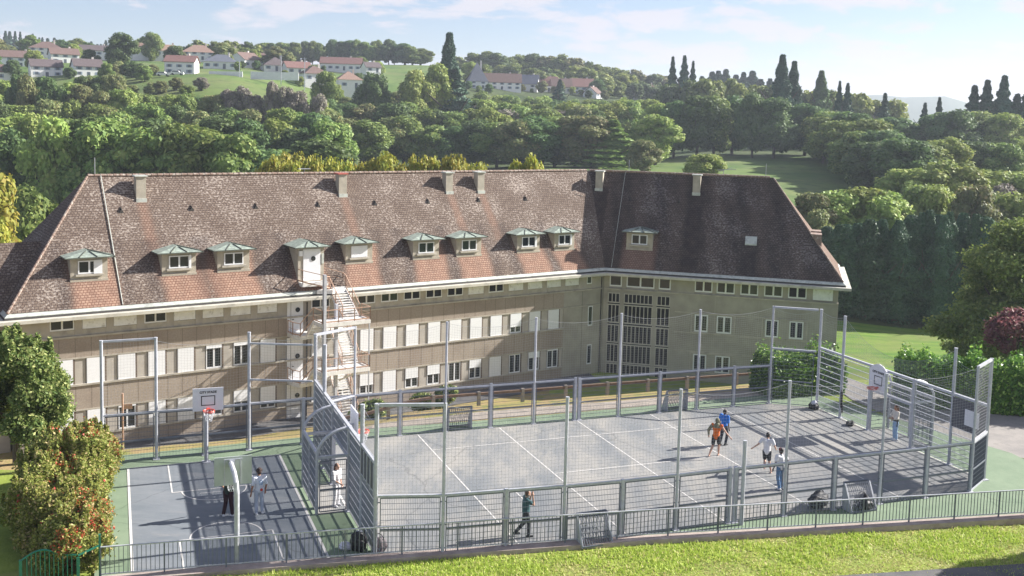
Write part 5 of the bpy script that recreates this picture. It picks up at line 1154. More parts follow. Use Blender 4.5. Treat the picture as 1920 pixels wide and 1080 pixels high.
person('person in dark teal T-shirt walking by the near fence, hand to the ear', C(-7.65, .95, 0), deg(-78), 1.72, stand(kneL=(-.05, -.02, .285), ankL=(-.05, -.2, .085), kneR=(.05, .06, .29), ankR=(.05, .06, .045), elbR=(.14, .13, .72), wriR=(.09, .12, .885), elbL=(-.14, .1, .70), wriL=(-.10, .14, .86), hed=(0, .03, .91)), 'light', MT['teal'], MT['blackcl'], brhair, bshoe, .55)
def hood(T, v, w):
    body_part('hood', [('b', v['hed'] + Vector((0, -.02, .02)) * w, (.10 * w, .11 * w, .125 * w)), ('b', v['nek'] + Vector((0, -.03, -.0)), (.12 * w, .1 * w, .07 * w)), ('b', v['che'] + Vector((0, -.01, .1)) * w, (.2 * w, .14 * w, .075 * w)), ('t', v['shoL'], v['elbL'], .078 * w, .064 * w), ('t', v['elbL'], v['wriL'], .06 * w, .045 * w)], MT['khaki'], T, .014)
person('running barefoot person in a khaki and orange hooded top and dark shorts, seen from behind', C(3.75, 6.75, 0), deg(-25), 1.74, stand(pel=(0, 0, .52), che=(0, .03, .71), nek=(0, .05, .82), hed=(0, .08, .9), shoL=(-.115, .04, .795), shoR=(.12, .04, .795), kneL=(-.07, -.03, .28), ankL=(-.12, -.17, .06), kneR=(.06, .08, .29), ankR=(.06, .06, .045), elbL=(-.2, -.02, .66), wriL=(-.2, .02, .53), elbR=(.22, .04, .66), wriR=(.33, .06, .54)), 'light', MT['orange'], MT['blackcl'], None, None, .0, shorts=True, extra=hood)
person('person in a bright blue shirt and dark trousers partly behind the one in orange', C(4.95, 8.0, 0), deg(-50), 1.72, stand(kneR=(.05, .08, .29), ankR=(.05, .02, .045), kneL=(-.05, -.02, .28), ankL=(-.05, -.1, .05)), 'dark', MT['blue'], MT['navy'], blkhair, bshoe, .8)
person('running person in a white T-shirt and black shorts with arms out, seen from behind', C(4.7, 4.25, 0), deg(-20), 1.76, stand(pel=(0, 0, .52), che=(0, .04, .71), nek=(0, .05, .81), hed=(0, .08, .895), kneL=(-.05, .07, .29), ankL=(-.03, -.1, .15), kneR=(.06, .02, .28), ankR=(.12, -.03, .045), elbL=(-.21, -.04, .68), wriL=(-.32, .0, .58), elbR=(.19, -.04, .66), wriR=(.2, .08, .58)), 'light', MT['white_t'], MT['blackcl'], blkhair, None, .55, shorts=True)
def capx(T, v, w):
    mb = MB(); mb.ball(v['hed'] + Vector((0, -.0, .06)) * w, (.092 * w, .105 * w, .075 * w)); mb.build('cap', MT['cap'], T, world=False, smooth=True)
person('person in a dark red cap, white T-shirt and blue jeans behind a near fence pole', C(4.05, 2.35, 0), deg(25), 1.74, stand(elbL=(-.17, -.02, .65), wriL=(-.19, .02, .51), elbR=(.18, -.02, .66), wriR=(.21, .06, .56), ankL=(-.07, -.08, .05), kneR=(.06, .05, .29)), 'dark', MT['white_t'], MT['jean'], blkhair, wshoe, .6, extra=capx)
def waistjk(T, v, w): body_part('tied_jacket', [('b', v['pel'] + Vector((0, -.01, .05)) * w, (.18 * w, .14 * w, .06 * w)), ('t', v['pel'] + Vector((.14, 0, .02)) * w, v['pel'] + Vector((.2, .02, -.2)) * w, .05 * w, .03 * w), ('t', v['pel'] + Vector((-.14, 0, .02)) * w, v['pel'] + Vector((-.16, .02, -.22)) * w, .05 * w, .03 * w)], MT['blackcl'], T, .014)
person('person with brown tied hair, cream cropped top and light jeans standing in the right goal', C(13.35, 6.35, 0), deg(95), 1.70, stand(elbL=(-.15, .06, .66), wriL=(.02, .13, .62), elbR=(.15, .06, .66), wriR=(-.02, .13, .6)), 'tan', MT['cream'], MT['lightj2'], brhair, wshoe, 1.3, hairlen=.14, crop=True, extra=waistjk)

# ---- green gate
gt = thing('green_gate', 'green painted metal gate with a curved top at the bottom left corner', 'gate', C(-23.2, 1.7, -.1), TH)
mb = MB(); mb.bar(C(-24.0, 2.0, -.2), C(-24.0, 2.0, .85), .09, up=CG); mb.build('post', MT['greenmetal'], gt)
mb = MB(); mb.bar(C(-22.35, 1.6, -.2), C(-22.35, 1.6, .9), .09, up=CG); mb.build('post', MT['greenmetal'], gt)
mb = MB(); n = 12; pts = []
for i in range(n + 1):
    f = i / n; zt_ = .86 + .3 * math.sin(min(1, f / .62) * math.pi * .78) - (.12 if f > .62 else 0) * (f - .62); p = C(-23.95 + 1.55 * f, 1.99 - .38 * f, zt_ if f < .8 else .98 - .0 * f); pts.append(p)
mb.tubes(pts, [.03] * len(pts), 6)
for p in pts[1:-1]: mb.bar(Vector((p.x, p.y, -.05)), p, .028, up=CE)
mb.bar(C(-23.95, 1.99, .05), C(-22.4, 1.61, .05), .04); mb.build('gate_leaf', MT['greenmetal'], gt)
mb = MB(); mb.bar(C(-21.72, 1.75, -.2), C(-21.72, 1.75, 1.5), .07, up=CG); mb.bar(C(-22.35, 1.6, .95), C(-21.7, 1.75, 1.15), .05); mb.build('side_bar', MT['greenmetal'], gt)
# grey cabinet posts near the school, left
mb = MB(); mb.tube([C(-20.9, 21, tz(*C(-20.9, 21).xy)), C(-20.9, 21, 0.9)], .05, 8); pl_ = thing('signal_pole', 'thin rust-brown pole with a small plate behind the left bushes', 'pole', C(-20.9, 21, 0), TH)
mb.build('pole', MT['railrust'], pl_); mb = MB(); mb.fbox(C, -20.85, -20.45, 20.98, 21.02, .1, .35); mb.build('plate', MT['railrust'], pl_)
# ================================================================ VEGETATION
LM = {
 'mid': leafmat('leaf_mid_green', (0.085, 0.137, 0.034), (0.165, 0.222, 0.056), (0.220, 0.256, 0.073)),
 'dark': leafmat('leaf_dark_green', (0.049, 0.093, 0.032), (0.098, 0.149, 0.046)),
 'light': leafmat('leaf_light_green', (0.140, 0.205, 0.046), (0.232, 0.287, 0.071), (0.293, 0.317, 0.104)),
 'yellow': leafmat('leaf_yellow_green', (0.16, 0.20, 0.03), (0.28, 0.27, 0.04), (0.32, 0.27, 0.05)),
 'olive': leafmat('leaf_olive', (0.104, 0.134, 0.049), (0.177, 0.195, 0.073), (0.220, 0.195, 0.085)),
 'bare': leafmat('twig_purple_brown', (0.134, 0.122, 0.104), (0.220, 0.195, 0.159), (0.195, 0.207, 0.110)),
 'conifer': leafmat('needle_dark', (0.027, 0.061, 0.039), (0.051, 0.098, 0.056), transl=.08),
 'cypress': leafmat('needle_cypress', (0.029, 0.066, 0.037), (0.056, 0.102, 0.049), transl=.08),
 'copper': leafmat('leaf_copper_red', (0.10, 0.035, 0.04), (0.20, 0.08, 0.085), (0.15, 0.13, 0.07)),
 'laurel': leafmat('leaf_laurel', (0.035, 0.085, 0.018), (0.11, 0.20, 0.03), (0.26, 0.36, 0.08), rough=.35),
 'photinia': leafmat('leaf_photinia', (0.10, 0.14, 0.03), (0.24, 0.26, 0.06), (0.44, 0.36, 0.17)),
 'phred': leafmat('leaf_red_tip', (0.34, 0.05, 0.03), (0.42, 0.10, 0.06)),
 'near': leafmat('leaf_near_tree', (0.055, 0.095, 0.025), (0.15, 0.185, 0.05), (0.34, 0.35, 0.14)),
}
def quads(P, Nn, s, rn, asp=1.5):
    n = len(P); t = rn.normal(size=(n, 3)); t -= Nn * (t * Nn).sum(1, keepdims=True); t /= np.linalg.norm(t, axis=1, keepdims=True) + 1e-9
    b = np.cross(Nn, t); s = s.reshape(-1, 1); a = t * s * asp * .6; c = b * s * .6
    V = np.stack([P - a, P - c * .9 + a * .1, P + a, P + c * .9 + a * .1], 1).reshape(-1, 3)
    return V, np.arange(4 * n).reshape(-1, 4)
def cloud(rn, lobes, n, size, core=True, outw=.55, keep=.72, shell=.35, rough=.08):
    C_ = np.array([l[0] for l in lobes], float); Rr = np.array([l[1] for l in lobes], float)
    w = (Rr ** 2).sum(1); w /= w.sum(); k = rn.choice(len(lobes), size=int(n * 1.6), p=w)
    d = rn.normal(size=(len(k), 3)); d /= np.linalg.norm(d, axis=1, keepdims=True); f = 1 - shell * rn.rand(len(k)) ** 1.6 + rough * rn.normal(size=len(k))
    P = C_[k] + Rr[k] * d * f[:, None]
    inside = np.zeros(len(P), bool)
    for i in range(len(lobes)):
        q = (((P - C_[i]) / Rr[i]) ** 2).sum(1) < keep ** 2; inside |= q & (k != i)
    P = P[~inside][:n]; d = d[~inside][:n]
    N_ = d * outw + rn.normal(size=P.shape) * (1 - outw) * .8 + np.array([0, 0, .38]); N_ /= np.linalg.norm(N_, axis=1, keepdims=True)
    V, F_ = quads(P, N_, size * (.55 + .8 * rn.rand(len(P))), rn)
    return V, F_
def ballmesh(c, r, nu=8, nv=6):
    mb = MB(); mb.ball(c, r, nu, nv); return np.array(mb.v), np.array(mb.f)
def treemesh(name, seed, kind, n=8500, leaf=.027):
    rn = np.random.RandomState(seed); lobes = []
    if kind == 'broad':
        R0, cz, hz = .34, .55, .44
        asy = rn.uniform(.8, 1.15, 6)
        for i in range(34):
            t = rn.rand() * 6.283; u = rn.uniform(-.95, 1.0); q = math.sqrt(max(0, 1 - u * u)); rad = rn.uniform(.085, .155); k_ = asy[int(t / 6.2832 * 6) % 6] * rn.uniform(.82, 1.08)
            c = (R0 * .76 * q * k_ * math.cos(t), R0 * .76 * q * k_ * math.sin(t), cz - .03 + (hz - .08) * u * (.9 + .1 * k_)); lobes.append((c, (rad, rad, rad * .8)))
        lobes.append(((0, 0, cz - .04), (.22, .22, .28)))
    elif kind == 'tall':
        for i in range(15):
            z = .2 + .72 * i / 14; rad = .17 * (1 - .45 * abs(z - .55) / .45) + rn.uniform(-.02, .03); t = rn.rand() * 6.28; o_ = rn.uniform(.03, .15)
            lobes.append(((o_ * math.cos(t), o_ * math.sin(t), min(z, .9)), (rad, rad, rad * .8)))
    elif kind == 'spread':
        for i in range(20):
            t = rn.rand() * 6.283; q = math.sqrt(rn.rand()); rad = rn.uniform(.11, .19); c = (.42 * q * math.cos(t), .42 * q * math.sin(t), .45 + .38 * (1 - q * q) + rn.uniform(-.08, .04)); lobes.append((c, (rad * 1.15, rad * 1.15, rad * .7)))
    if kind in ('broad', 'tall', 'spread'):
        V, F_ = cloud(rn, lobes, n, leaf); cv, cf = [], []
        for c, r in lobes:
            v, f = ballmesh(c, [x * .74 for x in r]); cf.append(f + len(V) + sum(len(a) for a in cv)); cv.append(v)
        V2 = np.concatenate([V] + cv); F2 = np.concatenate([F_] + cf)
    else:      # conifers: tiers of drooping sprays
        n = int(n * 1.5); leaf = leaf * .42; R0 = {'spruce': .20, 'sequoia': .20, 'cypress': .17}[kind]; z = rn.rand(n) ** .8 * .93 + .05
        prof = ((1 - z) ** 1.15 if kind == 'spruce' else (1.02 - z) ** 1.0) if kind != 'cypress' else np.minimum(1, (1 - z) * 2.2) ** .7
        tier = 1 + (.34 if kind == 'spruce' else .2) * np.sin(z * (62 if kind == 'spruce' else 38) + rn.rand() * 3)
        ang = rn.rand(n) * 6.283; lump = 1 + .16 * np.sin(ang * 3 + z * 9 + seed) + .10 * np.sin(ang * 7 - z * 23)
        f = .5 + .5 * rn.rand(n) ** .5; r = R0 * prof * tier * lump * f + .008
        P = np.stack([r * np.cos(ang), r * np.sin(ang), z - r * .25], 1); d = np.stack([np.cos(ang), np.sin(ang), .5 + 0 * z], 1)
        N_ = d * .5 + rn.normal(size=P.shape) * .4; N_ /= np.linalg.norm(N_, axis=1, keepdims=True); V2, F2 = quads(P, N_, leaf * 1.25 * (.6 + .8 * rn.rand(n)), rn, 2.0)
        mb = MB(); mb.tubes([(0, 0, .06), (0, 0, .3), (0, 0, .6), (0, 0, .95)], [R0 * .5, R0 * .52, R0 * .34, .004], 8) ; v = np.array(mb.v); f4 = np.array([f for f in mb.f if len(f) == 4]); F2 = np.concatenate([F2, f4 + len(V2)]); V2 = np.concatenate([V2, v])
    return npmesh(name, V2, F2, [LM['mid']])
def trunkmesh(name, seed, r=.022, top=.7, limbs=4):
    rn = random.Random(seed); mb = MB(); mb.tubes([(0, 0, -.06), (0, 0, .1), (rn.uniform(-.02, .02), .01, .35), (0, 0, top)], [r * 1.3, r, r * .75, r * .2], 7)
    for i in range(limbs):
        t = i * 6.28 / limbs + rn.random(); z = rn.uniform(.18, .4); mb.tubes([(0, 0, z), (.1 * math.cos(t), .1 * math.sin(t), z + .12), (.24 * math.cos(t), .24 * math.sin(t), z + .3)], [r * .55, r * .4, r * .12], 6)
    me = bpy.data.meshes.new(name); me.from_pydata(mb.v, [], mb.f); me.materials.append(MT['bark']); me.update(); return me
ME = {'broad': [treemesh('crown', s, 'broad') for s in range(6)], 'tall': [treemesh('crown', 20 + s, 'tall') for s in range(3)], 'spread': [treemesh('crown', 30 + s, 'spread') for s in range(3)],
      'spruce': [treemesh('crown', 40 + s, 'spruce') for s in range(3)], 'sequoia': [treemesh('crown', 50, 'sequoia')], 'cypress': [treemesh('crown', 60 + s, 'cypress', 6500, .02) for s in range(3)]}
MTK = [trunkmesh('trunk', s) for s in range(3)]
RAD = {'broad': .34, 'tall': .19, 'spread': .5, 'spruce': .15, 'sequoia': .155, 'cypress': .13}
NAMES = {'broad': 'broadleaf_tree', 'tall': 'tall_broadleaf_tree', 'spread': 'spreading_tree', 'spruce': 'conifer_tree', 'sequoia': 'giant_conifer', 'cypress': 'dark_conifer'}
trn = random.Random(11)
def put_tree(loc, h, sx, shape, leaf, label, group=None, name=None):
    T = bpy.data.objects.new(name or NAMES[shape], None); COL.objects.link(T); T.location = loc; T.rotation_euler = (0, 0, trn.uniform(0, 6.28)); T.scale = (sx, sx * trn.uniform(.9, 1.1), h)
    T.empty_display_size = .2; tag(T, label, 'tree', group); INV[T.name] = Matrix()
    c = bpy.data.objects.new('crown', trn.choice(ME[shape])); COL.objects.link(c); c.parent = T
    c.material_slots[0].link = 'OBJECT'; c.material_slots[0].material = LM[leaf]
    k = bpy.data.objects.new('trunk', trn.choice(MTK)); COL.objects.link(k); k.parent = T
    return T
def tree_at(px, ytop, Y, wpx, shape='broad', leaf='mid', label='', group=None, minh=4.0, name=None):
    p = atY(px, ytop, Y); zb = tz(p.x, Y) - .3; h = max(minh, p.z - zb); rw = min(wpx / 2 / 1960 * Y, h * (.52 if shape == 'broad' else 9)) / (RAD[shape]) * (1.45 if shape in ('spruce', 'sequoia') else 1)
    return put_tree((p.x, Y, zb), h / .97, rw, shape, leaf, label, group, name)
LEAFWORD = {'mid': 'mid-green', 'dark': 'dark green', 'light': 'light green', 'yellow': 'yellow-green', 'olive': 'olive-brown', 'bare': 'purplish bare-twigged', 'conifer': 'dark needled', 'cypress': 'blackish green'}
SHW = {'broad': 'round', 'tall': 'tall', 'spread': 'spreading', 'spruce': 'pointed', 'cypress': 'columnar', 'sequoia': 'giant'}
ORD = 'first second third fourth fifth sixth seventh eighth ninth tenth eleventh twelfth thirteenth fourteenth fifteenth sixteenth seventeenth eighteenth nineteenth twentieth'.split() + ['twenty-' + o_ for o_ in 'first second third fourth fifth sixth seventh eighth ninth'.split()] + ['thirtieth'] + ['thirty-' + o_ for o_ in 'first second third fourth fifth sixth seventh eighth ninth'.split()]
FAR = {'m': {}, 'V': [], 'F': [], 'n': 0, 'mi': []}
FM = ['mid', 'dark', 'light', 'olive']
def far_tree(px, ytop, Y, wpx, leaf):
    p = atY(px, ytop, Y); zb = tz(p.x, Y) - .3; h = max(4, p.z - zb); rw = min(wpx / 2 / 1960 * Y, h * .52) / .34
    k = trn.randrange(4)
    if k not in FAR['m']:
        me = treemesh('far_crown', 70 + k, 'broad', 1500, .05); v = np.zeros(len(me.vertices) * 3); me.vertices.foreach_get('co', v); f = np.zeros(len(me.loops), dtype=np.int64); me.loops.foreach_get('vertex_index', f); FAR['m'][k] = (v.reshape(-1, 3), f.reshape(-1, 4)); bpy.data.meshes.remove(me)
    v, f = FAR['m'][k]; a = trn.uniform(0, 6.28); c, s_ = math.cos(a) * rw, math.sin(a) * rw
    V = np.stack([v[:, 0] * c - v[:, 1] * s_ + p.x, v[:, 0] * s_ + v[:, 1] * c + Y, v[:, 2] * h / .97 + zb], 1); FAR['V'].append(V); FAR['F'].append(f + FAR['n']); FAR['n'] += len(V); FAR['mi'] += [FM.index(leaf if leaf in FM else 'dark')] * len(f)
def row(Y, pts, sp, w, kinds, where, group, jy=8, jY=.03, x0=None):
    w *= 1.1; lst = []
    xs = [p[0] for p in pts]; x = xs[0]
    while x <= xs[-1]:
        for (xa, ya), (xb, yb) in zip(pts, pts[1:]):
            if xa <= x <= xb: y = ya + (yb - ya) * (x - xa) / max(1, xb - xa); break
        shape, leaf = trn.choice(kinds)
        lst.append((x + trn.uniform(-.3, .3) * sp, y + trn.uniform(-jy, jy), Y * (1 + trn.uniform(-jY, jY)), w * trn.uniform(.8, 1.2), shape, leaf))
        x += sp * trn.uniform(.8, 1.05)
    if Y in (610, 560, 520, 490, 390) and 'skyline trees' != group[-13:]:
        for x_, y_, Y_, w_, shape, leaf in lst: far_tree(x_, y_, Y_, w_, leaf)
        return
    for i, (x_, y_, Y_, w_, shape, leaf) in enumerate(sorted(lst)):
        tree_at(x_, y_, Y_, w_, shape, leaf, '%s tree, %s from left %s' % (LEAFWORD[leaf], ORD[i], where), group)
B = lambda *l: [('broad', x) for x in l]
row(760, [(-40, 60), (40, 62), (110, 78), (200, 80)], 11, 14, [('spruce', 'conifer')], 'on the far ridge at the left edge', 'far left ridge trees', 4)
row(520, [(-30, 86), (20, 78), (60, 76), (140, 74), (190, 80)], 27, 42, B('mid', 'dark', 'mid', 'olive'), 'behind the hillside houses at far left', 'left skyline trees')
row(490, [(255, 82), (330, 86), (400, 78), (500, 84)], 20, 34, B('mid', 'dark', 'light', 'mid'), 'on the skyline behind the hillside houses', 'skyline trees behind houses', 7)
row(570, [(495, 80), (560, 78), (640, 76), (700, 76), (745, 80), (800, 88)], 18, 27, [('tall', 'mid'), ('broad', 'mid'), ('tall', 'dark'), ('broad', 'dark')], 'in the skyline row above the far meadow', 'trees above the far meadow', 5, .01)
row(610, [(862, 104), (920, 99), (960, 108), (985, 100), (1080, 104), (1110, 122), (1180, 126), (1240, 142)], 26, 42, B('mid', 'dark', 'mid', 'dark', 'olive'), 'on the wooded skyline behind the village row', 'skyline wood behind the village row', 6)
row(560, [(862, 124), (990, 122), (1080, 124), (1180, 142), (1240, 158)], 28, 46, B('mid', 'dark', 'mid', 'light'), 'just behind the village row of red roofs', 'wood behind the village row', 6)
row(520, [(1110, 142), (1180, 150), (1245, 168)], 26, 44, B('mid', 'dark', 'mid'), 'at the right end of the village row', 'wood right of the village row', 6)
row(600, [(1318, 138), (1380, 136), (1445, 150)], 17, 34, [('spruce', 'conifer')], 'in the right skyline conifer line', 'conifer line on the right skyline', 9)
for x, y, w in ((1262, 108, 22), (1284, 106, 26), (1300, 116, 18)): tree_at(x, y, 420, w, 'spruce', 'conifer', '%s of the three ragged dark conifers clumped on the right skyline' % {1262: 'leftmost', 1284: 'tallest middle one', 1300: 'rightmost'}[x], 'three ragged conifers')
tree_at(1468, 105, 330, 40, 'sequoia', 'conifer', 'giant dark conifer, the taller of the pair on the right skyline', name='giant_conifer')
tree_at(1490, 117, 334, 34, 'sequoia', 'conifer', 'giant dark conifer, the shorter right one of the pair on the right skyline')
tree_at(1541, 134, 380, 34, 'sequoia', 'dark', 'broad pointed conifer alone on the skyline right of the giant pair')
tree_at(843, 64, 345, 46, 'sequoia', 'conifer', 'very tall dark conifer rising above the wood near the centre')
tree_at(852, 130, 338, 70, 'spruce', 'conifer', 'dark conifer at the foot of the very tall centre conifer')
tree_at(228, 62, 372, 56, 'broad', 'dark', 'big dark round tree between the hillside houses')
tree_at(284, 60, 450, 44, 'broad', 'mid', 'oak standing above the terracotta roofs on the hill')
tree_at(612, 134, 318, 52, 'broad', 'mid', 'round green tree on the meadow edge in front of the small white house')
tree_at(700, 132, 325, 64, 'broad', 'dark', 'dark round tree below the far meadow right of the houses')
tree_at(778, 128, 330, 66, 'broad', 'light', 'light green tree left of the very tall centre conifer')
tree_at(822, 116, 336, 70, 'broad', 'light', 'tallest light green tree left of the very tall centre conifer')
tree_at(25, 112, 352, 30, 'broad', 'dark', 'dark bushy tree before the large white house at far left'); tree_at(395, 118, 398, 26, 'broad', 'mid', 'tree between the terracotta and slate roofed houses')
tree_at(1325, 286, 200, 78, 'broad', 'light', 'lone round light green tree at the meadow edge just above the dark roof')
tree_at(1050, 150, 452, 24, 'spruce', 'conifer', 'small dark conifer before the village row')
# scrub below the meadow
row(338, [(196, 122), (240, 116), (292, 124)], 17, 28, [('broad', 'olive'), ('broad', 'dark'), ('broad', 'mid')], 'in the scrub left of the red-brown roofed house', 'scrub left of the red-brown roofed house', 4)
row(300, [(210, 158), (300, 166), (400, 168)], 26, 34, [('broad', 'olive'), ('broad', 'bare'), ('broad', 'mid')], 'along the lower meadow edge', 'lower meadow edge bushes', 4)
row(286, [(150, 142), (240, 138)], 22, 34, [('broad', 'olive'), ('broad', 'dark')], 'in the scrub left of the green meadow', 'scrub beside meadow', 4)
row(268, [(0, 140), (60, 138), (110, 148), (200, 168), (300, 176), (400, 178), (520, 182), (640, 186)], 30, 50, B('mid', 'olive', 'light', 'dark', 'mid'), 'at the upper edge of the wood under the meadow', 'wood edge below the meadow', 7)
for x, y, w in ((430, 168, 46), (455, 160, 46), (510, 152, 34), (535, 158, 40), (560, 168, 50), (600, 176, 46), (480, 176, 44)): tree_at(x, y, 262, w, 'broad', 'bare', 'purplish bare-twigged tree, %s from left on the slope below the houses' % ORD[sorted((430, 455, 510, 535, 560, 600, 480)).index(x)], 'bare-twigged trees below the houses')
row(245, [(-20, 190), (100, 190), (300, 198), (500, 205), (640, 210)], 42, 68, B('mid', 'dark', 'mid', 'dark', 'olive'), 'in the middle of the left wooded slope', 'left wooded slope middle', 8)
row(212, [(-20, 215), (100, 210), (300, 222), (450, 228), (640, 232)], 52, 88, B('mid', 'dark', 'mid', 'light'), 'on the lower left wooded slope', 'left wooded slope lower', 10)
row(178, [(-30, 252), (60, 228), (150, 208), (220, 232), (300, 234), (400, 240), (470, 268), (560, 268), (650, 250)], 62, 116, B('mid', 'mid', 'dark', 'light'), 'in the front wood row behind the long roof', 'front of the wood behind the roof', 10)
row(400, [(905, 176), (1000, 184), (1100, 188), (1240, 186)], 30, 46, B('mid', 'dark', 'light', 'mid'), 'just below the village row', 'trees below the village row', 5)
row(345, [(650, 178), (760, 176), (900, 188), (1000, 196), (1130, 190), (1240, 186)], 28, 60, B('mid', 'dark', 'mid', 'olive', 'light'), 'high on the centre wooded slope', 'centre wooded slope high', 6)
row(300, [(650, 200), (760, 196), (900, 206), (1000, 206), (1120, 204)], 34, 74, B('mid', 'dark', 'light', 'olive', 'bare', 'mid'), 'in the middle of the centre wooded slope', 'centre wooded slope middle', 8)
row(270, [(660, 226), (760, 222), (860, 232), (960, 224), (1060, 210), (1120, 212)], 42, 86, B('mid', 'light', 'dark', 'olive', 'mid'), 'at the foot of the centre wooded slope', 'centre wooded slope foot', 8)
for x, y, Y, w, s_, l_ in ((1150, 226, 262, 84, 'spruce', 'mid'), (1205, 262, 240, 62, 'broad', 'olive'), (1232, 216, 268, 84, 'broad', 'light'), (1240, 190, 300, 76, 'broad', 'light'), (1212, 228, 275, 70, 'broad', 'mid')):
    tree_at(x, y, Y, w, s_, l_, '%s %s tree, %s from left, just left of the sloping meadow' % (LEAFWORD[l_], 'pointed' if s_ == 'spruce' else 'round', ORD[(1150, 1205, 1212, 1232, 1240).index(x)]))
row(390, [(1262, 146), (1300, 148), (1360, 146), (1420, 152), (1500, 164), (1560, 168), (1620, 180), (1700, 188)], 28, 52, B('mid', 'dark', 'dark', 'light', 'mid') + [('spruce', 'conifer')], 'on the right wooded ridge', 'right wooded ridge', 8)
row(298, [(1268, 186), (1340, 182), (1420, 178), (1500, 200), (1590, 208)], 42, 74, B('mid', 'dark', 'dark'), 'along the top edge of the sloping meadow', 'top edge of the sloping meadow', 8)
row(280, [(1560, 214), (1640, 222), (1720, 224), (1800, 210), (1920, 214)], 44, 80, B('mid', 'dark', 'light', 'mid'), 'on the right slope beyond the meadow', 'right slope trees', 8)
for x, y, w in ((1660, 176, 26), (1735, 194, 22), (1762, 184, 22), (1590, 158, 24), (1575, 154, 20)): tree_at(x, y, 330, w, 'spruce', 'conifer', 'slim dark conifer, %s from left poking above the right wooded ridge' % ORD[sorted((1660, 1735, 1762, 1590, 1575)).index(x)], 'slim conifers on the right ridge')
for x, y, w in ((1828, 162, 44), (1852, 152, 44), (1884, 144, 46), (1908, 178, 44), (1930, 160, 44)): tree_at(x, y, 300, w, 'spruce', 'conifer', 'tall dark conifer, %s from left in the stand at the right skyline edge' % ORD[(1828, 1852, 1884, 1908, 1930).index(x)], 'conifer stand at the right edge')
for q_, (x, y, Y) in enumerate(sorted(((1560, 206, 285), (1598, 210, 262), (1636, 222, 243), (1664, 240, 224), (1692, 258, 206), (1580, 226, 250), (1610, 244, 232), (1640, 262, 214)))): tree_at(x, y, Y, 112, 'broad', trn.choice(['mid', 'dark']), 'shaded tree, %s from left along the right border of the sloping meadow' % ORD[q_], 'meadow right border trees')
row(215, [(1640, 276), (1700, 268), (1760, 262), (1840, 272), (1930, 262)], 52, 96, B('mid', 'light', 'dark', 'mid'), 'on the lower right slope', 'lower right slope trees', 10)
row(180, [(1700, 320), (1760, 304), (1830, 300), (1930, 316)], 56, 108, B('light', 'mid', 'light', 'olive'), 'in the pale crowned group on the right', 'pale crowned group right', 9)
row(152, [(1530, 360), (1590, 352), (1660, 362), (1740, 338), (1830, 352), (1930, 372)], 52, 104, B('light', 'mid', 'olive', 'light'), 'right of the dark roof end, above the dark conifers', 'trees above dark conifers', 8)
tree_at(1532, 392, 140, 70, 'broad', 'olive', 'olive and orange tinted tree peeping past the right roof hip'); tree_at(1885, 345, 170, 70, 'broad', 'bare', 'purplish bare tree at the right edge')
row(128, [(1570, 430), (1620, 420), (1680, 418), (1740, 402), (1790, 398), (1880, 420), (1950, 430)], 24, 46, [('cypress', 'cypress')], 'in the tall dark screen behind the lawn', 'dark conifer screen behind the lawn', 9, .02)
row(133, [(1560, 432), (1640, 424), (1740, 408), (1950, 424)], 34, 60, [('cypress', 'cypress')], 'in the rear of the dark screen behind the lawn', 'rear of the dark conifer screen', 9, .01)
row(119, [(500, 298), (560, 292), (640, 304), (700, 292), (760, 294), (830, 290), (890, 298), (905, 302)], 25, 62, [('broad', 'yellow')], 'in the row just behind the long roof ridge', 'yellow-green trees behind the ridge', 6, .01)
for x, y in ((972, 296), (998, 290)): tree_at(x, y, 119, 66, 'broad', 'yellow', '%s of two yellow-green trees peeping over the ridge apart from the row' % ('left one' if x == 972 else 'right one'), 'two yellow-green trees apart')
tree_at(545, 276, 140, 90, 'broad', 'yellow', 'larger yellow-green tree left of the row behind the ridge')
tree_at(-18, 318, 108, 130, 'broad', 'yellow', 'bright yellow-green tree at the left edge above the lower dark roof'); tree_at(62, 346, 128, 110, 'broad', 'mid', 'green tree between the lower dark roof and the left hip'); tree_at(-10, 400, 96, 90, 'broad', 'yellow', 'lower bright yellow-green tree at the left edge')
o = bpy.data.objects.new('far_wood', npmesh('far_wood', np.concatenate(FAR['V']), np.concatenate(FAR['F']), [LM[k_] for k_ in FM], FAR['mi'])); COL.objects.link(o); tag(o, 'far wood of rounded green trees along the skyline behind the village and houses', 'wood', kind='stuff')
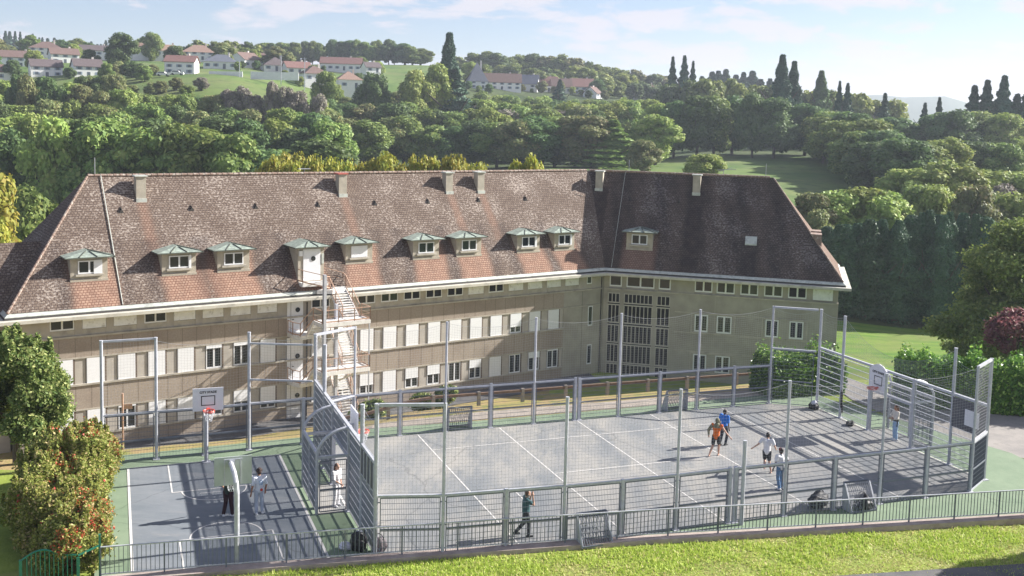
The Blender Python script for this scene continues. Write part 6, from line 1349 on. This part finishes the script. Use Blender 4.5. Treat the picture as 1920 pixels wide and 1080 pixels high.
# --- near vegetation with finer leaves
def leafy(name, label, cat, loc, lobes, n, leaf, mat, group=None, extra=None, trunk=None, part='foliage'):
    T = thing(name, label, cat, loc, 0, group); rn = np.random.RandomState(int(abs(loc[0] * 13 + loc[1] * 7)) % 9999)
    V, F_ = cloud(rn, lobes, n, leaf, outw=.38, rough=.2, shell=.5); cv, cf = [], []
    for c, r in lobes:
        v, f = ballmesh(c, [x * .5 for x in r]); cf.append(f + len(V) + sum(len(a) for a in cv)); cv.append(v)
    me = npmesh(part, np.concatenate([V] + cv), np.concatenate([F_] + cf), [mat]); o = bpy.data.objects.new(part, me); COL.objects.link(o); o.parent = T
    if extra:
        V, F_ = cloud(rn, lobes, extra[0], leaf * 1.0, outw=.3, shell=.12, rough=.14)
        keepm = np.repeat(rn.rand(len(V) // 4) < 1, 4); c0 = V.reshape(-1, 4, 3).mean(1); cl = np.sin(c0[:, 0] * 2.3 + 1) + np.sin(c0[:, 1] * 2.9) + np.sin(c0[:, 2] * 3.7 + 2); sel = cl > extra[2]
        V = V.reshape(-1, 4, 3)[sel].reshape(-1, 3); me = npmesh('red_shoots', V, np.arange(len(V)).reshape(-1, 4), [extra[1]]); o = bpy.data.objects.new('red_shoots', me); COL.objects.link(o); o.parent = T
    if trunk:
        mb = MB(); h, r = trunk; rnd = random.Random(2); mb.tubes([(0, 0, -.3), (0, 0, h * .4), (.1, 0, h)], [r, r * .8, r * .4], 9)
        for i in range(6):
            t = i * 1.05; c = lobes[(i * 3) % len(lobes)][0]; mb.tubes([(0, 0, h * .35 + i * .1), (c[0] * .4, c[1] * .4, (h * .4 + c[2]) * .5), c], [r * .5, r * .35, r * .1], 7)
        mb.build('trunk' if cat == 'tree' else 'stems', MT['bark'], T, world=False)
    return T
def shoots(seed, lobes, n, r, h):
    rn = random.Random(seed); o_ = []
    for _ in range(n):
        c, q = rn.choice(lobes); t = rn.uniform(0, 6.28); k = rn.uniform(.3, 1.0); o_.append(((c[0] + q[0] * k * math.cos(t), c[1] + q[1] * k * math.sin(t), c[2] + q[2] * .75 + h * .3), (r * rn.uniform(.6, 1.3), r * rn.uniform(.6, 1.3), h * rn.uniform(.6, 1.4))))
    return lobes + o_
def blob_lobes(seed, n, R0, H, z0, rad=(.3, .5)):
    rn = random.Random(seed); l = []
    for i in range(n):
        t = rn.uniform(0, 6.28); u = rn.uniform(-.7, 1); q = math.sqrt(1 - u * u); r = rn.uniform(*rad)
        l.append(((R0 * q * math.cos(t), R0 * q * math.sin(t), z0 + H * u), (r, r, r * .85)))
    return l
p = G(40, 868); leafy('maple_tree', 'leafy green tree at the left in front of the school, behind the flowering bushes', 'tree', (p.x - .2, p.y, 0), shoots(3, blob_lobes(4, 70, 1.6, 2.1, 2.75, (.28, .66)), 110, .13, .42), 90000, .085, LM['near'], trunk=(3.4, .16), part='crown')
p = G(5, 850); leafy('maple_tree', 'darker leafy tree cut by the left edge beside the school', 'tree', (p.x - 1.8, p.y + 2.5, 0), blob_lobes(9, 30, 1.5, 1.6, 2.3, (.5, .85)), 22000, .14, LM['mid'], trunk=(2.6, .15), part='crown')
phs = [(-21.95, 10.6, 1.15, 1.75, 'rearmost red-tipped bush in the row beside the basketball court'), (-22.3, 8.4, 1.3, 2.2, 'tallest, reddest bush of the row beside the basketball court, second from the back'), (-22.7, 6.2, 1.35, 1.8, 'middle red-tipped bush of the row, leaning over the lawn'), (-22.3, 4.2, 1.15, 1.5, 'yellowish red-tipped bush, second from the front of the row'), (-22.0, 2.7, .8, 1.35, 'frontmost small bush reaching over the low railing end')]
for i, (a, b, r, h, lab) in enumerate(phs):
    c = C(a - .55, b); leafy('photinia_bush', lab, 'bush', (c.x, c.y, -.1), shoots(i, blob_lobes(i + 40, 42, r * 1.0, h * .6, h * .68, (.2, .5)), 60, .09, .30), int(42000 * r), .058, LM['photinia'], 'red-tipped bushes beside the basketball court', (6500, LM['phred'], .6 if i != 1 else .2), (h * .7, .05))
c = C(-24.6, 6.6); leafy('photinia_bush', 'low outlying red-tipped branch clump nearest the lawn', 'bush', (c.x + .6, c.y, -.1), blob_lobes(77, 12, .75, .4, .9, (.25, .4)), 13000, .058, LM['photinia'], 'red-tipped bushes beside the basketball court', (2000, LM['phred'], .5), (.7, .04))
def hedge(label, pts, wd, h, n, leaf, tuft=.35):
    base = Vector(pts[0]); z0 = min(tz(*Vector(p).xy) for p in pts); T = thing('laurel_hedge', label, 'hedge', (base.x, base.y, z0), 0)
    rn = np.random.RandomState(int(abs(base.x) * 10)); Ls = [(Vector(b) - Vector(a)).length for a, b in zip(pts, pts[1:])]; tot = sum(Ls); V_, F_ = [], []
    t = rn.rand(n) * tot; side = rn.choice([0, 0, 1, 2, 2], n); P = np.zeros((n, 3)); N_ = np.zeros((n, 3))
    for i in range(n):
        s_ = t[i]; k = 0
        while k < len(Ls) - 1 and s_ > Ls[k]: s_ -= Ls[k]; k += 1
        a, b = Vector(pts[k]), Vector(pts[k + 1]); d = (b - a).normalized(); nn = Vector((d.y, -d.x, 0)); q = a + d * s_; j = rn.normal() * .09
        if side[i] == 2: o_ = (rn.rand() - .5) * wd; z = h + j + abs(rn.normal()) * tuft * max(0, .4 + math.sin(s_ * 2.1) * .5 + math.sin(s_ * 5.3) * .4) ; nv = (d.x * 0, 0, 1)
        else: sg = 1 if side[i] == 0 else -1; o_ = sg * (wd / 2 + j); z = rn.rand() * h; nv = tuple(nn * sg)
        q = q + nn * o_; P[i] = (q.x - base.x, q.y - base.y, z); N_[i] = nv
    for (pp, dd) in ((pts[0], -1), (pts[-1], 1)):
        m = n // 12; a = Vector(pts[0] if dd < 0 else pts[-2]); b = Vector(pts[1] if dd < 0 else pts[-1]); d = (b - a).normalized(); nn = Vector((d.y, -d.x, 0)); e_ = Vector(pp)
        for i in range(m):
            q = e_ + nn * (rn.rand() - .5) * wd + d * dd * rn.normal() * .1; P = np.vstack([P, (q.x - base.x, q.y - base.y, rn.rand() * h)]); N_ = np.vstack([N_, tuple(d * dd)])
    Nn = N_ * .6 + rn.normal(size=N_.shape) * .5; Nn /= np.linalg.norm(Nn, axis=1, keepdims=True); V, Fq = quads(P, Nn, leaf * (.6 + .8 * rn.rand(len(P))), rn, 1.8)
    me = npmesh('foliage', V, Fq, [LM['laurel']]); o = bpy.data.objects.new('foliage', me); COL.objects.link(o); o.parent = T
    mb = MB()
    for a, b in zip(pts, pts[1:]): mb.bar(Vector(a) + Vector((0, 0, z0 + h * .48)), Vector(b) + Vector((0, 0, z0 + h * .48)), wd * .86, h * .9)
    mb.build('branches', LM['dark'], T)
hedge('short clipped laurel hedge with bright shoots between the far pitch fence and the school', [C(12.1, 15.4), C(16.7, 15.4)], 2.2, 1.6, 22000, .095, .42)
hedge('long clipped laurel hedge with dark face and bright top beyond the right pitch end', [C(18.4, 12.0), C(22.9, 8.9), C(36, 0.5)], 1.8, 2.35, 40000, .09, .35)
def shrub_at(px, ytop, Y, w, label, leaf='near', n=4000):
    p = atY(px, ytop, Y); zb = tz(p.x, Y); h = p.z - zb; r = w / 2 / 1960 * Y; leafy('shrub', label, 'shrub', (p.x, Y, zb), blob_lobes(int(px), 12, r * .6, h * .3, h * .5, (r * .35, r * .55)), n, .12, LM[leaf], trunk=(h * .6, .04))
shrub_at(838, 718, 66, 46, 'upright dark shrub on the bank before the school, right one of the group')
shrub_at(800, 738, 66, 60, 'wide dark shrub on the bank before the school, beside the upright one', n=5000); shrub_at(700, 752, 60, 50, 'thin weedy shrub on the bank near the left goal'); shrub_at(665, 775, 58, 40, 'small weedy shrub behind the left goal cage', n=2500)
p = atY(1895, 424, 84); zb = tz(p.x + 1.5, 84); hh = p.z - zb; ol = []; orn = random.Random(12)
for i in range(95):
    t = orn.uniform(0, 6.28); q = math.sqrt(orn.random()); r = orn.uniform(.7, 1.5); lay = orn.choice([.36, .48, .6, .74, .86, .96]); ext = 6.6 * (1.05 - abs(lay - .48) * 1.35)
    ol.append(((ext * q * math.cos(t), ext * q * math.sin(t), hh * lay + orn.uniform(-.4, .4) - .5 * q), (r * 1.2, r * 1.2, r * .7)))
leafy('oak_tree', 'big dark spreading tree overhanging the lawn at the right edge', 'tree', (p.x + 1.5, 84, zb), ol, 60000, .17, LM['mid'], trunk=(hh * .8, .32), part='crown')
p = atY(1895, 600, 68); leafy('copper_leaved_bush', 'dark red leaved bush above the hedge at the right edge', 'bush', (p.x + .6, 68, tz(p.x, 68)), blob_lobes(5, 26, 1.5, 1.1, max(1.6, p.z - tz(p.x, 68) - 2.4), (.4, .8)), 11000, .13, LM['copper'], trunk=(2.5, .1))
# trees standing beyond the right edge whose shade falls on the grass bank
for k, (a, b, h) in enumerate(((21.8, 35.2, 6.0), (25.0, 33.6, 6.6))):
    put_tree((a, b, -.2), h, 5.0, 'broad', 'mid', ('nearer' if k == 0 else 'farther') + ' tree beyond the right edge shading the grass bank', 'trees beyond the right edge')
# --- grass tufts on the foreground bank
rn = np.random.RandomState(8); n = 150000
A_ = rn.uniform(-24, 14, n); Bv = -.05 - rn.rand(n) * 7.5 - (A_ + 10) * .155
def tufts(name, A_, Bv, hgt, cols, dens=None):
    n = len(A_); P = np.zeros((n, 3))
    P[:, 0] = CO.x + CE.x * A_ + CG.x * Bv; P[:, 1] = CO.y + CE.y * A_ + CG.y * Bv
    P[:, 2] = np.array([tz(x, y) for x, y in P[:, :2]])
    ang = rn.rand(n) * 6.283; w = .010 + .016 * rn.rand(n); h = hgt * (.4 + rn.rand(n)); lean = rn.normal(size=(n, 2)) * .05
    dx = np.stack([np.cos(ang) * w, np.sin(ang) * w, 0 * w], 1); top_ = P + np.stack([lean[:, 0], lean[:, 1], h], 1)
    V = np.stack([P - dx, P + dx, top_ + dx * .3, top_ - dx * .3], 1).reshape(-1, 3)
    me = npmesh(name, V, np.arange(4 * n).reshape(-1, 4), [cols]); o = bpy.data.objects.new(name, me); COL.objects.link(o); o['kind'] = 'stuff'; o['label'] = 'short bright green grass tufts on the foreground bank'; o['category'] = 'grass'
grl = leafmat('grass_blades', (0.22, 0.30, 0.045), (0.34, 0.41, 0.08), (0.46, 0.40, 0.2), transl=.3)
pat = np.sin(A_ * .9 + 2 * np.sin(Bv)) + np.sin(Bv * 1.9 + A_ * .35) + .6 * np.sin(A_ * 3.1 + Bv * 2.2) + rn.normal(size=n) * .5
m_ = pat > -.1; tufts('grass', A_[m_], Bv[m_], .085, grl)
grd = leafmat('dry_blades', (0.30, 0.30, 0.10), (0.42, 0.38, 0.17), (0.30, 0.38, 0.08), transl=.3); m_ = (pat <= -.1) & (rn.rand(n) < .55); tufts('grass', A_[m_], Bv[m_], .045, grd)
bpy.data.objects['grass.001']['label'] = 'short dry yellowish grass in the worn patches of the bank'

# ================================================================ HOUSES ON THE HILL
WALLM = [paint('house_wall_white', (0.80, 0.79, 0.78), .85, var=.06, scale=1), paint('house_wall_cream', (0.70, 0.64, 0.56), .85, var=.06, scale=1)]
ROOFM = {'brown': paint('house_roof_brown', (0.155, 0.10, 0.085), .9, var=.2, scale=2), 'dark': paint('house_roof_dark', (0.11, 0.085, 0.085), .9, var=.2, scale=2), 'terra': paint('house_roof_terracotta', (0.27, 0.175, 0.135), .9, var=.2, scale=2), 'red': paint('house_roof_red', (0.19, 0.10, 0.085), .9, var=.2, scale=2), 'slate': paint('house_roof_slate', (0.13, 0.14, 0.17), .7, var=.2, scale=2)}
WINM = paint('house_window', (0.10, 0.12, 0.15), .4); SHM = paint('blue_shutter', (0.30, 0.36, 0.44), .7)
HPOS = []
def house(px, yb, Y, w, d, hw, hr, yaw, kind, roof, label, wall=0, floors=2, group=None, awn=False):
    best = min((abs(atY(px, yb, Y * f_).z - tz(atY(px, yb, Y * f_).x, Y * f_)), Y * f_) for f_ in [.9 + .005 * q_ for q_ in range(45)]); k_ = best[1] / Y; Y = best[1]; p = atY(px, yb, Y); w *= k_ * .92; d *= k_ * .92; hw *= .78; hr *= .95; HPOS.append((px, Y, w)); T = thing('house', label, 'house', (p.x, p.y + d * .4, p.z), R_(yaw), group); base = -4.0
    F_ = lambda x, y, z: Vector((x, y, z)); mb = MB(); mb.fbox(F_, -w / 2, w / 2, -d / 2, d / 2, base, hw)
    if kind == 'g':
        for x in (-w / 2, w / 2 - .02): mb.prism([F_(x, -d / 2, hw), F_(x, d / 2, hw), F_(x, 0, hw + hr)], (.02, 0, 0))
    mb.build('wall', WALLM[wall], T, world=False)
    mb = MB(); o = .4; k = hr / (d / 2); z0 = hw - o * k
    if kind == 'g':
        for s_ in (-1, 1): mb.prism([F_(-w / 2 - o, s_ * (d / 2 + o), z0), F_(-w / 2 - o, 0, hw + hr), F_(-w / 2 - o, 0, hw + hr + .18), F_(-w / 2 - o, s_ * (d / 2 + o), z0 + .18)], (w + 2 * o, 0, 0))
    else:
        r = w / 2 - d / 2 if kind == 'h' else .05; r = max(r, .05)
        v = [F_(-w / 2 - o, -d / 2 - o, z0), F_(w / 2 + o, -d / 2 - o, z0), F_(w / 2 + o, d / 2 + o, z0), F_(-w / 2 - o, d / 2 + o, z0), F_(-r, 0, hw + hr), F_(r, 0, hw + hr)]
        mb.add(v, [(0, 1, 5, 4), (1, 2, 5), (2, 3, 4, 5), (3, 0, 4), (3, 2, 1, 0)])
    rf = mb.build('roof', ROOFM[roof], T, world=False)
    mb = MB(); cx_ = w * .22; mb.fbox(F_, cx_ - .35, cx_ + .35, .2, .9, hw + hr * .5, hw + hr + .8); mb.build('chimney', WALLM[1], rf, T, world=False)
    n = max(2, int(w / 3)); zr_ = [(.8, 1.9)] if hw < 3.4 else [(.5, 1.5), (2.3, 3.2)]
    for i in range(n):
        x = -w / 2 + w * (i + .5) / n
        for j, (a, b_) in enumerate(zr_):
            if b_ > hw - .1: continue
            dr = (i == n // 2 and j == 0)
            mb = MB(); mb.fbox(F_, x - .5, x + .5, -d / 2 - .04, -d / 2 + .02, (0 if dr else a), b_); wn_ = mb.build('door' if dr else 'window', WINM, T, world=False)
            if not dr: mb = MB(); mb.fbox(F_, x - .95, x - .52, -d / 2 - .06, -d / 2 + .02, a, b_); mb.fbox(F_, x + .52, x + .95, -d / 2 - .06, -d / 2 + .02, a, b_); mb.build('shutters', SHM, wn_, T, world=False)
    mb = MB(); mb.fbox(F_, w / 2 - .02, w / 2 + .04, -.5, .5, 1.0, 2.2); mb.build('window', WINM, T, world=False)
    if awn: mb = MB(); mb.hexa([F_(-1, -d / 2 - 2, 2.2), F_(3.5, -d / 2 - 2, 2.2), F_(3.5, -d / 2, 2.7), F_(-1, -d / 2, 2.7), F_(-1, -d / 2 - 2, 2.3), F_(3.5, -d / 2 - 2, 2.3), F_(3.5, -d / 2, 2.8), F_(-1, -d / 2, 2.8)]); mb.build('awning', MT['red'], T, world=False)
    return T
H_ = [(22, 125, 365, 15, 9, 4.6, 2.6, 22, 'g', 'brown', 'large white house with long brown roof cut near the left edge'), (80, 104, 412, 13, 10, 4.4, 3, 18, 'h', 'brown', 'white house with hipped brown roof above the left gabled houses'),
 (113, 118, 385, 10.5, 8, 4.5, 2.5, 32, 'g', 'brown', 'white gabled house with light brown roof between two darker roofed ones'), (174, 112, 400, 13, 9, 5, 2.4, 15, 'g', 'dark', 'white two-storey house with a red awning'),
 (78, 143, 348, 10.5, 8, 4.4, 2.5, 32, 'g', 'dark', 'white gabled house with dark roof, lower row, left of the two'), (156, 143, 345, 9.5, 8, 4.4, 2.6, 32, 'g', 'dark', 'white gabled house with dark roof, lower row, right of the two'),
 (4, 150, 328, 8, 7, 3.6, 2.4, 32, 'g', 'brown', 'small gabled house cut by the left edge'), (262, 104, 425, 14, 10, 2.8, 3.6, 12, 'h', 'terra', 'low house with broad terracotta hip roof right of the big dark tree'),
 (308, 106, 418, 11, 9, 3.4, 2.8, 20, 'h', 'terra', 'low white house with light terracotta roof'), (368, 112, 405, 13, 9, 4.4, 3.2, 15, 'h', 'terra', 'house with terracotta roof behind a tree, above the red roofed one'),
 (336, 139, 350, 10.5, 8, 5.3, 2.2, 4, 'g', 'red', 'white two-storey house with red-brown roof and dark garage above the meadow'), (410, 129, 372, 12.5, 9, 3.6, 2.8, 10, 'h', 'slate', 'cream bungalow with dark slate hip roof'),
 (430, 110, 402, 7.5, 8, 3, 2.6, 20, 'p', 'terra', 'small house with pale terracotta pyramid roof behind the slate one'), (455, 126, 378, 9, 9, 4, 3, 58, 'g', 'brown', 'white house with its gable end to the left of centre hill'),
 (480, 119, 396, 12, 8, 3, 2.5, 20, 'h', 'brown', 'low brown roofed house behind the gable-fronted one'), (512, 133, 370, 9.5, 9, 3.2, 3.2, 20, 'h', 'dark', 'house with steep dark hip roof and dark entrance'),
 (553, 139, 366, 9.5, 8, 3.2, 2.5, 28, 'g', 'red', 'small white gabled house with red-brown roof'), (585, 152, 345, 9, 8, 3.8, 2.8, 30, 'h', 'brown', 'white house with brown hip roof half behind the round meadow tree'),
 (650, 165, 342, 8.5, 8, 4.2, 3, 20, 'h', 'terra', 'white house with terracotta hip roof lowest on the hill'), (638, 132, 430, 18, 8, 4, 3, 4, 'g', 'red', 'long white farmhouse with red roof left of the far meadow'), (694, 136, 402, 6.5, 6, 3, 2.2, 30, 'g', 'dark', 'small barn with dark roof at the foot of the far meadow'),
 (893, 166, 478, 9.5, 9.5, 5, 8.5, 12, 'p', 'slate', 'small manor with a tall pointed slate roof at the left of the village row'), (940, 168, 480, 19, 9, 4.5, 4.2, 4, 'g', 'brown', 'long brown roofed house beside the manor in the village row'),
 (992, 172, 476, 9, 9, 5, 4.5, -8, 'g', 'slate', 'tall house with grey roof in the middle of the village row'), (1022, 172, 474, 12, 9, 4, 4.6, 4, 'g', 'red', 'house with steep red roof in the middle of the village row'), (1052, 174, 472, 10, 8, 3.8, 4.2, 6, 'g', 'brown', 'brown roofed house right of the steep red one in the village row'),
 (1092, 177, 470, 11, 8, 5, 4, 10, 'g', 'red', 'end house of the village row with tall white gable'), (1112, 184, 455, 6, 7, 3, 3, 60, 'g', 'brown', 'small gabled house in front of the village row end'), (1140, 178, 490, 9, 8, 3, 3, 5, 'g', 'brown', 'low brown roofed cottage right of the village row'),
 (1212, 180, 480, 13, 8, 3.5, 3.6, 5, 'h', 'red', 'red roofed house alone near the right end of the village wood'), (1383, 183, 402, 9, 8, 3.5, 3, 5, 'h', 'red', 'red roof half hidden in the trees left of the giant conifers')]
for h in H_: house(*h[:11])
gt_ = []
for i, (px, Y, w) in enumerate(HPOS):
    wp = w / Y * 1960 / 2
    for s_ in (-1, 1):
        if trn.random() < .6: gt_.append((px + s_ * wp * trn.uniform(.85, 1.3), Y - trn.uniform(3, 8), trn.uniform(3.2, 6.5)))
    if trn.random() < .3: gt_.append((px + wp * trn.uniform(-1, 1), Y - 8, trn.uniform(2.2, 3.4)))
    gt_.append((px + wp * trn.uniform(-1.2, 1.2), Y + 12, trn.uniform(7.5, 11)))
for i, (x, Y, h) in enumerate(sorted(gt_)):
    X = (x - 960) / 1960 * Y; leaf = trn.choice(['mid', 'dark', 'dark', 'olive', 'light']); put_tree((X, Y, tz(X, Y) - .3), h, h * trn.uniform(1.0, 1.5), 'broad', leaf, '%s garden tree, %s from left, among the hillside houses' % (LEAFWORD[leaf], (ORD + ['fortieth'] + ['forty-' + o_ for o_ in ORD[:9]] + ['fiftieth'] + ['fifty-' + o_ for o_ in ORD[:9]] + ['sixtieth'] + ['sixty-' + o_ for o_ in ORD[:9]] + ['seventieth'] + ['seventy-' + o_ for o_ in ORD[:9]] + ['eightieth'] + ['eighty-' + o_ for o_ in ORD[:9]] + ['ninetieth'] + ['ninety-' + o_ for o_ in ORD[:9]])[min(i, 98)]), 'garden trees among the houses')
# the slopes between: white garden wall, lane cars, pylons
gw = thing('garden_wall', 'long low white garden wall along the lane before the bungalows', 'wall', atY(468, 140, 352))
mb = MB(); mb.bar(atY(392, 139, 352) - Vector((0, 0, .3)), atY(455, 140, 352) - Vector((0, 0, .3)), .3, 2.6); mb.bar(atY(470, 139.5, 352) - Vector((0, 0, .3)), atY(560, 142, 352) - Vector((0, 0, .3)), .3, 2.6); mb.build('wall_body', WALLM[0], gw)
def car(px, yb, Y, yaw, label, col):
    p = atY(px, yb, Y); p.z = max(p.z, tz(p.x, p.y) + .05); T = thing('parked_car', label, 'car', p, R_(yaw), 'cars parked by the hillside house'); F_ = lambda x, y, z: Vector((x, y, z)); mb = MB()
    prof = [(-2.1, .35), (2.1, .35), (2.1, .8), (1.9, .95), (1.0, 1.0), (.45, 1.45), (-1.3, 1.45), (-1.9, 1.0), (-2.1, .85)]; mb.prism([F_(x, -.85, z) for x, z in prof], (0, 1.7, 0)); mb.build('body', col, T, world=False)
    mb = MB(); mb.prism([F_(x, -.87, z) for x, z in [(.85, 1.0), (.4, 1.38), (-1.2, 1.38), (-1.6, 1.0)]], (0, 1.74, 0)); mb.build('windows', WINM, T, world=False)
    for x in (-1.3, 1.3):
        for y in (-.88, .7): mb = MB(); mb.tubes([F_(x, y, .33), F_(x, y + .18, .33)], [.33, .33], 12); mb.build('wheel', MT['black'], T, world=False)
car(306, 143, 340, 5, 'white car parked left of the pair below the red-brown roofed house', WALLM[0]); car(332, 141, 341, 8, 'white car parked nearest the garage of the hillside house', WALLM[0])
for x, y0, y1, Y in ((449, 142, 112, 350), (527, 142, 104, 350), (571, 152, 108, 342)):
    mb = MB(); a = atY(x, y0, Y); b_ = atY(x, y1, Y); mb.tube([(a.x, a.y, a.z - 3), (a.x, a.y, b_.z)], .12, 6); mb.bar((a.x - .7, a.y, b_.z - .3), (a.x + .7, a.y, b_.z - .3), .1); tag(mb.build('utility_pole', MT['galv'], smooth=False), {449: 'left', 527: 'middle', 571: 'right'}[x] + ' one of three grey utility poles before the hillside houses', 'pole', 'utility poles on the lane')

# ================================================================ HAZE
mb = MB(); mb.fbox(lambda a, b, z: Vector((a, b, z)), -3400, 6900, -30, 3330, -60, 135)
m, t, b = newmat('haze'); t.nodes.remove(b); pv = N(t, 'ShaderNodeVolumePrincipled'); pv.inputs['Color'].default_value = (0.80, 0.88, 1.0, 1); pv.inputs['Density'].default_value = HAZE; pv.inputs['Anisotropy'].default_value = 0.2
L(t, pv.outputs[0], t.nodes['Material Output'].inputs['Volume'])
hz = mb.build('haze', m); hz['kind'] = 'stuff'; hz['label'] = 'pale blue distance haze over the valley'
